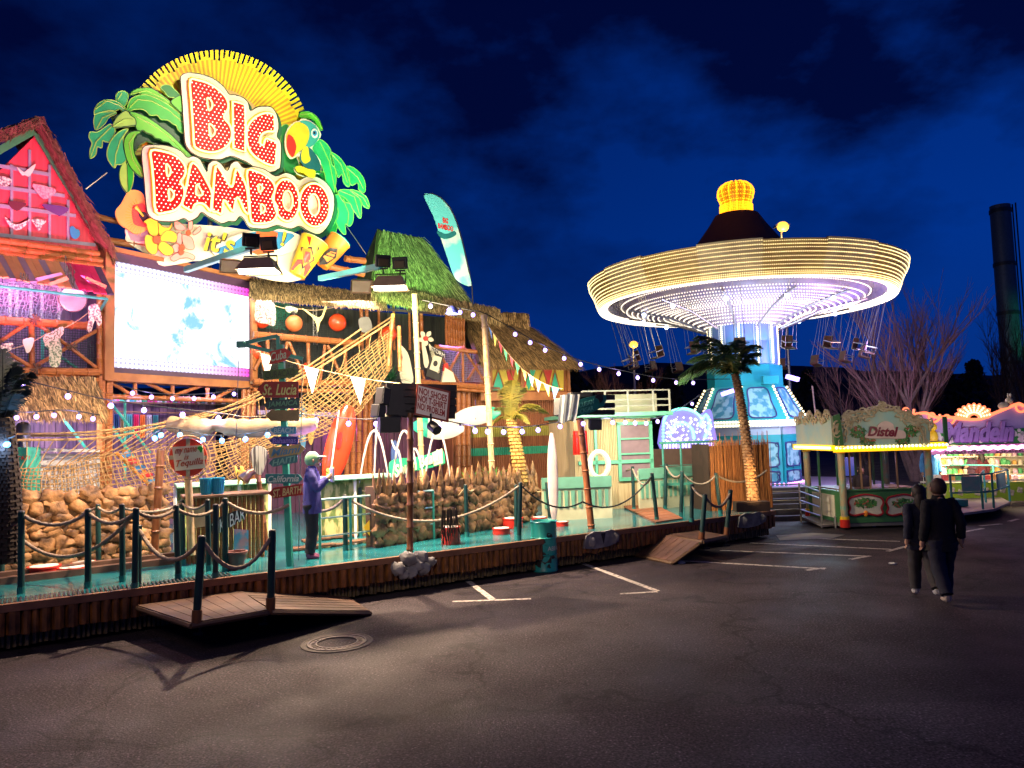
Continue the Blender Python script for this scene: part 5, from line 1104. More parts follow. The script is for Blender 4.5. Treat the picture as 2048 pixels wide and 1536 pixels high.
for q in ((502, 480, 12.8, 'black floodlight tilted left, left one above the lit yellow lamp', .5), (537, 487, 12.8, 'black floodlight right one of the pair under the surfboard', -.1), (766, 522, 14.2, 'black floodlight left one of the pair before the green roof', .4), (800, 526, 14.2, 'black floodlight with bracket right one before the green roof', -.1)): ledflood(*q)
for (p, q, lab) in (((372, 545, 15.5), (515, 497, 12.9), 'teal steel lamp arm reaching from the screen top to the left floodlights'), ((640, 562, 17.0), (762, 538, 14.2), 'pale teal lamp arm reaching out before the green roof')):
    t_ = MB(); a = at(*p); b = at(*q); d = (b-a).normalized(); s2 = d.cross(V((0, 0, 1))).normalized()*.05; t_.slab([a-s2, b-s2, b+s2, a+s2], V((0, 0, .12))); tag(t_.build('lamp_arm', mat('arm_teal', (.06, .42, .42), .35), bevel=.008), lab, 'lamp arm', 'teal lamp arms')
lamp('SPOT', 'flood_a', fl1-V((0, .1, .25)), 2700, (1, .72, .46), .07, fl1+V((-.5, .8, -5)), 150, .5)
lamp('SPOT', 'flood_b', fl2-V((0, .1, .25)), 2700, (1, .73, .46), .07, fl2+V((.5, 1.2, -5)), 150, .5)
# ================================================================ TALL POLES, SPEAKER RACKS
def pole(xt, yt, xb, yb, r, mt, lab, z=DZ, nm='bamboo_pole', cat='pole', grp=None, Yb=None):
    b = gp(xb, yb, z) if Yb is None else at(xb, yb, Yb); a = at(xt, yt, b.y); mb = MB(); mb.bamboo(b, a, r, 10, .38); o = mb.build(nm, mt, loc=b); tag(o, lab, cat, grp); return b, a
pb1, pa1 = pole(821, 826, 820, 1108, .058, m_bambood, 'tall dark brown pole carrying the black speaker rack and the red framed notice')
pb2, pa2 = pole(1160, 836, 1183, 1057, .075, mat('pole_orange', (.36, .12, .04), .45, col2=(.16, .05, .02), scale=3, stretch=(6, 6, 2)), 'thick leaning orange brown pole carrying the second speaker rack')
pole(829, 588, 845, 962, .07, m_bpale, 'tall pale bamboo pole before the right balcony', Yb=18.2)
pole(968, 630, 989, 1040, .07, m_bpale, 'tall pale bamboo pole with bunting tied to its top', Yb=16.8)
pole(786, 628, 776, 742, .05, m_bamboo, 'short orange bamboo stake at the upper end of the rope bridge', Yb=18.4)
pole(798, 652, 800, 742, .05, m_bamboo, 'second orange bamboo stake beside the dark green fern', Yb=18.2)
pole(322, 900, 308, 1120, .07, m_bambood, 'dark brown palm log post left of the round red sign', z=DZ)
pole(516, 945, 534, 1100, .045, m_bambood, 'thin brown pole at the right end of the bar front', z=DZ)
def speaker(c, w_, h_, d_, mx, parent):
    mb = MB(); mb.box(c, (w_, d_, h_), mx=mx); b = mb.build('speaker_cabinet', m_black, parent, bevel=.015)
    mb = MB(); mb.box(c+mx @ V((0, -d_/2-.006, 0)), (w_*.88, .012, h_*.88), mx=mx); mb.build('grille', mat('speaker_grille', (.035, .035, .04), .6, bump=.3, bscale=120), b)
# rack 1
r1 = thing('speaker_rack', 'black slatted speaker rack with two loudspeakers on the tall dark pole', 'speaker rack', pa1)
FR = plane_at(830, pa1.y, 68)
mb = MB()
for i, y in enumerate((778, 792, 806, 820)):
    a = FR.hit(772, y, 0); b = FR.hit(912, y+4, 0); mb.slab([a, b, b+V((0, 0, .105)), a+V((0, 0, .105))], FR.n*.05)
mb.slab([FR.hit(776, 834, -.03), FR.hit(910, 838, -.03), FR.hit(910, 782, -.03), FR.hit(776, 774, -.03)], FR.n*.02); mb.slab([FR.hit(772, 830, .052), FR.hit(812, 832, .052), FR.hit(806, 768, .052), FR.hit(785, 768, .052)], FR.n*.02)
mb.build('slat_panel', mat('rack_slats', (.022, .018, .02), .5, bump=.2), r1)
mxs = Matrix.Rotation(radians(90-68)+.5, 3, 'Z') @ Matrix.Rotation(.15, 3, 'Y')
speaker(FR.hit(765, 793, .12), .16, .30, .2, mxs, r1); speaker(FR.hit(756, 822, .12), .16, .22, .2, mxs, r1); speaker(FR.hit(778, 847, .12), .36, .28, .24, Matrix.Rotation(.4, 3, 'Z') @ Matrix.Rotation(.2, 3, 'X'), r1)
mb = MB(); p = FR.hit(862, 850, .2); mb.cyl(p, p+V((.12, -.12, -.1)), .09, 14); mb.cyl(p, p+V((0, 0, .2)), .02, 6); mb.build('spot_lamp', m_black, r1)
nt_ = thing('notice_board', 'white notice in red brown frame reading NO! SHOES NO! T-SHIRT NO! PROBLEM', 'sign', FR.hit(864, 850, .1))
tp = lambda L, o_: [FR.hit(x, y, o_) for x, y in L]
mb = MB(); mb.slab(tp([(834, 767), (900, 783), (896, 845), (828, 829)], .14), FR.n*.03); mb.build('frame_board', mat('frame_red', (.30, .05, .03), .5, bump=.1), nt_)
mb = MB(); mb.slab(tp([(837, 771), (897, 786), (892, 840), (832, 826)], .172), FR.n*.006); mb.build('notice_panel', mat('notice_white', (.88, .78, .72), .6, var=.1), nt_)
m_lred = mat('letter_darkred', (.35, .01, .01), .5)
for s_, bx in (('NO! SHOES', (838, 782, 894, 796)), ('NO! T-SHIRT', (836, 797, 893, 811)), ('NO! PROBLEM', (835, 812, 890, 826))): text(FR, s_, bx, .18, .006, m_lred, nt_, rot=-17, shear=.15, bold=.02)
# rack 2
r2 = thing('speaker_rack', 'second black slatted speaker rack on the leaning orange brown pole', 'speaker rack', pa2)
FR2 = plane_at(1170, pa2.y, 70); mb = MB()
for y in (800, 816, 830): a = FR2.hit(1128, y, 0); b = FR2.hit(1228, y, 0); mb.slab([a, b, b+V((0, 0, .11)), a+V((0, 0, .11))], FR2.n*.05)
mb.build('slat_panel', mat('rack_slats', (.022, .018, .02), .5, bump=.2), r2)
speaker(FR2.hit(1120, 815, .12), .2, .36, .2, Matrix.Rotation(1.0, 3, 'Z') @ Matrix.Rotation(.12, 3, 'Y'), r2); speaker(FR2.hit(1190, 848, .1), .26, .22, .2, Matrix.Rotation(.1, 3, 'Z') @ Matrix.Rotation(.3, 3, 'X'), r2)
speaker(FR2.hit(1160, 790, .0), .5, .1, .2, Matrix.Rotation(.3, 3, 'Z'), r2)
ab = thing('arrow_sign', 'dark teal ribbon shaped arrow board with toucan head on the second speaker rack', 'sign', FR2.hit(1176, 835, .1))
board(FR2, [[(1142, 812), (1155, 800), (1196, 790), (1212, 790), (1213, 800), (1208, 812), (1190, 822), (1150, 835), (1148, 826)]], .12, .04, 'arrow_board', m_teal, ab)
board(FR2, [sm([(1190, 794), (1197, 789), (1205, 791), (1206, 800), (1200, 806), (1197, 799)], 3)], .165, .01, 'toucan_mark', m_black, ab); text(FR2, 'CUBAN\nCIGAR', (1158, 802, 1188, 824), .165, .008, mat('letter_tealpale', (.10, .35, .35), .5), ab, rot=14)
# cloth hanging at rack 2 and red towel
mb = MB(); p = FR2.hit(1120, 790, .3)
for k in range(8): mb.poly([p+V((k*.05, -k*.01+.03*sin(k*2), 0)), p+V(((k+1)*.05, -(k+1)*.01+.03*sin(k*2+2), 0)), p+V(((k+1)*.045-.06, 0, -.55-.05*sin(k))), p+V((k*.045-.06, 0, -.55))])
tag(mb.build('hanging_cloth', mat('cloth_grey', (.35, .38, .36), .9)), 'pale grey cloth hanging from the left side of the second speaker rack', 'cloth')
mb = MB(); p = at(1146, 862, pa2.y+.5)
for k in range(6): mb.poly([p+V((k*.05, .03*sin(k*2), 0)), p+V(((k+1)*.05, .03*sin(k*2+2), 0)), p+V(((k+1)*.05+.02, 0, -.52)), p+V((k*.05-.02, 0, -.52))])
tag(mb.build('towel', m_red), 'red towel hanging behind the leaning brown pole', 'towel')

# ================================================================ ARROW SIGNPOST
b = gp(580, 1131, DZ); Ys = b.y; SQ = plane_at(580, Ys, 80)
sp_ = thing('signpost', 'tall teal signpost with green steel crossbar stacked with painted arrow boards', 'signpost', b)
mb = MB(); a = at(562, 690, Ys); d = (a-b); s1 = V((.045, 0, 0)); s2 = V((0, .045, 0)); mb.hull8([b-s1-s2, b+s1-s2, b+s1+s2, b-s1+s2], [b+d-s1-s2, b+d+s1-s2, b+d+s1+s2, b+d-s1+s2]); mb.build('post', m_tealb, sp_)
mb = MB()
for p, q in (((480, 688), (606, 718)), ((492, 686), (556, 672)), ((556, 672), (558, 716))):
    a = SQ.hit(*p, 0); c = SQ.hit(*q, 0); dd = (c-a).normalized(); sx_ = dd.cross(SQ.n).normalized()*.028; mb.slab([a-sx_, c-sx_, c+sx_, a+sx_], SQ.n*.05)
mb.box(SQ.hit(482, 689, 0), (.12, .1, .1)); mb.build('crossbar', m_tealb, sp_)
mb = MB(); mb.cyl(SQ.hit(478, 692, .03), SQ.hit(472, 900, .03), .006, 5); mb.cyl(SQ.hit(605, 716, .03), SQ.hit(597, 1120, .03), .007, 5); mb.build('cable', m_steel, sp_)
def arrow(lab, s_, x0, y0, x1, y1, left, col, lcol, rot=0, shear=.15, o_=.05, notch=False, fs=.7):
    t_ = thing('arrow_board', lab, 'sign', SQ.hit((x0+x1)/2, y1, o_), 'painted arrow boards on the teal signpost')
    h = y1-y0; tp_ = min(14, h*.55); k = -tan(radians(rot)); f = lambda x, y: (x, y+k*(x-(x0+x1)/2))
    if left: L = [f(x0, (y0+y1)/2), f(x0+tp_, y1), f(x1, y1)]+([f(x1-6, (y0+y1)/2)] if notch else [])+[f(x1, y0), f(x0+tp_, y0)]
    else: L = [f(x1, (y0+y1)/2), f(x1-tp_, y0), f(x0, y0)]+([f(x0+6, (y0+y1)/2)] if notch else [])+[f(x0, y1), f(x1-tp_, y1)]
    o = board(SQ, [L], o_, .03, 'board_panel', mat('board_'+s_[:4].strip().lower().replace('.', ''), col, .55, var=.35, scale=7), t_)
    if len(s_) > 1:
        cy = (y0+y1)/2; x_a, x_b = (x0+tp_*.8, x1-4) if left else (x0+4, x1-tp_*.8)
        text(SQ, s_, (x_a, cy-h*fs/2, x_b, cy+h*fs/2), o_+.03, .008, mat('ink_%d%d%d' % tuple(int(c*9) for c in lcol), lcol, .5), t_, rot=rot, shear=shear, bold=.015)
arrow('red arrow board lettered Cuba, topmost on the signpost', 'Cuba', 537, 698, 584, 724, False, (.55, .04, .03), (.55, .65, .45), rot=13, notch=True)
arrow('olive board lettered CURACAO below the topmost red board', 'CURACAO', 527, 738, 598, 757, False, (.07, .14, .03), (.03, .05, .02), rot=6, shear=0)
arrow('large dark red arrow board lettered St. Lucia', 'St. Lucia', 514, 763, 597, 795, True, (.33, .015, .012), (.60, .60, .20), shear=.3)
arrow('dark green arrow board lettered JAMAICA', 'JAMAICA', 527, 799, 599, 818, True, (.02, .06, .07), (.10, .30, .18), rot=3)
arrow('blank tan board below the JAMAICA board', ' ', 530, 820, 598, 842, True, (.26, .19, .08), (0, 0, 0))
arrow('sky blue arrow board lettered BEACH', 'BEACH', 541, 853, 592, 868, True, (.07, .35, .58), (.45, .65, .75))
arrow('navy arrow board lettered Bahamas', 'Bahamas', 538, 873, 596, 889, True, (.03, .03, .30), (.25, .18, .65), shear=.1)
arrow('ochre arrow board lettered Miami pointing right', 'Miami', 538, 891, 611, 912, False, (.50, .38, .16), (.08, .25, .45), rot=7, shear=.3)
arrow('slanted teal arrow board lettered HAITI', 'HAITI', 537, 913, 595, 930, True, (.05, .22, .26), (.22, .50, .42), rot=11)
arrow('teal arrow board lettered California pointing right', 'California', 531, 948, 606, 967, False, (.03, .26, .28), (.65, .75, .7), shear=.3)
arrow('maroon arrow board lettered ST. BARTH, lowest on the signpost', 'ST. BARTH', 536, 972, 607, 994, True, (.30, .03, .06), (.62, .55, .25), rot=7, notch=True)

# ================================================================ ROPE BRIDGE with net sides
def Yn(x): return 13.0+(x-0)/785*5.6
br = thing('rope_bridge', 'long climbing net bridge of pale rope rising from the left bar to the upper balcony', 'rope bridge', at(300, 1000, 14.5))
def brc(pts): return [at(x, y, Yn(x)) for x, y in pts]
top1 = [(28, 868), (200, 862), (400, 832), (530, 778), (610, 736), (722, 658)]; top2 = [(28, 880), (200, 876), (330, 852), (460, 820), (530, 792), (640, 734), (786, 640)]
up = [(30, 938), (120, 932), (200, 916), (330, 895), (470, 880), (560, 832), (640, 772), (782, 662)]; lo = [(34, 1012), (120, 1032), (210, 1028), (330, 1006), (440, 972), (540, 905), (650, 868), (720, 822), (784, 735)]
rp_ = mat('bridge_rope', (.42, .27, .11), .9, col2=(.22, .13, .05), scale=14, bump=.3)
mb = MB(); mb.tube(catmull(brc(top1), 10), .022, 6); mb.tube(catmull(brc(top2), 10), .026, 6); mb.tube(catmull([at(x, y, Yn(x)+.9) for x, y in [(a, b-8) for a, b in top2]], 10), .022, 6); mb.build('hand_rope', rp_, br)
def poly_eval(L, s):
    C_ = catmull([(x, y, 0) for x, y in L], 12); i = s*(len(C_)-1); a = int(i); a = min(a, len(C_)-2); f = i-a; p = C_[a]*(1-f)+C_[a+1]*f; return p.x, p.y
def sidefn(s, t):
    x0, y0 = poly_eval(up, s); x1, y1 = poly_eval(lo, s); x = x0+(x1-x0)*t; y = y0+(y1-y0)*t; p = at(x, y, Yn(x)); return p+V((0, -.25*sin(pi*t)*.6+ .5*t*0, 0))
net('net_side', None, 84, 12, .0095, rp_, br, jit=.012, fn=sidefn)
def farfn(s, t):
    x0, y0 = poly_eval(up, s); x1, y1 = poly_eval(lo, s); x = x0+(x1-x0)*t; y = y0+(y1-y0)*t; p = at(x, y-6, Yn(x)+.8-.5*t); return p
net('net_far_side', None, 50, 7, .009, rp_, br, jit=.02, fn=farfn)
mb = MB()
for k in range(40):
    s = k/39; x, y = poly_eval(top2, s*.98+.01); x2, y2 = poly_eval(up, min(1, s*1.0)); p = at(x, y, Yn(x)); q = at(x2, y2, Yn(x2)); m_ = (p+q)/2+V((R(-.06, .06), R(-.05, .05), -.05)); mb.tube([p, m_, q], .010, 4)
mb.each('hanger_rope', rp_, br)
lamp('AREA', 'net_wash', at(640, 700, 12.4), 45, (1, .85, .6), 1.0, at(660, 800, 17.5))

# ================================================================ BAR in front (bamboo front, tables, sail)
CB = plane_at(460, 12.9, 62)
bar = thing('bamboo_bar', 'small bamboo bar with pale counter and posters behind the front ropes', 'bar', (CB.hit(470, 1110).x, CB.hit(470, 1110).y, DZ))
mb = MB(); u0_ = CB.uv(378, 1000)[0]; u1_ = CB.uv(525, 1000)[0]; zt = CB.uv(460, 992)[1]; u = u0_
while u < u1_: mb.cyl(CB.w(u, DZ, 0), CB.w(u, zt, 0), .036, 8); u += .074
mb.build('bamboo_front', m_bamboo, bar)
mb = MB(); mb.slab([CB.w(u0_-.1, zt, .18), CB.w(u1_+.1, zt, .18), CB.w(u1_+.1, zt, -.5), CB.w(u0_-.1, zt, -.5)], V((0, 0, .05))); mb.build('counter_top', m_wood, bar, bevel=.01)
board(CB, [[(468, 1058), (497, 1060), (497, 1102), (468, 1104)]], .06, .012, 'poster', mat('poster_pink', (.70, .28, .28), .6, col2=(.15, .35, .45), scale=4, contrast=(.45, .55)), bar)
ps = board(CB, [[(420, 1052), (430, 1038), (470, 1022), (492, 1020), (490, 1034), (440, 1066), (424, 1068)]], .08, .03, 'bar_arrow', m_black, bar); text(CB, 'TIKI BAR', (424, 1030, 490, 1056), .112, .006, m_white, ps, rot=26)
board(CB, [[(388, 1015), (412, 1012), (414, 1052), (390, 1056)]], .06, .02, 'paper_notice', mat('parchment', (.65, .45, .25), .7), bar)
# back bar long teal ledge to the right with stone base
def ledge(p, q, zt_, lab, col=m_tealb, y1=None):
    A = gp(*p, DZ); B = gp(*q, DZ); h = zt_; d = (B-A).normalized(); nn = V((d.y, -d.x, 0)); t_ = thing('ledge_counter', lab, 'counter', (A+B)/2, 'pale teal counters on the deck')
    mb = MB(); mb.slab([A+nn*.15+V((0, 0, h)), B+nn*.15+V((0, 0, h)), B-nn*.25+V((0, 0, h)), A-nn*.25+V((0, 0, h))], V((0, 0, .09))); mb.build('counter_top', mat('counter_mint', (.35, .70, .52), .35), t_, bevel=.02)
    mb = MB(); n = max(2, int((B-A).length/.55))
    for k in range(n+1): p_ = A+(B-A)*k/n; mb.box(p_+V((0, 0, h/2)), (.05, .05, h))
    mb.build('counter_leg', m_white, t_)
    mb = MB(); mb.slab([A-nn*.12, B-nn*.12, B-nn*.16, A-nn*.16], V((0, 0, h))); mb.build('back_panel', mat('foliage_panel', (.45, .42, .18), .7, col2=(.10, .16, .04), scale=9, stretch=(1, 1, .35), contrast=(.45, .55)), t_)
ledge((640, 1082), (780, 1068), topz(700, 962, 14.8)-DZ, 'mint green counter below the water jets with leafy back panel')
ledge((350, 1100), (540, 1082), topz(450, 972, 14.6)-DZ, 'mint edged counter behind the bamboo bar')
# steel handrails in the deck middle
hr = thing('handrail', 'long teal grey steel handrail crossing the deck middle', 'railing', gp(760, 1085, DZ))
mb = MB()
for z_, rr in ((.95, .022), (.62, .016), (.30, .016)):
    mb.cyl(gp(640, 1108, DZ)+V((0, 0, z_)), gp(868, 1078, DZ)+V((0, 0, z_)), rr, 8)
mb.build('rail_tube', mat('rail_paint', (.35, .55, .52), .35, metal=.3, bump=.02), hr)
for k in range(5): 
    p = gp(640, 1108, DZ).lerp(gp(868, 1078, DZ), k/4); mb = MB(); mb.cyl(p, p+V((0, 0, .95)), .025, 8); mb.build('rail_post', m_tealb, hr)
# yellow diamond warning sign
p = gp(741, 1094, DZ); wn = thing('diamond_sign', 'small yellow diamond notice on a low stand', 'sign', p); mb = MB(); mb.cyl(p, p+V((0, 0, .3)), .015, 6); mb.build('stand', m_white, wn); W2 = plane_at(741, p.y, 80)
board(W2, [[(741, 1037), (756, 1055), (741, 1074), (727, 1055)]], 0, .02, 'panel', m_yellow, wn)
# kayak
def tapered(pl, a, b, wd, lab, nm, cat, mt, off=0, flat=.35, n=14, pw=.6):
    A = pl.hit(*a, off); B = pl.hit(*b, off); t_ = thing(nm, lab, cat, B if B.z < A.z else A); rs = []
    mb = MB(); ax = (B-A); nn = pl.n; sd = ax.normalized().cross(nn).normalized(); bs = []
    for i in range(n+1):
        t = i/n; w_ = wd*max(.02, (sin(pi*min(.98, max(.02, t))))**pw); ring = []
        for k in range(14):
            th = 2*pi*k/14; ring.append(A+ax*t+sd*(cos(th)*w_)+nn*(sin(th)*w_*flat+ .15*wd))
        bs.append(mb.vs(ring))
    for i in range(n):
        for k in range(14): k2 = (k+1) % 14; mb.face((bs[i]+k, bs[i]+k2, bs[i+1]+k2, bs[i+1]+k))
    o = mb.build('hull', mt, t_); return t_, A, B, o
KP = plane_at(680, 17.0, 60)
ky, A, B, o = tapered(KP, (697, 812), (656, 968), .30, 'big red kayak standing upright behind the mint green counter', 'kayak', 'kayak', mat('kayak_red', (.72, .05, .02), .2, var=.15, scale=2, bump=0), off=.1, pw=.35)
board(KP, [sm([(676, 868), (684, 866), (682, 892), (674, 896)], 3)], .26, .02, 'cockpit', mat('kayak_dark', (.25, .01, .01), .4), ky)
mb = MB(); mb.cyl(KP.hit(678, 820, .28), KP.hit(662, 940, .28), .02, 6); mb.build('highlight_strip', m_white, ky)
text(KP, 'st', (652, 932, 668, 948), .25, .01, mat('num_green', (.25, .5, .1), .5), ky, rot=12, bold=.03)
# white surfboards hung on the right, horizontal
for a, b, wd, tipx, lab, o_ in (((902, 838), (1000, 824), .27, 1, 'white surfboard with teal tip pointing right under the right balcony', 2.0), ((926, 858), (822, 852), .33, 0, 'white surfboard with teal tail behind the notice board', 1.9)):
    t_, A, B, o = tapered(RP, a, b, wd, lab, 'surfboard', 'surfboard', m_white, off=o_, flat=.16, pw=.55)
    o.data.materials.append(mat('tip_teal', (.03, .55, .38), .3))
    for pl_ in o.data.polygons:
        cc_ = sum((o.data.vertices[i].co for i in pl_.vertices), V())/len(pl_.vertices)+WL[o.name] if False else sum((o.data.vertices[i].co for i in pl_.vertices), V())/len(pl_.vertices)
        tt = (cc_+WL[t_.name]-A).dot(B-A)/(B-A).length_squared
        if tt > .72: pl_.material_index = 1
    mb = MB(); mb.tube([RP.hit((a[0]+b[0])/2, 838, o_+.1), RP.hit((a[0]+b[0])/2, 800, o_-.6)], .015, 5); mb.build('hanging_strap', m_black, t_)
mb = MB(); 
fi = board(RP, [sm([(905, 838), (918, 842), (932, 838), (946, 848), (948, 858), (938, 850), (920, 852), (905, 866)], 3)], 1.9, .03, 'fin_board', m_cream); tag(fi, 'cream shark fin shaped board hanging below the white surfboard', 'board')
# beach sign behind the jets
BS = plane_at(830, 16.6, 60)
s_ = thing('beach_sign', 'green board with cream lettering South Beach and small palm behind the water jets', 'sign', BS.hit(832, 950))
board(BS, [sm([(780, 925), (800, 917), (830, 915), (860, 908), (885, 898), (890, 920), (884, 930), (830, 942), (800, 950), (782, 954)], 2)], 0, .05, 'board_panel', mat('sign_green', (.02, .42, .22), .45), s_); text(BS, 'South Beach', (790, 913, 882, 938), .055, .02, m_cream, s_, rot=17, bold=.03)
board(BS, [[(865, 906), (884, 897), (886, 926), (868, 932)]], .056, .008, 'surf_patch', m_cream, s_)
# water jets
jets = [((719, 966), (750, 862), (778, 966)), ((748, 966), (762, 845), (764, 858)), ((783, 880), (795, 900), (806, 963)), ((785, 960), (805, 862), (832, 930)), ((850, 960), (870, 860), (900, 953)), ((812, 955), (832, 898), (846, 950))]
m_wat = mat('water_jet', (.75, .72, .72), .15, emit=(1, .85, .75), es=.0, bump=.2)
m_wat.node_tree.nodes['Principled BSDF'].inputs['Transmission Weight'].default_value = .35
for i, (a, m_, b) in enumerate(jets):
    Yj = 15.4+.15*i; P = [at(a[0]+(b[0]-a[0])*t, (a[1] if t < .5 else b[1])+(m_[1]-(a[1] if t < .5 else b[1]))*(1-(2*t-1)**2), Yj) for t in [k/14 for k in range(15)]]
    mb = MB(); c_ = catmull(P, 3); mb.tube(c_, [.016+.010*sin(pi*k/(len(c_)-1)) for k in range(len(c_))], 8)
    tag(mb.build('water_jet', m_wat), 'white arching water jet, %s from the left above the mint counter' % ORD[i], 'water jet', 'arching water jets')
# round red sign "my name is Tequilla"
TP = plane_at(373, 12.4, 72); c = TP.hit(375, 915, 0)
rs_ = thing('round_sign', 'red round life ring sign with white panel reading my name is Tequilla', 'sign', TP.hit(378, 955, 0))
board(TP, [ell(376, 915, 38, 38, 0, 32)], 0, .10, 'ring_body', mat('ring_red', (.62, .05, .02), .35), rs_)
for L in ([(372, 877), (380, 877), (380, 953), (372, 953)], [(338, 911), (414, 911), (414, 919), (338, 919)]): board(TP, [L], .101, .006, 'ring_strap', mat('strap_grey', (.35, .33, .25), .7), rs_)
board(TP, [[(344, 894), (405, 890), (411, 936), (350, 942)]], .11, .02, 'name_panel', m_cream, rs_)
for s2_, bx in (('my name', (350, 896, 394, 910)), ('is', (368, 909, 378, 919)), ('Tequilla', (352, 918, 406, 935))): text(TP, s2_, bx, .132, .006, mat('ink_orange', (.55, .09, .02), .5), rs_, rot=5, shear=.3, bold=.01)
board(TP, [sm([(394, 896), (400, 892), (406, 897), (402, 906), (398, 900)], 2)], .132, .005, 'palm_mark', GR[0], rs_)
mb = MB(); mb.tube([TP.hit(376+44*cos(a*pi/12+.3), 915+44*sin(a*pi/12+.3), .05+.02*sin(a)) for a in range(24)], .012, 5, closed=True); mb.build('ring_rope', m_ropel, rs_)
mb = MB(); mb.cyl(TP.hit(376, 950, -.02), TP.hit(384, 1110, -.02), .06, 10); mb.build('sign_post', m_bpale, rs_)
# sail roll
m_sail = mat('sail_cloth', (.30, .22, .12), .85, col2=(.18, .12, .07), scale=3, stretch=(1, 1, 3), bump=.4)
mb = MB(); P = []; Q = [(338, 846, 14), (365, 853, 20), (400, 856, 22), (430, 850, 11), (460, 854, 18), (500, 858, 19), (545, 852, 17), (590, 856, 18), (620, 850, 15), (636, 846, 8)]
for i in range(len(Q)-1):
    for k in range(5):
        t = k/5; P.append([Q[i][j]*(1-t)+Q[i+1][j]*t for j in range(3)])
mb.tube([at(x, y, 13.4) for x, y, r_ in P], [r_/FOC*13.4*(1+.08*sin(i*1.7)) for i, (x, y, r_) in enumerate(P)], 14)
sl = mb.build('sail_roll', m_sail); tag(sl, 'furled cream canvas sail tied above the round red sign', 'canvas sail')
# blue buckets
for x, lab in ((412, 'blue ribbed bucket, left one of two on the bar counter'), (435, 'blue ribbed bucket, right one of two on the bar counter')):
    p = CB.w(CB.uv(x, 990)[0], zt+.05, .06); t_ = thing('bucket', lab, 'bucket', p, 'blue buckets'); mb = MB(); h = .28; n = 40
    mb.lathe([(0, 0), (.078, 0), (.105, h-.02), (.115, h-.02), (.115, h), (.1, h), (.09, h-.05), (0, h-.06)], p, 24); mb.build('pail', mat('bucket_blue', (.02, .30, .50), .35), t_)
    mb = MB()
    for k in range(20): a = 2*pi*k/20; mb.cyl(p+V((.08*cos(a), .08*sin(a), .01)), p+V((.108*cos(a), .108*sin(a), h-.03)), .008, 5)
    mb.build('ribs', mat('bucket_blue', (.02, .30, .50), .35), t_)
# planter pot on the deck
p = gp(472, 1138, DZ); mb = MB(); mb.lathe([(0, 0), (.11, 0), (.16, .24), (.18, .24), (.18, .28), (.15, .28), (.14, .22), (0, .2)], p, 20); tag(mb.build('clay_pot', mat('clay', (.22, .10, .09), .6)), 'dull clay pot on the wet deck beside the bar', 'pot')
# buoys hung in the right upper balcony
for x, y, r_, col, lab in ((588, 647, 17, 'o', 'faded orange buoy ball hanging left of centre in the upper balcony'), (675, 645, 18, 'r', 'bright red orange buoy ball hanging under the thatch eave'), (523, 640, 17, 'r', 'red buoy ball half hidden behind the patterned shirt'), (778, 668, 16, 'r', 'red buoy ball in the shade near the bamboo stakes'), (615, 738, 13, 'r', 'red buoy ball low on the right balcony rail'), (512, 705, 16, 'r', 'dim red float in the balcony corner beside the screen')):
    c = RP.hit(x, y, .1); rr = r_/FOC*c.y; mx_ = mat('buoy_red', (.75, .07, .02), .3, bump=.02) if col == 'r' else mat('buoy_orange', (.60, .16, .05), .5, bump=.05)
    t_ = thing('buoy', lab, 'buoy', c-V((0, 0, rr)), 'buoys hung in the balcony'); mb = MB(); mb.ball(c, rr, seg=20, rings=12); mb.build('float', mx_, t_); mb = MB(); mb.cyl(c+V((0, 0, rr*.95)), c+V((0, 0, rr+.07)), .04, 8); mb.tube([c+V((0, 0, rr)), c+V((0, 0, rr+.5))], .01, 5); mb.build('cord', m_black, t_)
# clothes lines
def cloth(pl, L, off, lab, mt, nm='cloth', cat='garment', grp='garments on the clothes lines'):
    o = board(pl, [sm(L, 3)], off, .012, nm, mt); tag(o, lab, cat, grp); return o
m_cam = mat('floral_print', (.55, .52, .42), .9, col2=(.10, .16, .10), scale=26, contrast=(.42, .56)); m_cam2 = mat('floral_print_b', (.80, .75, .60), .9, col2=(.18, .12, .16), scale=22, contrast=(.42, .56)); m_wc = mat('cotton_white', (.75, .72, .62), .9)
mb = MB(); mb.tube(sag(LP.hit(-20, 700, .5), LP.hit(92, 668, .5), .1), .008, 4); mb.tube(sag(LP.hit(92, 668, .5), LP.hit(204, 600, .5), .12), .008, 4); tag(mb.build('clothes_line', m_ropel), 'clothes line strung across the left balcony', 'clothes line')
cloth(LP, [(178, 612), (196, 610), (204, 640), (198, 652), (190, 640), (182, 664), (174, 660), (178, 640)], .5, 'small patterned shorts hung under the awning corner', m_cam2)
cloth(LP, [(88, 672), (104, 664), (124, 652), (128, 664), (120, 678), (124, 700), (118, 732), (100, 730), (98, 700), (90, 690)], .52, 'leafy patterned shirt hanging on the left balcony', m_cam)
cloth(LP, [(46, 680), (68, 676), (62, 700), (54, 706), (50, 696)], .5, 'small white briefs on the left clothes line', m_wc)
cloth(LP, [(2, 690), (26, 686), (20, 702), (8, 704)], .5, 'patterned bikini bottom on the left clothes line', m_cam2)
mb = MB(); mb.tube(sag(RP.hit(510, 590, .6), RP.hit(600, 618, .6), .12), .008, 4); mb.tube(sag(RP.hit(600, 618, .6), RP.hit(690, 606, .6), .1), .008, 4); tag(mb.build('clothes_line', m_ropel), 'clothes line under the thatched eave', 'clothes line')
cloth(RP, [(516, 594), (548, 606), (550, 650), (534, 648), (512, 642), (510, 620)], .6, 'black and white patterned shorts under the eave beside the screen', m_cam2)
cloth(RP, [(604, 617), (612, 620), (634, 634), (644, 630), (650, 612), (654, 614), (646, 636), (640, 646), (636, 664), (632, 646), (622, 632)], .6, 'pale yellow bikini on the clothes line under the eave', mat('bikini_yellow', (.80, .68, .30), .9))
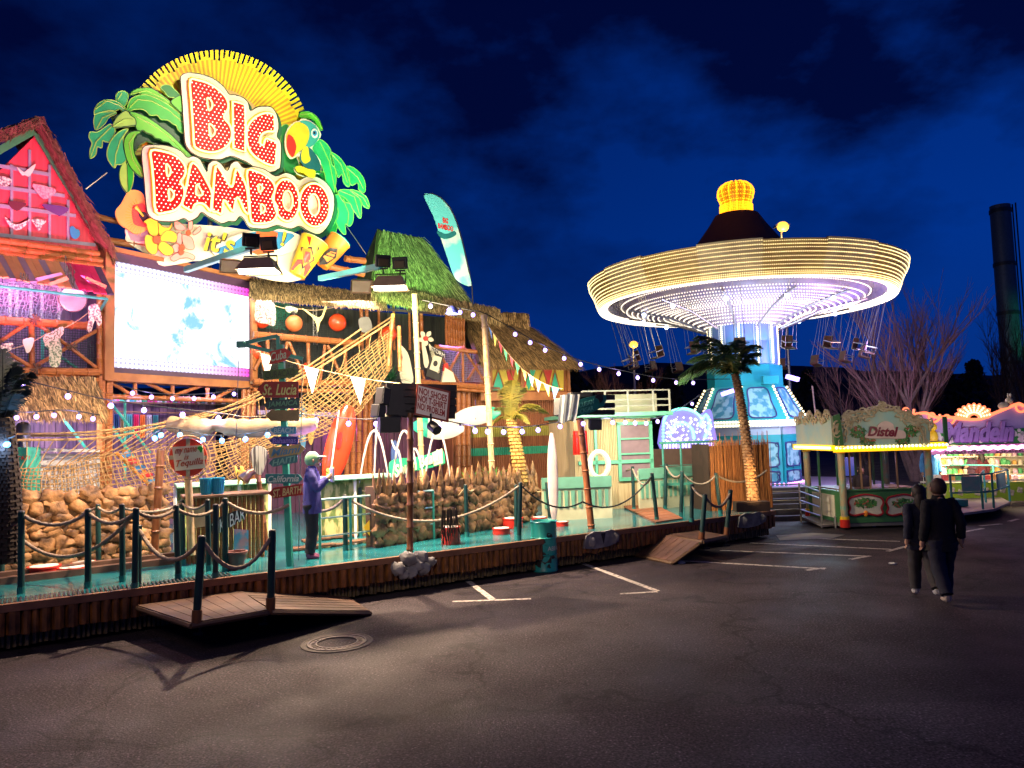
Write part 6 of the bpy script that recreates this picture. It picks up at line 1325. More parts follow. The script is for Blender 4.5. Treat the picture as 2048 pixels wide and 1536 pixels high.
cloth(RP, [(572, 612), (594, 616), (593, 626), (586, 622), (580, 626), (573, 622)], .6, 'small floral top hung between the buoys', m_cam)
cloth(RP, [(668, 609), (686, 606), (684, 616), (678, 612), (672, 618)], .6, 'tiny pink top at the right end of the eave line', m_pinkf)
for L, lab, mm in (([(34, 334), (48, 344), (56, 338), (72, 328), (60, 352), (50, 350), (44, 350)], 'white bikini top on the pink gable boards', m_wc), ([(66, 368), (110, 378), (104, 392), (88, 398), (74, 384)], 'pink floral swim shorts on the pink gable boards', mat('floral_pink', (.85, .45, .50), .9, col2=(.6, .1, .2), scale=22)), ([(18, 402), (52, 406), (44, 416), (34, 422), (22, 414)], 'dark maroon brief on the gable boards', mat('cloth_maroon', (.12, .02, .04), .9)), ([(0, 352), (24, 360), (14, 372), (0, 370)], 'white print brief at the left edge of the gable', m_cam2), ([(86, 408), (138, 416), (120, 432), (116, 430), (96, 420)], 'purple bikini on the gable boards', mat('cloth_purple', (.12, .04, .20), .9)), ([(10, 434), (24, 446), (40, 448), (60, 438), (46, 456), (30, 460), (18, 450)], 'striped bikini bottom lower on the gable', m_cam2), ([(64, 438), (92, 441), (84, 452), (78, 462), (70, 450)], 'small pink striped brief low on the gable', m_cam2), ([(140, 456), (146, 452), (152, 458), (158, 460), (160, 470), (152, 478), (142, 472)], 'pair of blue flip flops nailed to the gable', m_blue)):
    cloth(LP, L, .06, lab, mm, grp='beachwear on the gable')
# round spotlight and basket under awning
t_ = thing('stage_spotlight', 'large round stage lamp under the plank awning', 'lamp', LP.hit(146, 620, .7)); c = LP.hit(146, 600, .6); ax = (LP.n*.8-LP.u*.5+V((0, 0, -.1))).normalized(); mb = MB(); mb.tube([c-ax*.2, c, c+ax*.1, c+ax*.14], [.12, .2, .24, .25], 20); mb.build('lamp_body', m_black, t_)
mb = MB(); mb.tube([c+ax*.145, c+ax*.16], .23, 20); mb.build('lens', mat('lens_glass', (.35, .38, .38), .1, metal=.3, bump=0), t_); mb = MB(); mb.cyl(c, c+V((0, 0, .35)), .02, 6); mb.build('bracket', m_tealb, t_)
# right balcony dressing
fw = thing('orchid_ornament', 'pale red hearted flower ornament on long petals at the right balcony', 'ornament', RP.hit(852, 745, .5))
for a in range(5):
    an = a*2*pi/5+.3; board(RP, [sm([(852+14*cos(an+d)*k, 676+14*sin(an+d)*k) for d, k in ((0, .2), (-.4, .8), (0, 1.15), (.4, .8))], 3)], .60, .02, 'petal', m_cream, fw)
board(RP, [ell(852, 677, 5, 5, 0, 12)], .63, .02, 'heart', m_red, fw)
for L in ([(843, 662), (850, 690), (858, 725), (850, 735), (845, 700)], [(858, 690), (866, 700), (880, 740), (872, 742)]): board(RP, [sm(L, 3)], .58, .02, 'long_petal', m_cream, fw)
cf_ = thing('coffin_board', 'dark slanted board lettered STORM with round emblem on the right balcony', 'sign', RP.hit(868, 764, .55)); cb_ = board(RP, [[(862, 692), (888, 702), (880, 762), (852, 752), (858, 722)]], .55, .05, 'board_panel', m_black, cf_)
board(RP, [[(868, 710), (884, 715), (876, 745), (859, 738)]], .605, .006, 'emblem_panel', m_cream, cf_); board(RP, [ell(871, 727, 4.5, 6, 10, 14)], .613, .004, 'emblem', m_black, cf_); text(RP, 'STORM', (862, 700, 889, 708), .605, .01, m_white, cf_, rot=-25)
for x0, lab in ((896, 'striped cream deck chair with red top at the balcony'),):
    t_ = thing('popcorn_box', lab, 'box', RP.hit(896, 764, .5)); board(RP, [[(884, 764), (912, 764), (906, 745), (890, 735)]], .5, .1, 'box_body', m_cream, t_); board(RP, [[(886, 742), (897, 742), (896, 726), (888, 728)]], .52, .06, 'red_top', m_red, t_)
t_['label'] = 'cream crate with red bottle shape on the right balcony floor'; t_['category'] = 'crate'
tag(board(RP, [sm([(800, 690), (815, 705), (822, 730), (826, 764), (806, 768), (800, 740), (806, 715)], 3)], .62, .04, 'hanging_sheet', m_cream), 'pale bunched sheet hanging beside the fern', 'cloth')
tag(board(RP, [sm([(718, 638), (738, 635), (744, 660), (724, 664)], 3)], .65, .04, 'paddle_blade', mat('paddle_grey', (.25, .25, .24), .5)), 'grey paddle blade above the upper end of the net', 'paddle')
# fern
def fern(c, n, L, mt, lab, nm='fern', cat='plant', r0=.06, up=1.0, w_=.05):
    mb = MB(); rnd = random.Random(int(c.x*10))
    for k in range(n):
        a = rnd.uniform(0, 2*pi); e = rnd.uniform(.25, 1.2)*up; l = L*rnd.uniform(.6, 1.1); P = []
        for j in range(6):
            t = j/5; P.append(c+V((cos(a)*l*t*cos(e)*1.0, sin(a)*l*t*cos(e), l*(t*sin(e)-.35*t*t))))
        sd = V((-sin(a), cos(a), 0))
        for j in range(5):
            ww = w_*(1-j/5); mb.poly([P[j]-sd*ww, P[j]+sd*ww, P[j+1]+sd*ww*.7, P[j+1]-sd*ww*.7])
    return tag(mb.build(nm, mt, smooth=False, loc=c), lab, cat)
m_fern = mat('fern_green', (.02, .13, .05), .6, var=.5); m_plant = mat('plant_green', (.10, .28, .04), .55, var=.5)
fern(RP.hit(780, 762, 1.2), 60, .75, m_fern, 'dark green fern in front of the balcony stakes')
fern(gp(985, 1030, DZ)+V((0, 1.5, .6)), 60, 1.0, m_plant, 'bushy green broad leaved plant before the bamboo hut', w_=.09); fern(gp(930, 1040, DZ)+V((0, 1.8, .6)), 50, .9, m_plant, 'green broad leaved plant behind the jagged stone wall', w_=.09)

# ================================================================ BUNTING
def bunting(P, cols, lab, w_=.16, h=.26, step=None):
    t_ = thing('bunting', lab, 'bunting', P[0]); mb = MB(); mb.tube(P, .008, 4); mb.build('string', m_ropel, t_); L = [0]
    for i in range(1, len(P)): L.append(L[-1]+(P[i]-P[i-1]).length)
    s = .15; k = 0; step = step or w_*1.35
    while s < L[-1]-w_:
        i = max(j for j in range(len(L)) if L[j] <= s); t = (s-L[i])/(L[i+1]-L[i]); p = P[i].lerp(P[i+1], t); d = (P[i+1]-P[i]).normalized(); q = p+d*w_
        mb = MB(); sw = V((R(-.05, .05), R(-.08, .08), 0)); mb.poly([p, q, (p+q)/2-V((0, 0, h))+sw]); mb.build('pennant', cols[k % len(cols)], t_, smooth=False); s += step; k += 1
c_y = mat('pennant_yellow', (.75, .60, .15), .8); c_g = mat('pennant_green', (.08, .50, .25), .8); c_r = mat('pennant_red', (.70, .08, .12), .8); c_b = mat('pennant_blue', (.10, .25, .60), .8); c_w = mat('pennant_white', (.8, .75, .68), .8); c_p = mat('pennant_pink', (.8, .4, .4), .8)
A = at(970, 640, 16.7)
bunting(sag(A, at(1125, 778, 15.9), .35, 18), [c_b, c_y, c_r, c_g, c_r, c_g, c_y, c_w, c_p, c_y], 'colourful pennants from the pale pole down to the second speaker rack')
bunting(sag(at(508, 700, 15.5), at(835, 770, 14.8), .12, 18), [c_w, c_w, c_w, c_r], 'white pennants crossing in front of the rope bridge', w_=.34, h=.55, step=1.05)

# feather flag
FL = plane_at(895, 20.5, 66); ff = thing('feather_flag', 'tall teal feather flag with red lettering rising behind the green roof', 'flag', FL.hit(946, 612))
fo = board(FL, [sm([(848, 391), (862, 388), (880, 396), (898, 415), (912, 445), (925, 490), (936, 540), (943, 571), (922, 566), (908, 552), (895, 515), (880, 470), (866, 430)], 3)], 0, .015, 'flag_cloth', mat('flag_teal', (.10, .50, .48), .7, col2=(.45, .62, .50), scale=1.3, contrast=(.45, .55)), ff)
mb = MB(); mb.tube([FL.hit(x, y, .0) for x, y in ((946, 614), (944, 575), (938, 540), (927, 490), (914, 444), (900, 414), (882, 395), (864, 387), (848, 390))], .018, 6); mb.build('flag_pole', m_black, ff)
text(FL, 'BIG\nBAMBOO', (876, 436, 906, 460), .02, .006, m_red, ff, rot=-8, bold=.04); board(FL, [sm([(874, 462), (892, 468), (908, 462), (912, 470), (894, 478), (880, 474)], 3)], .018, .006, 'wave_mark', m_teal, ff)
lamp('SPOT', 'flag_light', FL.hit(860, 600, 3), 700, (.8, 1, .85), .2, FL.hit(900, 480), 50, .6)

# clutter round the bar
t_ = thing('horn_lamp', 'small brown horn shaped lamp hanging right of the bar buckets', 'lamp', at(500, 950, 13.2)); c = at(500, 945, 13.2); mb = MB(); mb.tube([c+V((.14, .1, .05)), c, c-V((.06, .05, .08)), c-V((.1, .08, .13))], [.05, .07, .10, .11], 14); mb.build('shade', mat('horn_brown', (.10, .05, .03), .4), t_); mb = MB(); mb.cyl(c, c+V((0, 0, .5)), .01, 5); mb.build('cord', m_black, t_)
tag(board(plane_at(518, 13.0, 75), [sm([(505, 896), (520, 892), (534, 902), (532, 925), (522, 950), (508, 940), (502, 918)], 3)], 0, .05, 'draped_sack', mat('sack_stripe', (.7, .66, .55), .9, col2=(.12, .10, .09), scale=3, stretch=(14, 14, .6), contrast=(.46, .5))), 'black and white striped sack hanging from the signpost side', 'sack')
mb = MB()
for k in range(9): a = at(470+k*2.2+(k % 2)*4, 932+(k % 3)*9, 13.9); mb.tube([a, a+V((.03, 0, -.09)), a+V((.01, 0, -.18))], [.012, .026, .010], 7)
tag(mb.build('banana_bunch', mat('banana', (.75, .48, .08), .5)), 'bunch of yellow bananas hanging at the back of the bamboo bar', 'fruit')
t_ = thing('folding_ladder', 'wooden folding ladder with orange red treads behind the left net', 'ladder', LP.hit(285, 985, .2)); mb = MB(); mb.cyl(LP.hit(232, 905, .2), LP.hit(318, 990, .2), .035, 6); mb.cyl(LP.hit(248, 900, .0), LP.hit(330, 985, .0), .035, 6); mb.build('stringer', m_orange, t_)
for k in range(6):
    x, y = 240+k*14, 910+k*13.5; mb = MB(); mb.slab([LP.hit(x, y, .2), LP.hit(x+16, y-4, .0), LP.hit(x+24, y+1, .0), LP.hit(x+8, y+6, .2)], V((0, 0, .04))); mb.build('tread', m_red if k % 2 else m_blue, t_)
for i, (x, y, h, col, nm) in enumerate(((585, 800, 100, (.6, .05, .25), 'crimson'), (606, 806, 96, (.1, .35, .6), 'blue'), (622, 800, 90, (.7, .45, .1), 'amber'), (556, 800, 96, (.06, .3, .2), 'green'), (790, 880, 60, (.10, .2, .6), 'deep blue'))):
    tag(board(RP, [sm([(x, y), (x+7, y+h*.3), (x+6, y+h*.8), (x, y+h), (x-6, y+h*.8), (x-7, y+h*.3)], 3)], -.9, .04, 'leaning_board', mat('lb%d' % i, col, .3)), nm+' surfboard leaning on the dark back wall behind the rope bridge', 'surfboard', 'surfboards on the back wall')
t_ = thing('back_shelf', 'long shelf with rows of small violet lit glasses behind the rope bridge', 'shelf', RP.hit(600, 835, -1))
mb = MB(); mb.slab([RP.hit(515, 832, -.9), RP.hit(690, 836, -.9), RP.hit(690, 836, -1.1), RP.hit(515, 832, -1.1)], V((0, 0, .03))); mb.build('board', m_wood, t_); rnd = random.Random(3)
for k in range(34): p = RP.hit(518+k*5, 831+k*.12, -1.0)+V((0, 0, .03)); mb = MB(); mb.lathe([(0, 0), (.035, 0), (.045, .12), (.04, .12), (.03, .02), (0, .02)], p, 8); mb.build('glass', mat('glass_lilac', (.6, .5, .8), .15, bump=0), t_)
# ================================================================ STRING LIGHTS
g_bl = glow('bulb_violet', (.42, .30, 1.0), 4.5); g_bb = glow('bulb_blue', (.12, .42, 1.0), 4.5); g_bw = glow('bulb_white', (.85, .75, 1.0), 30)
def strings(ctrl, bulbs, lab, g, r_=.042, lights=(), lp=14, lc=(.5, .4, 1)):
    """ctrl: list of (px,py,Y) for the cable; bulbs: px list"""
    P = catmull([at(*c) for c in ctrl], 10); t_ = thing('string_lights', lab, 'string lights', P[0], 'festoon light strings'); mb = MB(); mb.tube(P, .011, 5); mb.build('cable', m_black, t_)
    PX = []
    for p in P:
        q = p-EYEP; PX.append(1024+FOC*q.dot(cR)/q.dot(cf))
    for n, b in enumerate(bulbs):
        j = min(range(len(PX)), key=lambda i: abs(PX[i]-b)); c = P[j]
        if 0 < j < len(P)-1:
            k = j+1 if (PX[j+1]-PX[j])*(b-PX[j]) > 0 else j-1
            if abs(PX[k]-PX[j]) > .01: c = P[j].lerp(P[k], min(1, max(0, (b-PX[j])/(PX[k]-PX[j]))))
        mb = MB(); mb.cyl(c, c-V((0, 0, .055)), .02, 6); mb.build('socket', m_black, t_)
        mb = MB(); mb.ball(c-V((0, 0, .055+r_*.95)), r_, 1, 1, 1.12, 10, 7); mb.build('bulb', g, t_)
        if n in lights or lights == 'all': lamp('POINT', 'bulb_light', c-V((0, .12, .1)), lp, lc, .06)
strings([(-20, 752, 12.5), (45, 760, 12.6), (130, 780, 12.8), (220, 800, 13), (360, 818, 13.2), (440, 826, 13.4), (500, 834, 13.5), (600, 828, 13.6), (740, 838, 13.6), (830, 815, 12.8)], [45, 136, 222, 288, 365, 437, 500, 570, 632, 697, 752], 'long festoon string crossing from the left palm to the speaker rack', g_bl, .046, (0, 2, 5, 8), 16)
strings([(830, 815, 12.8), (880, 838, 13.2), (960, 852, 14), (1050, 853, 14.8), (1110, 845, 15.4), (1165, 838, 15.5), (1240, 836, 17), (1300, 838, 18), (1350, 822, 20), (1400, 790, 22)], [883, 920, 950, 975, 1007, 1044, 1076, 1120, 1166, 1225, 1250, 1270, 1292, 1315, 1384], 'festoon string from the speaker rack across the bamboo hut to the kiosk', g_bl, .046, (2, 5, 9), 16)
strings([(845, 600, 17), (900, 612, 17), (940, 620, 16.9), (970, 627, 16.8), (1030, 660, 17.2), (1090, 692, 17.6), (1160, 720, 18), (1240, 740, 18.6), (1340, 757, 19.5), (1460, 758, 21)], [861, 898, 920, 946, 1030, 1060, 1090, 1128, 1161, 1198, 1237, 1275, 1306, 1352, 1386], 'festoon string from the balcony past the hut roof to the palm tree', g_bl, .048, (1, 6, 10), 14)
strings([(215, 762, 15.8), (300, 785, 16.4), (400, 788, 17.2), (500, 775, 18)], [265, 303, 345, 388, 427, 468], 'festoon string inside the truss under the video screen', g_bl, .046, (1, 4), 12)
strings([(-20, 826, 12.6), (60, 824, 12.9), (130, 820, 13.4), (200, 830, 13.8)], [33, 73, 108, 158, 186], 'short festoon string under the left bar thatch', g_bl, .040, (1, 3), 8)
strings([(305, 868, 12.9), (340, 856, 12.9), (420, 870, 13), (500, 866, 13), (560, 852, 13)], [310, 322, 360, 406, 444, 491, 535], 'blue festoon string under the canvas sail', g_bb, .044, (0, 3, 5), 14, (.3, .55, 1))
strings([(-30, 860, 10.5), (-5, 868, 10.5), (12, 876, 10.5), (30, 872, 10.5)], [4, 12, 15], 'cluster of blue bulbs on the dark palm at the left edge', g_bb, .04, (1,), 16, (.3, .55, 1))
# purple flower lamp between balcony bulbs
c = at(905, 622, 17); t_ = thing('pendant_lamp', 'blue shaded pendant lamp hanging in the right balcony', 'lamp', c-V((0, 0, .15))); mb = MB(); mb.lathe([(.03, .12), (.06, .1), (.17, -.06), (.16, -.07), (.05, .08)], c, 18); mb.build('shade', mat('shade_blue', (.1, .12, .4), .4), t_); mb = MB(); mb.ball(c-V((0, 0, .02)), .055, seg=10, rings=6); mb.build('bulb', g_bw, t_)
# lamps added to wash the deck and stone wall, without fittings
lamp('AREA', 'deck_wash_mid', at(760, 760, 14.5), 130, (1, .76, .46), 1.5, gp(800, 1080, DZ))
lamp('AREA', 'deck_wash_right', at(1060, 760, 15.5), 140, (1, .80, .52), 1.2, gp(1080, 1050, DZ))
lamp('AREA', 'wall_wash_left', at(200, 900, 11.6), 42, (1, .66, .32), 1.2, gp(160, 1080, DZ))
lamp('POINT', 'violet_deck', at(640, 900, 13.2), 60, (.5, .25, 1), .2)
# ================================================================ PALMS
m_trunk = mat('palm_trunk', (.34, .20, .10), .85, col2=(.12, .06, .03), scale=6, bump=.6)
m_frond = mat('palm_frond', (.045, .10, .025), .55, col2=(.02, .07, .02), scale=4, bump=.1)
def palm(pts, Y, r0, r1, fronds, lab, fm=m_frond, fl=1.3, seed=1, tm=m_trunk):
    P = [at(x, y, Y) for x, y in pts]; t_ = thing('palm_tree', lab, 'palm tree', P[0]); C_ = catmull(P, 10); mb = MB(); n = len(C_)
    mb.tube(C_, [(r0+(r1-r0)*i/(n-1))*.86 for i in range(n)], 10)
    L = 0; nxt = 0; row = 0; rnd = random.Random(seed)
    for i in range(n-1):
        d = C_[i+1]-C_[i]; dl = d.length; k = 0
        while nxt < L+dl:
            p = C_[i]+d*((nxt-L)/dl); rr = r0+(r1-r0)*(i/(n-1)); m_ = 7
            for j in range(m_):
                a = 2*pi*(j+.5*(row % 2))/m_; o_ = V((cos(a), sin(a), 0)); mb.box(p+o_*rr*.82, (rr*.42, rr*.78, rr*.40), mx=Matrix.Rotation(a, 3, 'Z') @ Matrix.Rotation(-.3+rnd.uniform(-.1, .1), 3, 'Y'))
            nxt += rr*(.58 if Y > 11 else .34); row += 1
        L += dl
    mb.build('trunk', tm, t_, smooth=False)
    top = C_[-1]
    for (fx, fy, dy) in fronds:
        e = at(fx, fy, Y+dy); m_ = (top+e)/2+V((0, 0, .30*(e-top).length)); c_ = catmull([top, top.lerp(m_, .75), m_.lerp(e, .35), e], 8); mb = MB(); mb.tube(c_, [.016*(1-.8*i/len(c_)) for i in range(len(c_))], 5)
        nn = len(c_); Lt = (e-top).length
        for i in [z/2 for z in range(6, nn*4-3)]:
            i2 = int(min(nn-2, i//2)); p = c_[i2].lerp(c_[i2+1], (i % 2)/2); t = i/(nn*2); ax = (c_[i2+1]-c_[i2]).normalized(); sd = ax.cross(V((0, 0, 1))).normalized(); ll = fl*.30*sin(pi*min(1, t*.92+.12))**.7*max(.6, Lt)
            for s in (-1, 1):
                q = (sd*s*.8+ax*.75+V((0, 0, -.55+rnd.uniform(-.35, .25)))).normalized()*ll*rnd.uniform(.8, 1.1); w_ = ax*.0095
                mb.poly([p-w_, p+w_, p+q*.6+w_*.8+V((0, 0, .02)), p+q, p+q*.6-w_*.8+V((0, 0, .02))])
        mb.build('frond', fm, t_, smooth=False)
    return P
fr = [(1358, 752, -.3), (1354, 765, .3), (1385, 690, .2), (1395, 672, -.4), (1425, 676, .3), (1452, 690, -.5), (1475, 680, .5), (1492, 696, -.2), (1512, 690, .4), (1520, 706, 0), (1512, 726, .5), (1500, 745, -.6), (1440, 720, -1), (1378, 722, .9)]
palm([(1508, 1012), (1500, 940), (1490, 860), (1479, 790), (1470, 748)], 17.2, .135, .085, fr, 'tall leaning palm tree lit orange from below beside the reed fence', seed=2)
fr2 = [(982, 848, 0), (990, 818, .4), (1008, 778, .3), (1024, 762, -.2), (1046, 776, .2), (1080, 812, -.2), (1096, 826, .6), (1060, 848, -.5)]
palm([(1042, 962), (1035, 910), (1028, 870), (1022, 838)], 17.2, .16, .12, fr2, 'small palm tree glowing yellow before the bamboo hut', fm=mat('frond_yellow', (.26, .20, .02), .6, col2=(.04, .08, .015), scale=3), fl=1.1, seed=3, tm=mat('palm_trunk_gold', (.55, .36, .10), .8, col2=(.25, .12, .03), scale=6, bump=.5))
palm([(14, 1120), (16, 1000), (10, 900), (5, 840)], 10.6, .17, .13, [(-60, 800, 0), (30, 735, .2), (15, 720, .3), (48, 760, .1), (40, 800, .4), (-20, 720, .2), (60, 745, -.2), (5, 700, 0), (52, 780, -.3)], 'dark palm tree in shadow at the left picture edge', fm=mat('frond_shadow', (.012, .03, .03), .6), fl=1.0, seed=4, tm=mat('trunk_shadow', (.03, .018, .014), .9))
lamp('SPOT', 'palm_uplight', at(1512, 1000, 16.7), 160, (1, .5, .15), .05, at(1488, 850, 17.2), 60, .5)
lamp('SPOT', 'palm_uplight_small', at(1048, 975, 16.4), 40, (1, .72, .15), .05, at(1028, 850, 17.2), 60, .5)
# reed fence
RF = PL(at(1425, 1010, 18.3).x, 18.3, 74); uR = RF.uv(1545, 1010)[0]
rf = thing('reed_fence', 'tall orange brown reed fence panel with ragged top beside the palm', 'fence', RF.w(uR/2, DZ, 0)); mb = MB(); rnd = random.Random(9); u = 0; zt = RF.uv(1480, 882)[1]
while u < uR:
    h = zt+rnd.uniform(-.06, .05)+(.28*rnd.random() if rnd.random() < .16 else 0); x = rnd.uniform(-.02, .03); r_ = rnd.uniform(.007, .014)
    mb.cyl(RF.w(u, DZ, x), RF.w(u+rnd.uniform(-.03, .03), h, x+rnd.uniform(-.02, .02)), r_, 5, r2=r_*.5); u += .0095
mb.build('reeds', mat('reed_orange', (.42, .16, .04), .7, col2=(.2, .06, .015), scale=5, stretch=(9, 9, 1)), rf, smooth=False)
mb = MB(); mb.slab([RF.w(-.02, DZ, -.08), RF.w(uR, DZ, -.08), RF.w(uR, zt-.1, -.08), RF.w(-.02, zt-.1, -.08)], RF.n*.05); mb.slab([RF.w(-.02, DZ, .0), RF.w(-.02, DZ, -.8), RF.w(-.02, zt-.05, -.8), RF.w(-.02, zt-.05, 0)], -RF.u*.04); mb.build('frame_panel', mat('frame_brown', (.03, .015, .01), .7), rf)
lamp('SPOT', 'reed_light', at(1500, 985, 16.4), 150, (1, .6, .25), .1, at(1500, 940, 18.3), 90, .6)
# planter trough
p = at(1502, 1008, 16.9); tag((lambda mb: (mb.box(p+V((0, 0, -.05)), (.75, .3, .22)), mb.build('planter_box', mat('planter_dark', (.05, .03, .02), .7, bump=.5)))[1])(MB()), 'dark rough planter box at the foot of the leaning palm', 'planter')

# ================================================================ KIOSK (pale reed hut on the right of the deck)
K = PL(at(1192, 990, 19.5).x, 19.5, 80); k_ = thing('reed_kiosk', 'pale reed kiosk with mint green trim, window and roof terrace on the deck', 'kiosk', K.w(1.5, 0, -1))
m_reedp = mat('reed_pale', (.62, .50, .30), .7, col2=(.35, .24, .12), scale=3, stretch=(18, 18, .5), bump=.4)
KU = lambda x: K.uv(x, 900)[0]
KV = lambda y: K.uv(1290, y)[1]
kl, kr = KU(1150), KU(1303)
mb = MB(); mb.slab([K.w(kl, 0, 0), K.w(kr, 0, 0), K.w(kr, KV(832), 0), K.w(kl, KV(832), 0)], -K.n*3); mb.build('wall_core', m_reedp, k_)
mb = MB(); u = kl
while u < kr: 
    if not (KU(1236) < u < KU(1302)): mb.cyl(K.w(u, DZ, .01), K.w(u, KV(834), .01), .022, 5)
    u += .045
mb.build('reed_cladding', m_reedp, k_)
mb = MB()
for x0, x1, y0, y1 in ((1234, 1240, 845, 955), (1298, 1304, 845, 955), (1234, 1304, 953, 960), (1234, 1304, 843, 849), (1240, 1298, 875, 878), (1240, 1298, 905, 908), (1155, 1303, 918, 925), (1188, 1193, 838, 960), (1152, 1312, 826, 836)):
    mb.slab([K.w(KU(x0), KV(y1), .03), K.w(KU(x1), KV(y1), .03), K.w(KU(x1), KV(y0), .03), K.w(KU(x0), KV(y0), .03)], K.n*.06)
mb.build('mint_trim', mat('mint_trim', (.12, .45, .30), .45), k_)
mb = MB(); mb.slab([K.w(KU(1240), KV(953), .02), K.w(KU(1298), KV(953), .02), K.w(KU(1298), KV(849), .02), K.w(KU(1240), KV(849), .02)], K.n*.01); mb.build('window_pane', mat('pane_mauve', (.25, .17, .20), .2, bump=0), k_)
mb = MB(); mb.slab([K.w(KU(1140), KV(832), .5), K.w(KU(1335), KV(832), .5), K.w(KU(1335), KV(832), -3), K.w(KU(1140), KV(832), -3)], V((0, 0, .1))); mb.build('terrace_floor', mat('mint_trim', (.12, .45, .30), .45), k_)
mb = MB()
for x in (1160, 1205, 1250, 1300, 1332): mb.cyl(K.w(KU(x), KV(826), .4), K.w(KU(x), KV(782), .4), .03, 6)
for y in (782, 800, 812): mb.cyl(K.w(KU(1160), KV(y), .4), K.w(KU(1332), KV(y), .4), .022, 6)
mb.build('terrace_rail', mat('rail_dim', (.35, .36, .30), .5), k_)
mb = MB(); mb.slab([K.w(KU(1205), KV(826), -.5), K.w(KU(1330), KV(826), -.5), K.w(KU(1330), KV(786), -.5), K.w(KU(1205), KV(786), -.5)], K.n*.05); mb.build('terrace_panel', mat('terrace_panel', (.40, .45, .25), .6, col2=(.55, .5, .4), scale=2), k_)
# porch at the right
mb = MB(); mb.slab([K.w(kr, DZ, -.6), K.w(KU(1425), DZ, -.6), K.w(KU(1425), KV(900), -.6), K.w(kr, KV(900), -.6)], -K.n*.1); mb.build('porch_wall', mat('porch_brown', (.16, .09, .07), .7, bump=.2), k_)
mb = MB()
for y in (884, 930, 948, 965): 
    mb.slab([K.w(kr, KV(y+(5 if y in (884, 965) else 1)), .55), K.w(KU(1425), KV(y+(5 if y in (884, 965) else 1)), .55), K.w(KU(1425), KV(y), .55), K.w(kr, KV(y), .55)], K.n*.05)
for x in (1310, 1345, 1380, 1415): mb.cyl(K.w(KU(x), DZ, .55), K.w(KU(x), KV(884), .55), .03, 6)
mb.build('porch_rail', mat('porch_teal', (.04, .22, .18), .5), k_)
# skirt balustrades
def balus(p, q, h, lab):
    A = gp(*p, DZ); B = gp(*q, DZ); L = (B-A).length; d = (B-A).normalized(); nn = V((d.y, -d.x, 0)); t_ = thing('balustrade', lab, 'railing', (A+B)/2, 'mint balustrades round the kiosk')
    mb = MB(); mb.slab([A, B, B-nn*.05, A-nn*.05], V((0, 0, h))); mb.build('cream_panel', mat('panel_cream', (.60, .58, .40), .6, var=.3, scale=3), t_)
    mb = MB(); n = int(L/.16)
    for k in range(n): p_ = A+d*(k*.16+.06)+nn*.005; mb.slab([p_+V((0, 0, .30*h)), p_+d*.06+V((0, 0, .30*h)), p_+d*.075+V((0, 0, .72*h)), p_-d*.015+V((0, 0, .72*h))], nn*.03)
    mb.slab([A+nn*.002+V((0, 0, .78*h)), B+nn*.002+V((0, 0, .78*h)), B+nn*.002+V((0, 0, h+.05)), A+nn*.002+V((0, 0, h+.05))], nn*.05)
    mb.build('mint_balusters', mat('mint_dark', (.14, .36, .27), .5), t_)
balus((1085, 1042), (1225, 1036), topz(1150, 962, 16.6)-DZ, 'cream and mint balustrade left of the gangway'); balus((1280, 1022), (1418, 1008), topz(1350, 945, 17.6)-DZ, 'cream and mint balustrade right of the gangway')
# gangway
g_ = thing('gangway', 'narrow brown plank gangway leading from the deck edge to the kiosk', 'gangway', gp(1290, 1020, DZ)); mb = MB(); Q = [gp(1312, 1044, DZ+.03), gp(1366, 1036, DZ+.03), gp(1262, 985, DZ+.10), gp(1205, 990, DZ+.10)]; mb.slab([q-V((0, 0, .04)) for q in Q], V((0, 0, .04)))
for k in range(1, 16): a = Q[0].lerp(Q[3], k/16); b = Q[1].lerp(Q[2], k/16); mb.tube([a+V((0, 0, .002)), b+V((0, 0, .002))], .007, 4)
mb.build('planks', mat('gang_brown', (.30, .10, .05), .55, bump=.2), g_, smooth=False)
# white board and ring near the kiosk
t_, A, B, o = tapered(plane_at(1102, 16.2, 85), (1103, 866), (1108, 1046), .115, 'slim pale pink surfboard standing upright behind the barrel', 'surfboard', 'surfboard', mat('board_pink', (.75, .60, .58), .35), off=0, flat=.3, pw=.45)
c = at(1198, 930, 17.5); tg = MB(); tg.tube([c+V((.22*cos(a*pi/12), .0, .30*sin(a*pi/12))) for a in range(24)], .065, 8, closed=True); tag(tg.build('life_ring', m_cream), 'cream life ring standing left of the kiosk window', 'life ring')
p = gp(1340, 1012, DZ); mb = MB(); mb.tube([p, p+V((0, 0, .25)), p+V((.0, 0, .5)), p+V((0, 0, .78)), p+V((0, 0, .82))], [.09, .09, .07, .03, .01], 10); tag(mb.build('striped_figure', [mat('parrot_red', (.6, .05, .03), .5), m_yellow]), 'small upright red and yellow parrot shaped float near the gangway', 'float')
lamp('AREA', 'kiosk_wash', K.w(1.0, 3.2, 3.0), 190, (1, .88, .60), 1.2, K.w(1.0, 2, 0)); lamp('AREA', 'kiosk_left', K.w(0, 3, 2.2), 60, (.9, 1, .75), .6, K.w(-.6, 1.2, 0))

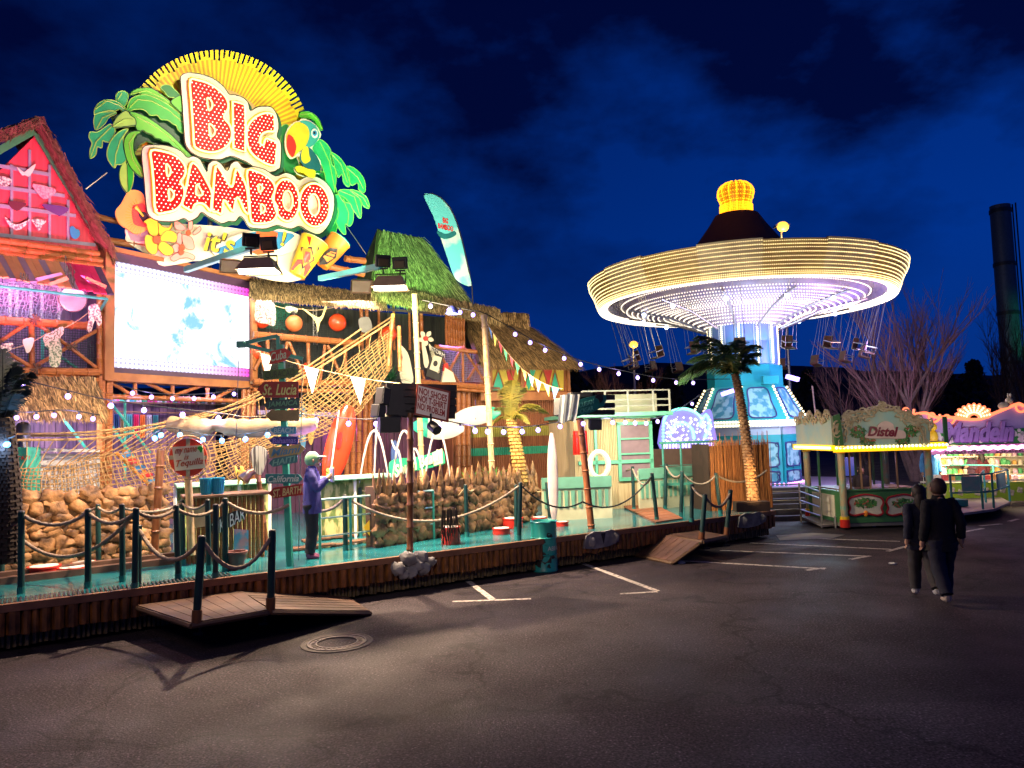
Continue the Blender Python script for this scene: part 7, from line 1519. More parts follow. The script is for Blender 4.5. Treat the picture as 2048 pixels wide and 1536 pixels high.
# glowing show front behind the kiosk
NS = plane_at(1370, 25.0, 85); n_ = thing('show_front', 'glittering blue white and green lit show front behind the kiosk', 'fairground front', NS.hit(1370, 905))
board(NS, [sm([(1325, 905), (1326, 840), (1340, 822), (1365, 815), (1385, 820), (1400, 830), (1420, 818), (1428, 850), (1428, 905)], 3)], 0, .15, 'front_board', mat('front_lilac', (.25, .22, .6), .5, emit=(.3, .25, 1), es=.9), n_)
mb = MB(); rnd = random.Random(14)
for L in ([(1327, 895), (1328, 842), (1342, 824), (1366, 817), (1388, 823), (1402, 834)], [(1340, 870), (1350, 850), (1368, 846), (1384, 858), (1388, 876)], [(1400, 850), (1412, 830), (1420, 850), (1410, 875)]):
    for q in catmull([(x, y, 0) for x, y in L], 9): mb.octa(NS.hit(q.x, q.y, .2), .05)
mb.build('edge_bulbs', glow('bulb_mint', (.2, 1, .7), 3), n_, smooth=False)['kind'] = 'stuff'
mb = MB()
for k in range(120): mb.octa(NS.hit(rnd.uniform(1332, 1424), rnd.uniform(832, 880), .2), rnd.uniform(.02, .055))
mb.build('sparkle_bulbs', glow('bulb_ice', (.5, .5, 1), 3), n_, smooth=False)['kind'] = 'stuff'
mb = MB()
for k in range(16):
    x = 1326+k*6.4; mb.slab([NS.hit(x, 902, .2), NS.hit(x+1.6, 902, .2), NS.hit(x+1.6, 882, .2), NS.hit(x, 882, .2)], NS.n*.05)
    if k % 2: mb.slab([NS.hit(x, 884, .26), NS.hit(x+5, 884, .26), NS.hit(x+5, 881, .26), NS.hit(x, 881, .26)], NS.n*.03)
    if k % 3 == 0: mb.slab([NS.hit(x, 893, .26), NS.hit(x+5, 893, .26), NS.hit(x+5, 890, .26), NS.hit(x, 890, .26)], NS.n*.03)
mb.build('lit_letters', glow('letters_lilac', (.7, .6, 1), 2.5), n_)

# ================================================================ SWING RIDE
c0 = at(1494, 860, 32.0); CX, CY = c0.x, 32.0
def Zr(y, x=1500, Y=32.0): return at(x, y, Y).z
sr = thing('swing_ride', 'wave swinger ride with big lit canopy, turquoise tower and golden crown', 'carousel', (CX, CY, 0))
m_turq = mat('turquoise_panel', (.02, .42, .48), .35, var=.15, scale=2, bump=.03); m_lil = mat('lilac_panel', (.50, .62, .80), .4, var=.15, scale=2); m_tow = mat('tower_blue', (.05, .42, .60), .35, col2=(.22, .16, .65), scale=.6, bump=.02)
CC = V((CX, CY, 0))
zb, zt1, zt2, zt3, zt4 = Zr(962)-.1, Zr(842), Zr(775), Zr(742), Zr(640)
def octp(r, z, k, n=8, ph=.0): a = 2*pi*(k+.5)/n+ph; return CC+V((r*cos(a), r*sin(a), z))
RB_, RT_ = 2.12, 1.82
for k in range(8):
    a, b = octp(RB_, 0, k), octp(RB_, 0, k+1); nrm = ((a+b)/2-CC).normalized()
    base = k % 2 == 0
    mb = MB(); ia = a.lerp(b, .04); ib = a.lerp(b, .96); mb.slab([ia+V((0, 0, zb)), ib+V((0, 0, zb)), ib+V((0, 0, zt1-.6)), ia+V((0, 0, zt1-.6))], -nrm*.08); pn = mb.build('base_panel', m_turq, sr)
    mb = MB(); mb.slab([ia+V((0, 0, zt1-.6)), ib+V((0, 0, zt1-.6)), ib+V((0, 0, zt1)), ia+V((0, 0, zt1))], -nrm*.08); mb.build('fascia', m_lil, sr)
    # ornate frames
    def orn(a, b, z0, z1, off, mt, parent, inset_=.14, rad=.03):
        mb = MB(); q = []
        for t, z in ((inset_, z0), (inset_, (z0+z1)/2), (inset_, z1), (.5, z1+.05), (1-inset_, z1), (1-inset_, (z0+z1)/2), (1-inset_, z0), (.5, z0-.05)): q.append((t, z))
        P = [a.lerp(b, t)+V((0, 0, z))+nrm*off for t, z in q]; c_ = catmull(P, 6, closed=True); mb.tube(c_, rad, 5, closed=True)
        for t, z in ((inset_, z0), (inset_, z1), (1-inset_, z0), (1-inset_, z1), (.5, z0-.02), (.5, z1+.02), (inset_, (z0+z1)/2), (1-inset_, (z0+z1)/2)):
            c = a.lerp(b, t)+V((0, 0, z))+nrm*off; mb.tube([c+((b-a).normalized()*cos(w)+V((0, 0, sin(w))))*(.03+.018*w) for w in [j*.6 for j in range(9)]], .014, 4)
        mb.build('scroll_frame', mt, parent); mb = MB(); mb.poly([p+nrm*-.012 for p in c_]); mb.build('picture_field', mat('picture_pale', (.30, .62, .66), .5, col2=(.06, .32, .40), scale=3.2, contrast=(.44, .52)), parent, smooth=False)
    H_ = zt1-.7-zb; orn(a, b, zb+H_*.42, zb+H_*.86, .03, mat('scroll_navy', (.04, .05, .22), .4), pn); orn(a, b, zb+H_*.10, zb+H_*.28, .03, mat('scroll_navy', (.04, .05, .22), .4), pn)
    # tapered roof section
    a1, b1 = octp(RB_+.30, zt1, k), octp(RB_+.30, zt1, k+1); a2, b2 = octp(RT_-.2, zt2, k), octp(RT_-.2, zt2, k+1)
    mb = MB(); mb.slab([a1, b1, b2, a2], -nrm*.05); tp2 = mb.build('hip_panel', m_turq, sr, smooth=False)
    mb = MB(); q = [(.2, .12), (.2, .5), (.2, .88), (.5, .93), (.8, .88), (.8, .5), (.8, .12), (.5, .07)]; P = [a1.lerp(b1, t).lerp(a2.lerp(b2, t), s)+nrm*.03 for t, s in q]; c_ = catmull(P, 5, closed=True); mb.tube(c_, .03, 5, closed=True); mb.build('scroll_frame', mat('scroll_navy', (.04, .05, .22), .4), tp2)
    mb = MB(); mb.poly([p-nrm*.01 for p in c_]); mb.build('picture_field', mat('picture_pale', (.30, .62, .66), .5, col2=(.06, .32, .40), scale=3.2, contrast=(.44, .52)), tp2, smooth=False)
    mb = MB()
    for j in range(11):
        mb.ball(a1.lerp(a2, (j+.5)/11)+nrm*.06, .055, seg=6, rings=4)
    for j in range(14):
        for zz in (-.05, -.2): mb.ball(a1.lerp(b1, (j+.5)/14)+V((0, 0, zz))+nrm*.05, .05, seg=6, rings=4)
    mb.build('skirt_bulbs', glow('bulb_gold', (1, .84, .45), 2.4), sr)
    mb = MB(); mb.slab([a1-V((0, 0, .28)), b1-V((0, 0, .28)), b1, a1], -nrm*.06); mb.build('eave_board', m_lil, sr)
    mb = MB(); aa, bb = octp(RB_+.02, 0, k), octp(RB_+.02, 0, k+1)
    for j in range(9): mb.ball(aa.lerp(bb, (j+.5)/9)+V((0, 0, zb+.08))+nrm*.08, .05, seg=6, rings=4)
    mb.build('foot_bulbs', glow('bulb_pink', (1, .35, .95), 2.4), sr)
mb = MB(); mb.lathe([(RT_-.25, zt2-.05), (RT_-.25, zt3+.15), (RT_-.35, zt3+.2), (1.45, zt3+.2)], CC, 8, mx=Matrix.Rotation(pi/8, 3, 'Z')); mb.build('collar', m_turq, sr)
mb = MB(); mb.lathe([(1.42, zt3+.1), (1.42, zt4+1.0)], CC, 32); tw = mb.build('tower_drum', m_tow, sr)
mb = MB()
for k in range(12):
    a = 2*pi*k/12+.13; p = CC+V((1.45*cos(a), 1.45*sin(a), 0))
    for j in range(26): mb.octa(p+V((0, 0, zt3+.25+j*.088)), .05)
mb.build('tower_light_strips', glow('strip_warm', (1, .84, .45), 2.4), tw, smooth=False)
mb = MB()
for k in range(12):
    a = 2*pi*(k+.5)/12+.13; a1_ = a-.16; a2_ = a+.16
    for s in (a1_, a2_): mb.cyl(CC+V((1.43*cos(s), 1.43*sin(s), zt3+.3)), CC+V((1.43*cos(s), 1.43*sin(s), zt4+.1)), .02, 5)
mb.build('panel_mouldings', m_lil, tw)
# canopy tilted group: all in canopy frame
TILT = Matrix.Rotation(radians(.4), 3, 'Y')
ZC = Zr(582)
def cp(r, a, z): return V((CX, CY, ZC))+TILT @ V((r*.94*cos(a), r*.94*sin(a), z))
nP = 18
m_board = mat('canopy_gold_board', (.55, .42, .20), .4, col2=(.35, .22, .10), scale=1.5); m_board2 = mat('canopy_cream_board', (.62, .52, .38), .4, col2=(.4, .3, .2), scale=1.5)
g_can = glow('bulb_canopy', (1, .80, .36), 2.6); g_canw = glow('bulb_canopy_white', (1, .88, .66), 2.6); g_lila = glow('bulb_canopy_lilac', (1, .86, .66), 1.7)
prof = [(6.52, -.62), (6.60, -.45), (6.72, -.1), (6.93, .28), (7.0, .60)]
for k in range(nP):
    a0, a1 = 2*pi*k/nP, 2*pi*(k+1)/nP; mb = MB(); n = 6; ht = .60 if k % 2 else .66
    pr = prof[:-1]+[(prof[-1][0], ht)]; bs = []
    for (r_, z_) in pr: bs.append(mb.vs([cp(r_, a0+(a1-a0)*j/n, z_) for j in range(n+1)]))
    bs.append(mb.vs([cp(pr[-1][0]-.12, a0+(a1-a0)*j/n, ht) for j in range(n+1)])); bs.append(mb.vs([cp(6.4, a0+(a1-a0)*j/n, -.5) for j in range(n+1)])); bs.append(bs[0])
    for i in range(len(bs)-1):
        for j in range(n): mb.face((bs[i]+j, bs[i]+j+1, bs[i+1]+j+1, bs[i+1]+j))
    o = mb.build('rounding_board', m_board if k % 2 else m_board2, sr)
    mb = MB(); rows = 11
    for i in range(rows):
        t = (i+.3)/rows*(len(pr)-1); j0 = min(int(t), len(pr)-2); f = t-j0; r_ = pr[j0][0]*(1-f)+pr[j0+1][0]*f+.03; z_ = pr[j0][1]*(1-f)+pr[j0+1][1]*f; nb = 30
        for j in range(nb): mb.octa(cp(r_, a0+(a1-a0)*(j+.5)/nb, z_), .019+.004*(i % 2))
    mb.build('bulb_rows', g_can, o, smooth=False)['kind'] = 'stuff'
    mb = MB()
    for i, (r_, z_) in enumerate(((6.50, -.66), (6.40, -.62), (6.28, -.58), (6.16, -.54))):
        for j in range(26): mb.octa(cp(r_, a0+(a1-a0)*(j+.5)/26, z_), .046)
    mb.build('rim_bulbs', g_canw, o, smooth=False)['kind'] = 'stuff'
# underside ceiling
und = [(6.42, -.55), (6.1, -.50), (5.95, -.3), (5.6, -.3), (5.35, -.62), (4.6, -.86), (3.9, -1.0), (3.1, -.98), (2.5, -1.2), (1.9, -1.55), (1.5, -1.62)]
def clathe(mb, prof_, seg):
    bs = [mb.vs([cp(r_, 2*pi*j/seg, z_) for j in range(seg)]) for r_, z_ in prof_]
    for i in range(len(bs)-1):
        for j in range(seg): j2 = (j+1) % seg; mb.face((bs[i]+j, bs[i]+j2, bs[i+1]+j2, bs[i+1]+j))
mb = MB(); clathe(mb, und, 72); ce = mb.build('canopy_ceiling', mat('ceiling_lilac', (.42, .37, .40), .4, col2=(.25, .2, .42), scale=1), sr)
nr = 0
mb = MB(); mb2 = MB()
for i in range(len(und)-1):
    (r0_, z0_), (r1_, z1_) = und[i], und[i+1]
    if i in (1, 2): continue
    L = hypot(r1_-r0_, z1_-z0_); m_ = max(1, int(L/.21))
    for q in range(m_):
        r_ = r0_+(r1_-r0_)*(q+.5)/m_; z_ = z0_+(z1_-z0_)*(q+.5)/m_-.04; nb = int(2*pi*r_/.125)
        for j in range(nb): (mb if r_ > 3.2 else mb2).octa(cp(r_, 2*pi*j/nb, z_), .031)
mb.build('ceiling_bulb_rings', g_lila, ce, smooth=False); mb2.build('hub_bulb_rings', g_canw, ce, smooth=False)
# sweeps with bright lamps
mb = MB(); mb2 = MB()
for k in range(12):
    a = 2*pi*k/12+.1; mb.tube([cp(1.7, a, -1.75), cp(3.4, a, -1.15), cp(5.3, a, -.8)], .05, 6); mb2.ball(cp(4.6, a, -1.02), .10, seg=8, rings=5)
mb.build('ceiling_ribs', m_steel, sr); mb2.build('ceiling_lamps', glow('lamp_blue_white', (.55, .65, 1), 6), sr)
# cone roof and crown
mb = MB(); clathe(mb, [(6.9, .55), (5.2, .75), (3.2, 1.25), (2.0, 2.0), (1.3, 2.9), (1.0, 3.35), (.75, 3.4)], 36); mb.build('canopy_roof', mat('canvas_darkred', (.10, .02, .02), .8, bump=.2), sr)
zc0 = 3.35; m_gold = mat('crown_gold', (.85, .45, .04), .35, metal=.3, emit=(1, .42, .01), es=.35)
cpf = [(.72, 0), (.70, .22), (.60, .26), (.66, .5), (.80, .85), (.82, 1.1), (.66, 1.35), (.36, 1.48), (.0, 1.5)]
mb = MB(); clathe(mb, [(r_*.93, zc0+z_) for r_, z_ in cpf], 24); cw = mb.build('crown', m_gold, sr)
mb = MB(); mb2 = MB()
for k in range(14):
    a = 2*pi*k/14; P = catmull([cp(r_, a, zc0+z_) for r_, z_ in cpf], 4)
    for p in P: mb.octa(p, .042)
for i in range(7):
    for j in range(60): mb.octa(cp(.73, 2*pi*j/60, zc0+.02+i*.07), .036)
for i, (r_, z_) in enumerate(((.70, .6), (.78, .78), (.82, .95), (.8, 1.15), (.68, 1.3))):
    for j in range(44): mb.octa(cp(r_, 2*pi*j/44, zc0+z_), .032)
mb.build('crown_bulbs', glow('bulb_amber', (1, .42, .01), 2.3), cw, smooth=False)
# seats on chains
def seat():
    t_ = thing('flying_chair', '', 'carousel chair', (0, 0, 0), 'flying chairs of the swing ride'); mb = MB()
    mb.box((0, 0, 0), (.42, .40, .05)); mb.box((0, .2, .22), (.42, .05, .42)); mb.build('seat_shell', mat('seat_olive', (.05, .07, .03), .5, col2=(.12, .02, .03), scale=2), t_, bevel=.015)
    mb = MB(); mb.tube([V((-.21, .18, .25)), V((-.23, -.2, .25)), V((.23, -.2, .25)), V((.21, .18, .25))], .018, 6); mb.build('safety_bar', m_steel, t_)
    mb = MB()
    for x in (-.21, .21):
        for y in (-.18, .2): mb.cyl((x, y, 0), (x*.6, y*.3+.05, 2.55), .007, 4)
    mb.build('chain', m_steel, t_); return t_
s0 = seat(); CH = []
for k in range(18):
    a = 2*pi*k/18+.2; o = s0 if k == 0 else copy_tree(s0); p = cp(6.1, a, -.6); out_ = TILT @ V((cos(a), sin(a), 0)); o.rotation_euler = (Matrix.Rotation(a+pi/2, 3, 'Z') @ Matrix.Rotation(.30, 3, 'X')).to_euler()
    off = o.rotation_euler.to_matrix() @ V((0, 0, 2.6)); o.location = p-off; CH.append(o)
orderlab(CH, 'flying chair on thin chains under the canopy, %s from the left')
# floor platform and steps of ride
mb = MB(); mb.lathe([(5.6, .05), (5.6, zb), (0, zb+.01)], CC, 8, mx=Matrix.Rotation(pi/8, 3, 'Z')); mb.build('ride_platform', mat('ride_floor', (.30, .27, .38), .35, var=.3), sr, smooth=False)
for k, (x, y, s_) in enumerate(((1455, 785, 0), (1585, 756, 0))):
    c = at(x, y, 30.0); mb = MB(); mb.box(c, (.5, .2, .16), mx=Matrix.Rotation(.3 if k else -.3, 3, 'Y')); mb.build('side_lamp', glow('uv_lamp', (.35, .25, 1), 4), sr)
mb = MB(); c = at(1540, 760, 30.2); mb.box(c, (.65, .3, .34)); mb.build('motor_box', m_turq, sr, bevel=.02)
lamp('POINT', 'ride_violet', V((CX-1, CY-4.5, 5.4)), 220, (.55, .65, 1), .5); lamp('POINT', 'ride_cyan', V((CX+1.5, CY-4.6, 3.2)), 320, (.55, .85, 1), .4)  # unseen lamps added to wash the ride tower
lamp('AREA', 'under_canopy', V((CX, CY-2.8, ZC-2.2)), 60, (.85, .8, 1), 3, V((CX, CY-2.6, ZC))); lamp('POINT', 'ride_floor', V((CX+3.5, CY-3.5, 2.4)), 180, (.8, .45, 1), .4)  # added likewise under the canopy and over the ride floor

# ride entrance steps and rails in front (between reed fence and booth)
st = thing('entrance_steps', 'dim grey metal steps with steel rails leading up to the swing ride', 'steps', at(1590, 1040, 21.5))
for k in range(6):
    Yk = 21.0+k*.35; zz = .13*(k+1); A = at(1540, 1000, Yk); B = at(1650, 1000, Yk); mb = MB(); mb.slab([V((A.x, Yk, 0)), V((B.x, Yk, 0)), V((B.x, Yk+.35, 0)), V((A.x, Yk+.35, 0))], V((0, 0, zz))); mb.build('step', mat('step_grey', (.14, .13, .17), .45, metal=.3, var=.3), st)
mb = MB()
for z_ in (.35, .6, .85, 1.05):
    A = at(1545, 1000, 20.6); B = at(1600, 1000, 20.6); mb.cyl((A.x, 20.6, z_), (B.x, 20.6, z_), .02, 6); C2 = at(1641, 1000, 19.3); mb.cyl((B.x, 20.6, z_), (C2.x, 19.3, z_*.88), .02, 6)
for A in (at(1600, 1000, 20.6), at(1641, 1000, 19.3)): mb.cyl((A.x, A.y, 0), (A.x, A.y, 1.08), .028, 8)
mb.build('handrail', m_steel, st)
mb = MB(); A, B, C2 = at(1600, 1000, 20.7), at(1641, 1000, 19.1), at(1700, 1000, 19.4); mb.slab([(A.x, A.y, .1), (B.x, B.y, .05), (C2.x, C2.y, .05), (C2.x, A.y, .1)], V((0, 0, .05))); mb.build('ramp_plate', mat('plate_grey', (.2, .18, .2), .5), st)
# ================================================================ TICKET BOOTH
BX = plane_at(1684, 18.9, 88)
bt = thing('ticket_booth', 'green ticket booth with ornate painted gable and glowing yellow bulb strip', 'booth', BX.w(1.1, 0, -.8))
m_grn = mat('booth_green', (.05, .17, .06), .45, var=.15, scale=3); m_mar = mat('column_marble', (.16, .34, .27), .35, col2=(.34, .28, .18), scale=5, contrast=(.5, .62)); m_orn = mat('ornament_cream', (.62, .54, .38), .4, col2=(.35, .26, .14), scale=7)
def U(x): return BX.uv(x, 950)[0]
def Z(y, x=1770): return BX.uv(x, y)[1]
uL, uR2 = U(1684), U(1856); zc = Z(1044); z_sill = Z(980); z_lamp = Z(896)
DP = 2.0
def bslab(name, u0, u1, z0, z1, n0, n1, mt, par=bt, bv=0): 
    mb = MB(); mb.slab([BX.w(u0, z0, n0), BX.w(u1, z0, n0), BX.w(u1, z1, n0), BX.w(u0, z1, n0)], BX.n*(n1-n0)); return mb.build(name, mt, par, bevel=bv)
bslab('base', uL-.05, uR2+.05, .06, zc, -DP, -.02, mat('base_grey', (.16, .15, .15), .6))
fp = bslab('front_panel', uL, uR2, zc, z_sill, -.06, 0, m_grn); bslab('rear_panel', uL, uR2, zc, z_sill, -DP, -DP+.06, m_grn)
def side(name, z0, z1, mt, n0=-DP, n1=0, u=None, th=.06, par=bt):
    u = uL if u is None else u; mb = MB(); mb.slab([BX.w(u, z0, n0), BX.w(u, z0, n1), BX.w(u, z1, n1), BX.w(u, z1, n0)], -BX.u*th); return mb.build(name, mt, par)
side('side_panel', zc, z_sill, m_grn); side('side_panel', zc, z_sill, m_grn, u=uR2+.06)
for i, (u, n) in enumerate(((uL-.02, .04), (uR2, .04), (uL-.02, -DP), (uR2, -DP))):
    mb = MB(); mb.cyl(BX.w(u, .28, n), BX.w(u, z_lamp, n), .085, 14); c_ = mb.build('column', m_mar, bt); mb = MB(); mb.cyl(BX.w(u, .06, n), BX.w(u, .26, n), .12, 14); mb.build('column_foot', m_red, c_); mb = MB(); mb.cyl(BX.w(u, .26, n), BX.w(u, .33, n), .11, 14); mb.cyl(BX.w(u, z_lamp-.1, n), BX.w(u, z_lamp, n), .11, 14); mb.build('gold_ring', m_yellow, c_)
# window mullions and glass
for x in (1700, 1722, 1740, 1764, 1794): bslab('mullion', U(x), U(x)+.035, z_sill, z_lamp-.02, -.05, -.01, m_grn if x == 1764 else mat('mullion_tan', (.30, .18, .10), .5))
m_glass = mat('booth_glass', (.05, .05, .06), .05, bump=0, alpha=.25); bslab('window_glass', uL+.05, uR2-.05, z_sill, z_lamp-.02, -.034, -.03, m_glass)
bslab('ticket_desk', uL+.1, uR2-.1, z_sill-.05, z_sill+.02, -DP+.3, -.5, m_wood)
for x in (1705, 1745, 1785, 1825): bslab('rear_mullion', U(x), U(x)+.05, z_sill, z_lamp-.02, -DP+.02, -DP+.06, m_grn)
bslab('window_sill', uL-.03, uR2+.03, z_sill, z_sill+.04, -.05, .04, m_grn)
bslab('roof_slab', uL-.35, uR2+.30, z_lamp+.02, z_lamp+.14, -DP-.2, .35, m_grn)
# bulb strips
mb = MB(); mb.slab([BX.w(uL-.36, z_lamp-.06, .36), BX.w(uR2+.31, z_lamp-.06, .36), BX.w(uR2+.31, z_lamp+.12, .36), BX.w(uL-.36, z_lamp+.12, .36)], BX.n*.03); mb.slab([BX.w(uL-.36, z_lamp-.02, .36), BX.w(uL-.36, z_lamp-.02, -DP), BX.w(uL-.36, z_lamp+.12, -DP), BX.w(uL-.36, z_lamp+.12, .36)], -BX.u*.03); ls = mb.build('lamp_strip', mat('strip_yellow', (.75, .5, .02), .4, emit=(1, .46, 0), es=1.5), bt)
mb = MB()
for k in range(30): mb.ball(BX.w(uL-.30+k*(uR2-uL+.58)/29, z_lamp+.05, .42), .036, seg=8, rings=5)
for k in range(24): mb.ball(BX.w(uL-.42, z_lamp+.05, .3-k*.09), .036, seg=8, rings=5)
mb.build('strip_bulbs', glow('bulb_yellow', (1, .85, .40), 3.5), ls)
# gable board
gt = [(1672, 892), (1672, 868), (1676, 848), (1690, 840), (1694, 830), (1712, 824), (1735, 822), (1750, 816), (1762, 810), (1768, 818), (1790, 820), (1815, 826), (1838, 838), (1856, 842), (1860, 862), (1860, 890)]
gb = board(BX, [gt], .36, .06, 'gable_board', mat('gable_sky', (.30, .50, .48), .5, col2=(.50, .52, .36), scale=3), bt)
def scrolls(pl, path, off, par, r_=.03, n=30, mt=m_orn, seed=1, R0=.12):
    mb = MB(); P = [pl.hit(x, y, off) for x, y in path]; C_ = catmull(P, 6); mb.tube(C_, r_*1.3, 6); rnd = random.Random(seed)
    for k in range(n):
        p = C_[int(k*(len(C_)-1)/n)]; a0 = rnd.uniform(0, 6.3); s = rnd.choice((-1, 1)); pts = []
        for j in range(12): th = a0+s*j*.5; q = R0*(1-j/14); pts.append(p+(pl.u*cos(th)+V((0, 0, sin(th))))*q+pl.n*.01)
        mb.tube(pts, [r_*(1-j/16) for j in range(12)], 5)
    return mb.build('carved_scrolls', mt, par)
scrolls(BX, gt[1:15], .44, gb, .028, 34); scrolls(BX, [(1682, 888), (1690, 862), (1700, 845), (1722, 836), (1750, 832)], .44, gb, .018, 14, seed=2); scrolls(BX, [(1848, 886), (1844, 862), (1830, 848), (1810, 838), (1790, 832)], .44, gb, .018, 14, seed=3)
nb_ = board(BX, [sm([(1732, 876), (1736, 866), (1752, 860), (1758, 848), (1772, 842), (1786, 848), (1790, 858), (1808, 862), (1812, 872), (1806, 877), (1770, 877)], 3)], .43, .02, 'name_plate', mat('plate_rose', (.75, .55, .50), .5), gb)
text(BX, 'Distel', (1735, 853, 1797, 873), .455, .012, mat('ink_maroon', (.20, .005, .03), .4), nb_, rot=-3, shear=.35, bold=.03)
def foliage(pl, c, rx, ry, off, n, par, seed=1, nm='painted_foliage', cols=None):
    rnd = random.Random(seed); mb = MB(); cols = cols or [mat('fol_dark', (.02, .10, .03), .6), mat('fol_green', (.08, .25, .06), .6), mat('fol_red', (.45, .08, .06), .6)]
    for k in range(n):
        a = rnd.uniform(0, 6.3); d = sqrt(rnd.random()); p = (c[0]+rx*d*cos(a), c[1]+ry*d*sin(a)); q = pl.hit(p[0], p[1], off+.002*rnd.random()); th = rnd.uniform(0, 6.3); l = rnd.uniform(.03, .07); e = pl.u*cos(th)+V((0, 0, sin(th))); f = pl.u*-sin(th)+V((0, 0, cos(th))); mb.k = rnd.choice((0, 0, 1, 1, 1, 2)); mb.poly([q-e*l, q+f*l*.35, q+e*l, q-f*l*.35])
    return mb.build(nm, cols, par, smooth=False)
for c, s in (((1716, 864), 1), ((1824, 862), 2), ((1735, 882), 3), ((1805, 882), 4)): foliage(BX, c, 15, 12, .428, 110, gb, s)
# left side gable
SPL = PL(*(BX.w(uL-.36, 0, .36)).to_2d(), 88+90+0); 
side('side_gable', z_lamp+.12, z_lamp+.85, mat('gable_sky', (.30, .50, .48), .5, col2=(.50, .52, .36), scale=3), u=uL-.30, n0=-DP+.2, n1=.34)
mb = MB(); rnd = random.Random(3)
for k in range(26):
    p = BX.w(uL-.40, z_lamp+.80+.12*sin(k), .3-k*.08); mb.tube([p+(BX.n*cos(j*.5)+V((0, 0, sin(j*.5))))*.13*(1-j/13) for j in range(11)], [.028*(1-j/14) for j in range(11)], 5)
mb.build('side_scrolls', m_orn, bt)
mb = MB(); mb.slab([BX.w(uL-.33, z_lamp+.1, .38), BX.w(uL-.14, z_lamp+.1, .45), BX.w(uL-.2, z_lamp+.9, .45), BX.w(uL-.33, z_lamp+.85, .38)], BX.n*.04); mb.build('green_post_board', m_grn, bt)
mb = MB(); mb.slab([BX.w(uR2+.20, z_lamp+.1, .43), BX.w(uR2+.30, z_lamp+.1, .43), BX.w(uR2+.30, z_lamp+.75, .43), BX.w(uR2+.20, z_lamp+.75, .43)], BX.n*.04); mb.build('green_post_board', m_grn, bt)
# front cartouches
for i, (x0, x1) in enumerate(((1697, 1767), (1773, 1843))):
    L = [(x0, 1005), (x0+4, 996), (x0+16, 992), (x0+35, 989), (x1-16, 992), (x1-4, 996), (x1, 1006), (x1-4, 1016), (x1-1, 1026), (x1-12, 1031), (x0+35, 1027), (x0+12, 1031), (x0+1, 1026), (x0+4, 1016)]
    o = board(BX, [sm(L, 3)], 0.0, .015, 'cartouche', mat('cartouche_white', (.62, .60, .50), .5), fp); mb = MB(); mb.tube([BX.hit(x, y, .022) for x, y in sm(L, 3)], .026, 5, closed=True); mb.build('red_scroll', mat('scroll_maroon', (.38, .02, .03), .4), o); foliage(BX, ((x0+x1)/2, 1006), 22, 9, .022, 150, o, 10+i)
    mb = MB(); mb.ball(BX.hit((x0+x1)/2, 1027, .03), .06, 1, .3, 1.3, 10, 6); mb.build('gold_drop', m_orange, o)
so_ = side('side_cartouche', zc+.1, z_sill-.12, mat('cartouche_white', (.62, .60, .50), .5), n0=-DP+.35, n1=-.35, u=uL-.062, th=.015)
mb = MB(); mb.cyl(BX.w(uL-.1, 0, -.3), BX.w(uL-.1, .3, -.3), .03, 6); mb.cyl(BX.w(uL+.9, 0, -.3), BX.w(uL+.9, .1, -.3), .04, 6); mb.build('jack_stand', m_steel, bt)
mb = MB(); mb.cyl(BX.w(U(1663), z_lamp, -.6), BX.w(U(1656), Z(765), -.6), .022, 6); mb.build('antenna_rod', mat('rod_lilac', (.55, .40, .65), .5), bt)
# things inside the booth: lit monitor
mb = MB(); mb.box(BX.w(U(1745), z_sill+.55, -1.3), (.35, .05, .5)); tag(mb.build('monitor', mat('monitor_blue', (.05, .08, .3), .3, emit=(.15, .2, .9), es=.5)), 'dim blue screen glowing inside the green ticket booth', 'monitor')
lamp('AREA', 'booth_front', BX.w(1.0, 2.9, 2.4), 16, (1, .85, .6), 1.5, BX.w(1.0, 1.6, 0)); lamp('POINT', 'booth_in', BX.w(1.1, z_lamp-.3, -.7), 12, (.8, .45, .8), .2)

# ================================================================ SWEETS STALL
MP = plane_at(1840, 23.0, 86)
ms = thing('sweets_stall', 'brightly lit sweets stall with purple sign board and lime green counter', 'stall', MP.hit(1960, 1000, 0))
m_pur = mat('stall_lilac', (.36, .24, .62), .45, col2=(.55, .45, .72), scale=1.2)
def MBx(name, pts, off, th, mt, par=ms): return board(MP, [pts], off, th, name, mt, par)
bb_ = MBx('sign_board', [(1826, 885), (1826, 832), (1850, 824), (1880, 833), (1900, 836), (1925, 840), (1960, 838), (1990, 828), (2010, 818), (2035, 810), (2070, 815), (2120, 815), (2120, 880)], 0, .1, m_pur)
MBx('flower_band', [(1850, 872), (1880, 866), (1920, 872), (1960, 866), (2000, 860), (2120, 850), (2120, 884), (1850, 890)], .11, .02, mat('band_green', (.03, .25, .05), .5), bb_)
mb = MB(); rnd = random.Random(6)
for k in range(110): x = rnd.uniform(1855, 2090); c = MP.hit(x, rnd.uniform(862, 884)-(x-1950)*.02, .14); mb.tube([c, c+MP.n*.01], .06, 8)
mb.build('daisies', m_white, bb_)
text(MP, 'Mandeln', (1884, 843, 2026, 884), .18, .06, mat('letter_lilac', (.40, .22, .62), .35), bb_, rot=-1, shear=.3, bold=.04)
text(MP, 'Mandeln', (1886.5, 845, 2028.5, 886), .15, .03, mat('letter_plum', (.12, .03, .2), .5), bb_, rot=-1, shear=.3, bold=.05)
mb = MB(); mb2 = MB()
P = catmull([MP.hit(x, y, .15) for x, y in ((1810, 822), (1820, 830), (1850, 826), (1870, 834), (1895, 834), (1925, 838), (1960, 838), (1990, 826), (2010, 818), (2035, 808), (2048, 812))], 9)
mb.tube(P, .05, 6); g_coral = glow('neon_coral', (1, .20, .08), 1.9)
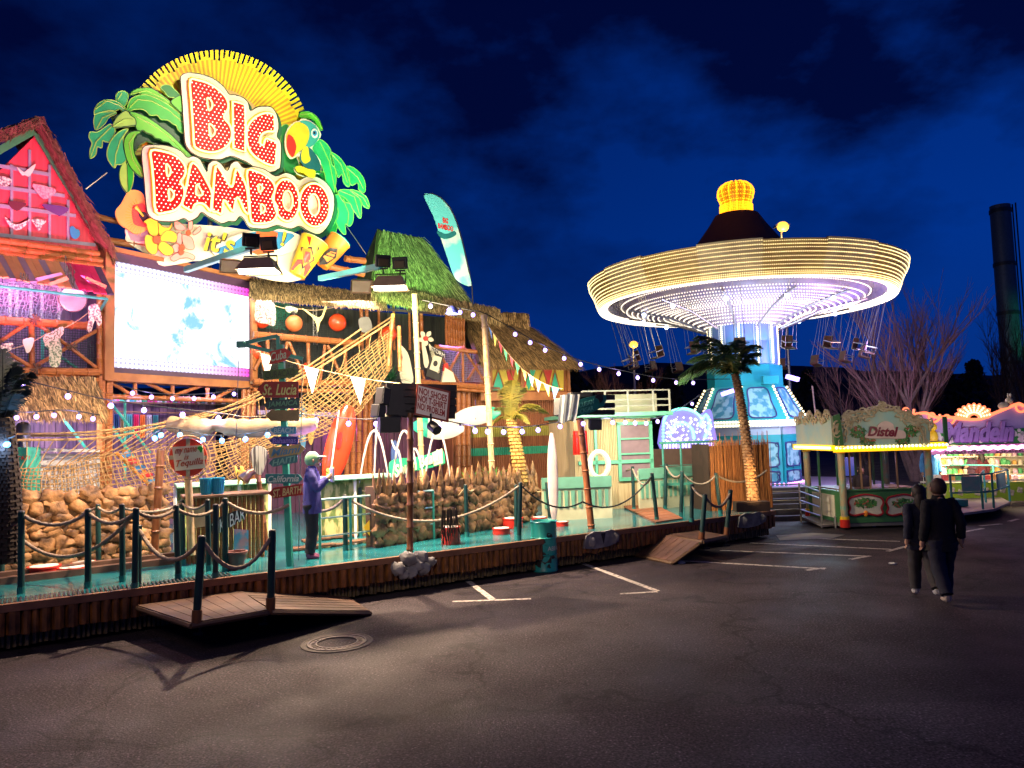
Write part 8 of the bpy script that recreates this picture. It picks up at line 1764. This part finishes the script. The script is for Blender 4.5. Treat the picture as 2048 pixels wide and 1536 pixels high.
for c in (MP.hit(1814, 822, .15), MP.hit(1866, 832, .15), MP.hit(1896, 836, .15), MP.hit(2040, 812, .15)): mb.tube([c+(MP.u*cos(j*.5)+V((0, 0, sin(j*.5))))*(.04+.015*j) for j in range(14)], .035, 5)
mb.build('edge_neon', g_coral, bb_)
for k in range(9):
    a = radians(15+k*18.75); L = []; cx_, cy_ = 1948, 836; l = 36 if 2 <= k <= 6 else 38
    for t, w_ in ((.25, .5), (.5, 4.5), (.75, 5), (1, 0), (.75, -5), (.5, -4.5), (.25, -.5)): L.append((cx_+l*t*cos(a)*1.02+w_*sin(a), cy_-l*t*sin(a)*.82+w_*cos(a)))
    o = MBx('lotus_petal', sm(L, 3), .12, .04, mat('petal_amber', (.8, .30, .08), .4, emit=(1, .25, .05), es=.6), bb_); mb = MB(); mb.tube([MP.hit(x, y, .17) for x, y in sm(L, 3)], .022, 4, closed=True); mb.build('petal_neon', g_coral, o)
    mb = MB()
    for t in (.4, .55, .7, .85): mb.octa(MP.hit(cx_+l*t*cos(a), cy_-l*t*sin(a)*.82, .19), .04)
    mb.build('petal_bulbs', glow('bulb_peach', (1, .62, .36), 2.8), o)
# small animal ornament on top, plain rounded shape
mb = MB(); c = MP.hit(2008, 812, .1); mb.ball(c, .16, 1.2, .6, .8); mb.ball(c+MP.u*.18+V((0, 0, .16)), .11); mb.ball(c+MP.u*.16+V((0, 0, .32)), .05, .6, .5, 1.6); mb.ball(c+MP.u*.24+V((0, 0, .32)), .05, .6, .5, 1.6); mb.build('rabbit_ornament', m_orn, ms)
mb = MB(); c = MP.hit(1866, 862, .25); mb.ball(c-V((0, 0, .18)), .16, .9, .6, 1.3); mb.ball(c+V((0, 0, .12)), .12); mb.build('duck_ornament', m_yellow, ms)
mb = MB()
for k in range(60): 
    x = 1856+k*4.0; c = MP.hit(x, 896-(x-1950)*.022+1.5*sin(k*1.3), .3); mb.ball(c, .065, seg=6, rings=4)
mb.build('fascia_bulbs', glow('bulb_rosewhite', (1, .50, .80), 2.6), ms)
MBx('fascia', [(1850, 894), (2120, 884), (2120, 904), (1850, 910)], .12, .08, mat('fascia_purple', (.45, .20, .35), .5)); text(MP, 'KNABBER PARADIES', (1890, 900, 1980, 907), .21, .01, m_black, ms, rot=1); text(MP, 'SCHOKOFRÜCHTE', (1992, 897, 2074, 904), .21, .01, m_black, ms, rot=1)
lamp('AREA', 'stall_sign_light', MP.hit(1960, 905, 2.4), 48, (1, .85, .9), 3, MP.hit(1960, 860, 0), sy=.3); lamp('AREA', 'stall_light', MP.hit(1970, 905, -.4), 230, (1, .78, .45), 3.2, MP.hit(1970, 985, -1.0), sy=.4)  # the sign's front lamp is added, unseen, to make the lettering readable
# interior with goods
mb = MB(); mb.slab([MP.hit(1850, 1000, -2.2), MP.hit(2140, 1000, -2.2), MP.hit(2140, 890, -2.2), MP.hit(1850, 890, -2.2)], -MP.n*.1); mb.build('back_wall', mat('stall_wall', (.8, .68, .45), .6), ms)
for r_, y in enumerate((915, 932, 950, 966)):
    mb = MB(); mb.slab([MP.hit(1852, y, -2.1), MP.hit(2130, y-2, -2.1), MP.hit(2130, y-2, -1.8), MP.hit(1852, y, -1.8)], V((0, 0, .03))); mb.build('shelf', m_cream, ms)
gcols = [((.8, .7, .5), 'cream'), ((.7, .1, .08), 'red'), ((.75, .4, .1), 'orange'), ((.1, .45, .15), 'green'), ((.45, .2, .1), 'brown'), ((.8, .5, .6), 'pink')]
rn = ['top', 'second', 'third', 'lowest']; JR = {}
for r_, y in enumerate((915, 932, 950, 966)):
    for k in range(20):
        x = 1862+k*12+R(-2, 2); p = MP.hit(x, y-(x-1850)*.007, -1.95)+V((0, 0, .03)); cc_, cn = gcols[(k*5+r_*3+(k*k) % 3) % 6]; mb = MB(); s = R(.07, .11)
        mb.lathe([(0, 0), (s*.8, 0), (s, s*.5), (s*.95, s*1.6), (s*.6, s*1.9), (s*.62, s*2.1), (0, s*2.1)], p, 8)
        JR.setdefault((cn, rn[r_]), []).append(tag(mb.build('sweet_jar', mat('goods_'+cn, cc_, .4, bump=0)), None, 'jar', 'jars on the stall shelves'))
for (cn, rr_), L in JR.items(): orderlab(L, cn+' jar, %s '+cn+' one from the left on the '+rr_+' stall shelf')
MBx('counter_front', [(1840, 1034), (1840, 968), (2140, 962), (2140, 1000), (1960, 1003)], .05, .1, mat('counter_lime', (.38, .55, .03), .45, var=.1)); 
mb = MB(); mb.slab([MP.hit(1840, 966, .3), MP.hit(2140, 959, .3), MP.hit(2140, 959, -.5), MP.hit(1840, 966, -.5)], V((0, 0, .05))); mb.build('counter_top', m_cream, ms)
mb = MB(); rnd = random.Random(16)
for k in range(14): 
    c = MP.hit(1870+k*17, 980+5*(k % 2), .17)
    for j in range(4): a = j*pi/2+.5; mb.ball(c+(MP.u*cos(a)+V((0, 0, sin(a))))*.06, .05, 1, .3, 1, 8, 5)
mb.build('counter_flowers', mat('flower_cream', (.7, .6, .4), .6), ms)
for k in range(13):
    x = 1875+k*14; p = MP.hit(x, 962, .05); mb = MB(); mb.box(p+V((0, 0, .1)), (.16, .16, R(.12, .25))); tag(mb.build('sweet_box', mat('goods_'+gcols[k % 6][1], gcols[k % 6][0], .4, bump=0), bevel=.01), '%s box of sweets, %s from the left on the lime counter' % (gcols[k % 6][1], ORD[k]), 'box', 'boxes on the stall counter')
# platform with railing before the stall
pf = thing('bumper_platform', 'low metal platform with teal railings and painted panels before the sweets stall', 'platform', gp(1950, 1030, 0)); zf = .28
Q = [gp(1868, 1022, zf), gp(1925, 1026, zf), gp(1988, 1018, zf), gp(2020, 1004, zf), gp(1985, 985, zf), gp(1868, 985, zf)]; mb = MB(); mb.slab([q-V((0, 0, .06)) for q in Q], V((0, 0, .06))); mb.build('floor_plate', mat('plate_warm', (.42, .34, .30), .4, metal=.3, var=.2), pf)
m_rt = mat('rail_teal', (.05, .28, .27), .4)
mb = MB(); R_ = [gp(1905, 1020, zf), gp(1966, 1018, zf), gp(1972, 1005, zf), gp(1988, 1016, zf), gp(2020, 1003, zf), gp(1990, 988, zf), gp(1895, 985, zf)]
for (i, j) in ((0, 1), (1, 2), (3, 4), (4, 5), (6, 5), (1, 3)):
    for h in (.45, .92): mb.cyl(R_[i]+V((0, 0, h)), R_[j]+V((0, 0, h)), .025, 6)
for p in R_: mb.cyl(p, p+V((0, 0, .94)), .028, 6)
mb.build('railing', m_rt, pf)
for i, j, a, b in ((0, 1, .35, .95), (3, 4, .25, .8)):
    p, q = R_[i].lerp(R_[j], a), R_[i].lerp(R_[j], b); mb = MB(); mb.slab([p+V((0, 0, .48)), q+V((0, 0, .48)), q+V((0, 0, .88)), p+V((0, 0, .88))], V((0, -.02, 0))); mb.build('rail_panel', mat('panel_tealgrey', (.16, .40, .36), .5, col2=(.35, .38, .36), scale=9), pf)
mb = MB(); p = gp(1905, 1012, zf); mb.box(p+V((0, 0, .1)), (.6, .5, .18)); mb.build('step_block', m_rt, pf, bevel=.01)

# ================================================================ PEOPLE
def person(lab, foot, H, face, mats_, pose=None, hair='short', hairm=None, grp=None, coat=True):
    """mats_: skin, top, legs, shoes.  face: direction angle (deg) the person looks to, 0 = +X.  pose overrides joints (fractions of height, local: x forward, y left, z up)"""
    J = dict(hip=(0, 0, .52), waist=(.005, 0, .60), chest=(.01, 0, .72), neck=(.0, 0, .835), headb=(.008, 0, .865), head=(.012, 0, .93),
             shl=(0, .105, .81), ell=(-.02, .135, .645), wrl=(.03, .14, .50), shr=(0, -.105, .81), elr=(-.02, -.135, .645), wrr=(.03, -.14, .50),
             hil=(0, .052, .51), knl=(.015, .058, .285), anl=(-.01, .06, .045), hir=(0, -.052, .51), knr=(.015, -.058, .285), anr=(-.01, -.06, .045))
    J.update(pose or {})
    rad = dict(hip=.088, waist=.082, chest=.094, neck=.034, headb=.036, head=.03, shl=.040, ell=.036, wrl=.022, shr=.046, elr=.036, wrr=.018, hil=.070, knl=.048, anl=.034, hir=.070, knr=.048, anr=.034)
    E = [('hip', 'waist'), ('waist', 'chest'), ('chest', 'neck'), ('neck', 'headb'), ('chest', 'shl'), ('shl', 'ell'), ('ell', 'wrl'), ('chest', 'shr'), ('shr', 'elr'), ('elr', 'wrr'), ('hip', 'hil'), ('hil', 'knl'), ('knl', 'anl'), ('hip', 'hir'), ('hir', 'knr'), ('knr', 'anr')]
    names_ = [n for n in J if n != 'head']; me = bpy.data.meshes.new('body'); me.from_pydata([tuple(V(J[n])*H) for n in names_], [(names_.index(a), names_.index(b)) for a, b in E], [])
    o = bpy.data.objects.new('tmpb', me); C.objects.link(o); sk = o.modifiers.new('s', 'SKIN'); sb_ = o.modifiers.new('u', 'SUBSURF'); sb_.levels = 2
    for i, n in enumerate(names_):
        sv = me.skin_vertices[0].data[i]; r_ = rad[n]*H; sv.radius = (r_*.78 if n in ('chest', 'waist', 'hip') else r_, r_); sv.use_root = (n == 'hip')
    dg = bpy.context.evaluated_depsgraph_get(); dg.update(); bm_ = bpy.data.meshes.new_from_object(o.evaluated_get(dg)); bpy.data.objects.remove(o)
    mb = MB(); mb.v = [v.co.copy() for v in bm_.vertices]
    for p in bm_.polygons: mb.f.append(tuple(p.vertices)); mb.mi.append(0)
    nbody = len(mb.f); W3 = {k: V(J[k])*H for k in J}
    # head with face
    hc = W3['head']; mb.ball(hc, .060*H, 1.05, .82, 1.2, 18, 14); mb.ball(hc+V((.075, 0, -.012))*H, .011*H, 1.3, .8, 1.3, 8, 6); mb.ball(hc+V((.052, 0, -.05))*H, .022*H, 1, 1, .5, 8, 5)
    for s in (-1, 1): mb.ball(hc+V((.0, .058*s, -.005))*H, .013*H, .8, .5, 1.4, 8, 6)
    nh = len(mb.f)
    # hands: palm, four fingers, thumb
    for s, w_, e_ in ((1, 'wrl', 'ell'), (-1, 'wrr', 'elr')):
        d = (W3[w_]-W3[e_]).normalized(); sd = V((1, 0, 0)) if abs(d.x) < .8 else V((0, 0, 1)); sd = (sd-d*sd.dot(d)).normalized(); nn = d.cross(sd); p = W3[w_]
        mb.tube([p-d*.01*H, p+d*.02*H, p+d*.045*H], [.016*H, .022*H, .019*H], 8)
        for k, (ll, of) in enumerate(((.038, .014), (.044, .005), (.041, -.005), (.032, -.013))):
            b_ = p+d*.043*H+sd*of*H; mb.tube([b_, b_+d*ll*.5*H-nn*s*.002*H, b_+d*ll*.95*H-nn*s*.012*H], [.0055*H, .005*H, .0035*H], 6)
        b_ = p+d*.015*H+sd*.016*H; mb.tube([b_, b_+(d*.5+sd*.8).normalized()*.025*H, b_+(d*.8+sd*.5).normalized()*.045*H], [.007*H, .006*H, .004*H], 6)
    M4 = Matrix.Translation(foot) @ Matrix.Rotation(radians(face), 4, 'Z')
    def region(f, i):
        c = sum((mb.v[k] for k in f), V())/len(f)/H
        if i >= nbody: return 0
        if c.z > .845: return 0
        if (c-W3['wrl']/H).length < .030 or (c-W3['wrr']/H).length < .030: return 0
        arm = min((c-V(J[k])).length for k in ('ell', 'elr', 'wrl', 'wrr', 'shl', 'shr')) < .085
        return 1 if (c.z > .535 or arm and c.z > .42) else 2
    mb.mi = [region(f, i) for i, f in enumerate(mb.f)]
    mb.v = [M4 @ v for v in mb.v]; t_ = thing('person', lab, 'person', foot, grp); bd = mb.build('body', mats_[:3], t_)
    if coat:
        gc = MB(); n = 22; bs = []; cl = W3['chest'].x
        for z_, rx, ry in ((.425, .088, .125), (.50, .090, .122), (.60, .080, .108), (.70, .082, .116), (.775, .074, .122), (.815, .058, .105), (.845, .040, .055), (.872, .036, .044)):
            bs.append(gc.vs([V((cl+rx*cos(2*pi*k/n)*(1+.09*mnoise.noise(V((k*.9, z_*14, H)))), ry*sin(2*pi*k/n)*(1+.09*mnoise.noise(V((k*.7, z_*11, 3*H)))), z_))*H for k in range(n)]))
        for i in range(len(bs)-1):
            for k in range(n): k2 = (k+1) % n; gc.face((bs[i]+k, bs[i]+k2, bs[i+1]+k2, bs[i+1]+k))
        for a_, b_, c_ in (('shl', 'ell', 'wrl'), ('shr', 'elr', 'wrr')):
            P = catmull([W3['chest'].lerp(W3[a_], .55)+V((0, 0, .025*H)), W3[a_]-V((0, 0, .012*H)), W3[a_].lerp(W3[b_], .5), W3[b_], W3[b_].lerp(W3[c_], .5), W3[b_].lerp(W3[c_], .93)], 4); gc.tube(P, [(.046-.014*i/len(P))*H*(1+.07*sin(i*2.1)) for i in range(len(P))], 12)
        gc.v = [M4 @ v for v in gc.v]; gc.build('coat', mats_[1], t_)
        for a_, b_, c_ in (('hil', 'knl', 'anl'), ('hir', 'knr', 'anr')):
            gt_ = MB(); P = catmull([W3[a_], W3[b_], W3[c_]+V((0, 0, .012*H))], 7); gt_.tube(P, [(.070-.026*i/len(P))*H*(1+.07*sin(i*1.9)) for i in range(len(P))], 12); gt_.v = [M4 @ v for v in gt_.v]; gt_.build('trouser_leg', mats_[2], t_)
    g2 = MB()
    for a, k in (('anl', 'knl'), ('anr', 'knr')):
        p = W3[a]; fz = max(0, p.z-.045*H); q = V((p.x, p.y, fz)); g2.tube([q+V((-.03, 0, .022))*H, q+V((0, 0, .024))*H, q+V((.045, 0, .018))*H, q+V((.085, 0, .012))*H], [.018*H, .026*H, .024*H, .012*H], 10); g2.tube([q+V((-.01, 0, .02))*H, q+V((-.01, 0, .05))*H], .028*H, 8)
    g2.v = [M4 @ v for v in g2.v]; g2.build('shoes', mats_[3], t_)
    g3 = MB(); hm = hairm or mat('hair_dark', (.02, .013, .01), .6)
    g3.ball(hc+V((-.010, 0, .010))*H, .070*H, 1.0, .86, 1.10, 16, 12, jit=.10)
    if hair == 'long': g3.tube([hc+V((-.03, 0, .0))*H, hc+V((-.045, 0, -.08))*H, hc+V((-.04, 0, -.16))*H], [.05*H, .055*H, .03*H], 10)
    if hair == 'cap': g3.ball(hc+V((.07, 0, .032))*H, .05*H, 1.1, 1, .16, 12, 6)
    # open the face side: push hair faces back
    g3.v = [V((min(v.x, hc.x+.045*H) if v.z < hc.z+.035*H and hair != 'cap' else v.x, v.y, max(v.z, hc.z-(.045*H if hair != 'long' else .18*H)))) for v in g3.v]
    g3.v = [M4 @ v for v in g3.v]; g3.build('hair' if hair != 'cap' else 'cap', hm, t_)
    g4 = MB()
    for s in (-1, 1): g4.ball(hc+V((.066, .026*s, .006))*H, .008*H, 1, 1, 1, 8, 6)
    g4.v = [M4 @ v for v in g4.v]; g4.build('eyes', m_dark, t_); g5 = MB(); g5.ball(hc+V((.066, 0, -.034))*H, .012*H, .5, 1.3, .35, 8, 5); g5.v = [M4 @ v for v in g5.v]; g5.build('mouth', mat('lips', (.35, .08, .07), .5), t_)
    return t_
skin = mat('skin', (.52, .30, .20), .5, var=.1, scale=8, bump=.02)
pm = lambda n, c: mat('cloth_'+n, c, .85, var=.25, scale=12, bump=.3)
f = gp(622, 1116, DZ); pr_ = person('person in violet blue jacket and green cap beside the signpost', f, 1.80, 15, [skin, pm('violet', (.06, .055, .30)), pm('black', (.015, .015, .03)), pm('shoe_plum', (.25, .06, .16))], pose=dict(ell=(.05, .13, .66), wrl=(.15, .09, .74), elr=(.06, -.13, .66), wrr=(.16, -.08, .75), head=(.03, 0, .925)), hair='cap', hairm=mat('cap_green', (.20, .42, .25), .7))
mb = MB(); c = f+V((.36, .08, 1.40)); mb.box(c, (.03, .32, .24), mx=Matrix.Rotation(.4, 3, 'Z')); tag(mb.build('pale_sheet', mat('sheet_pale', (.45, .55, .62), .6)), 'pale blue sheet held by the person beside the signpost', 'sheet')
walk1 = dict(knl=(.08, .05, .29), anl=(.10, .05, .05), knr=(-.02, -.05, .29), anr=(-.14, -.05, .09), ell=(-.06, .13, .66), wrl=(-.04, .14, .52), elr=(.04, -.13, .66), wrr=(.12, -.12, .55))
walk2 = dict(knr=(.07, -.05, .29), anr=(.09, -.05, .05), knl=(-.02, .05, .29), anl=(-.12, .05, .085), elr=(-.05, -.13, .66), wrr=(-.02, -.14, .52))
person('walker in dark navy jacket and grey trousers, left of the pair on the asphalt', gp(1852, 1193), 1.66, 80, [skin, pm('navy', (.022, .026, .055)), pm('charcoal', (.045, .042, .05)), pm('shoe_white', (.45, .45, .50))], pose=walk1, hair='long', grp='walkers on the dark asphalt')
person('walker all in black, right of the pair on the asphalt', gp(1893, 1207), 1.78, 86, [skin, pm('blackcoat', (.014, .013, .016)), pm('inkblue', (.02, .022, .045)), pm('shoe_beige', (.45, .38, .34))], pose=walk2, hairm=mat('hair_brown', (.07, .035, .02), .6), grp='walkers on the dark asphalt')
person('person in bright blue sweater standing behind the green ticket booth', gp(1866, 1002, .1), 1.82, 250, [skin, pm('sky', (.08, .38, .75)), pm('black', (.015, .015, .03)), m_black], hair='short')
person('person with dark hair and folded arms standing at the sweets stall', gp(1946, 1000, 0), 1.62, 200, [skin, pm('mauve', (.06, .025, .05)), pm('jean', (.06, .08, .18)), m_black], pose=dict(ell=(.03, .13, .67), wrl=(.11, .03, .70), elr=(.03, -.13, .67), wrr=(.11, -.03, .68)), hair='long')
person('person in wine red jacket at the sweets stall, right of the dark haired one', gp(1968, 1000, 0), 1.60, 100, [skin, pm('wine', (.10, .012, .02)), pm('jean', (.06, .08, .18)), m_black], hair='long')
person('person seen in silhouette sitting inside the ticket booth window', BX.w(U(1765), .0, -1.1), 1.5, 270, [skin, pm('shade', (.03, .02, .03)), pm('shade', (.03, .02, .03)), m_black])

# ================================================================ BACKGROUND
def bare_tree(base, H, spread, lab, seed, nmain, mt, mt2, r=.16, depth=4, lean=0):
    rnd = random.Random(seed); t_ = thing('bare_tree', lab, 'tree', base); mb = MB(); mb2 = MB(); cnt = [0]
    def br(p, d, L, r_, lev):
        n = 4; P = [p]; q = d.copy()
        for i in range(n):
            q = (q+V((rnd.uniform(-.12, .12), rnd.uniform(-.12, .12), .05 if lev else .03))).normalized(); P.append(P[-1]+q*L/n)
        (mb if lev < 2 else mb2).tube(P, [r_*(1-.6*i/n) for i in range(n+1)], 6 if lev < 2 else 3, cap=False); cnt[0] += 1
        if lev >= depth: return
        for k in range(3 if lev < 3 else 4):
            j = rnd.randint(1, n); a = rnd.uniform(0, 6.28); sp = rnd.uniform(.25, .6); s = V((cos(a), sin(a), .0)); nd = (q+s*sp).normalized(); br(P[j], nd, L*rnd.uniform(.5, .75), r_*.5, lev+1)
        br(P[-1], q, L*.7, r_*.42, lev+1)
    for k in range(nmain):
        a = 2*pi*k/nmain+rnd.uniform(-.2, .2); e = rnd.uniform(.15, 1)*spread; br(base+V((cos(a)*.1, sin(a)*.1, 0)), V((cos(a)*e+lean, sin(a)*e, 1)).normalized(), H*.36, r, 0)
    mb.build('trunk', mt, t_); mb2.build('crown', mt2, t_, smooth=False)
m_bark = mat('bark_grey', (.20, .14, .13), .9, var=.4, bump=.3); m_twig = mat('twig_purple', (.16, .085, .09), .9, var=.3); m_barkd = mat('bark_dark', (.05, .035, .045), .9)
b = at(1826, 835, 34); b.z = 0; bare_tree(b, at(1822, 555, 34).z*1.05, .42, 'large bare winter tree with many upright twigs behind the ticket booth', 3, 6, m_bark, m_twig, r=.20)
b = at(1720, 835, 37); b.z = 0; bare_tree(b, 7.5, .5, 'faint bare tree left of the large one beyond the swing seats', 5, 4, m_barkd, m_twig, r=.13)
b = at(2022, 835, 42); b.z = 0; bare_tree(b, 10.0, .3, 'thin dark bare tree before the chimney', 8, 4, m_barkd, m_barkd, r=.16)
b = at(1235, 860, 60); b.z = 0; bare_tree(b, 9, .7, 'small bare tree lit violet left of the swing ride', 10, 4, m_barkd, m_twig, r=.18)
lamp('POINT', 'tree_glow', at(1800, 800, 27), 300, (1, .45, .4), .5); lamp('POINT', 'tree_violet', at(1700, 700, 29), 500, (.6, .4, 1), .5)
# chimney
cb = at(2032, 830, 62); cb.z = 0; zt_ = at(1987, 412, 62).z; ch = thing('chimney', 'tall dark steel chimney stack standing against the night sky at right', 'chimney', cb)
mb = MB(); rc_ = 18.5/FOC*62; mb.tube([cb, V((cb.x, cb.y, zt_-.8)), V((cb.x, cb.y, zt_))], [rc_*1.05, rc_, rc_], 28); mb.build('stack', mat('chimney_steel', (.08, .10, .14), .45, metal=.5, var=.3), ch)
mb = MB()
for k in (.35, .55, .75, .97): mb.tube([V((cb.x, cb.y, zt_*k)), V((cb.x, cb.y, zt_*k+.3))], rc_*1.08, 28)
mb.each('flange', m_black, ch); mb = MB(); 
for dx in (-.2, .2): mb.cyl(V((cb.x+rc_*1.02, cb.y-.6+dx, 0)), V((cb.x+rc_*1.02, cb.y-.6+dx, zt_)), .06, 5)
mb.build('ladder', m_black, ch)
lamp('SPOT', 'chimney_green', V((cb.x+5, cb.y-9, 3)), 5000, (.1, 1, .3), .3, V((cb.x+rc_*.6, cb.y, zt_*.50)), 26, .9); lamp('SPOT', 'chimney_cold', V((cb.x-14, cb.y-16, 2)), 1800, (.5, .7, 1), .5, V((cb.x-rc_, cb.y, zt_*.7)), 40, .9)
# hills
mb = MB(); rnd = random.Random(2); n = 140
fr_ = []; 
for i in range(n+1):
    x = -260+i*5.2*1.0; z = 17+5*mnoise.noise(V((x*.012, 0, 0)))+1.3*mnoise.noise(V((x*.12, 3, 0)))+.5*mnoise.noise(V((x*.5, 7, 0))); fr_.append((x, max(3, z)))
for i in range(n):
    (x0, z0), (x1, z1) = fr_[i], fr_[i+1]; mb.poly([(x0, 150, -1), (x1, 150, -1), (x1, 165, z1*.7), (x0, 165, z0*.7)]); mb.poly([(x0, 165, z0*.7), (x1, 165, z1*.7), (x1, 185, z1), (x0, 185, z0)]); mb.poly([(x0, 185, z0), (x1, 185, z1), (x1, 400, z1*.6), (x0, 400, z0*.6)])
struct(mb.build('hills', mat('hill_night', (.018, .016, .03), .95), loc=(0, 150, 0)))
# dark trees row between
rnd = random.Random(31)
def darktree(x, y, Y, h, w_, lab):
    b = at(x, y, Y); b.z = 0; t_ = thing('conifer' if w_ < 2.2 else 'broad_tree', lab, 'tree', b, 'dark trees far behind'); mb = MB(); mb.cyl(b, b+V((0, 0, h*.5)), .18, 6); mb.build('trunk', m_barkd, t_); mb = MB()
    for k in range(900):
        z = rnd.uniform(.18, 1)**.8; rr = w_*(1-z)**.7*rnd.uniform(.3, 1)+.15; a = rnd.uniform(0, 6.3); p = b+V((rr*cos(a), rr*sin(a), h*z+rnd.uniform(-.3, .3))); s = rnd.uniform(.15, .38); u_ = V((rnd.uniform(-1, 1), rnd.uniform(-1, 1), rnd.uniform(-1, 1))).normalized()*s; v_ = V((rnd.uniform(-1, 1), rnd.uniform(-1, 1), rnd.uniform(-1, 1))).normalized()*s; mb.poly([p-u_, p+v_, p+u_, p-v_])
    mb.build('crown', mat('foliage_night', (.022, .028, .025), .9), t_, smooth=False)
for i, (x, h, w_) in enumerate(((1150, 10.5, 3.5), (1195, 9, 3.8), (1300, 9.5, 4), (1345, 10, 3.5), (1620, 9, 4), (1900, 8.5, 4), (1955, 9.5, 4.2), (2045, 11, 4))):
    darktree(x, 850, 85, h, w_, 'dark round tree mass, %s from the left along the far background' % ORD[i])
# street lamp far, high pole lamp behind canopy
def street_lamp(x, y, Y, lab, s_=1.0, es=40):
    p = at(x, y, Y); b = V((p.x, p.y, 0)); t_ = thing('street_lamp', lab, 'street lamp', b, 'sodium street lamps'); mb = MB(); mb.tube([b, V((p.x, p.y, p.z*.6)), p], [.14, .09, .06], 8); mb.build('pole', m_steel, t_); mb = MB(); mb.box(p+V((0, -.1, .08)), (.7*s_, .5, .12)); mb.build('lamp_head', m_steel, t_); mb = MB(); mb.ball(p+V((0, -.30, -.0)), .26*s_, 1.2, .8, 1, 10, 6); mb.build('lamp_glass', glow('sodium', (1, .50, .06), es), t_)
    lamp('POINT', 'sodium_light', p+V((0, -.8, -.7)), 300*s_, (1, .6, .2), .2)
street_lamp(1266, 690, 58, 'small orange street lamp left of the swing ride', 1.1, 2.2); street_lamp(1562, 456, 44, 'glaring orange lamp on a tall pole behind the swing canopy', 1.2, 2.6)
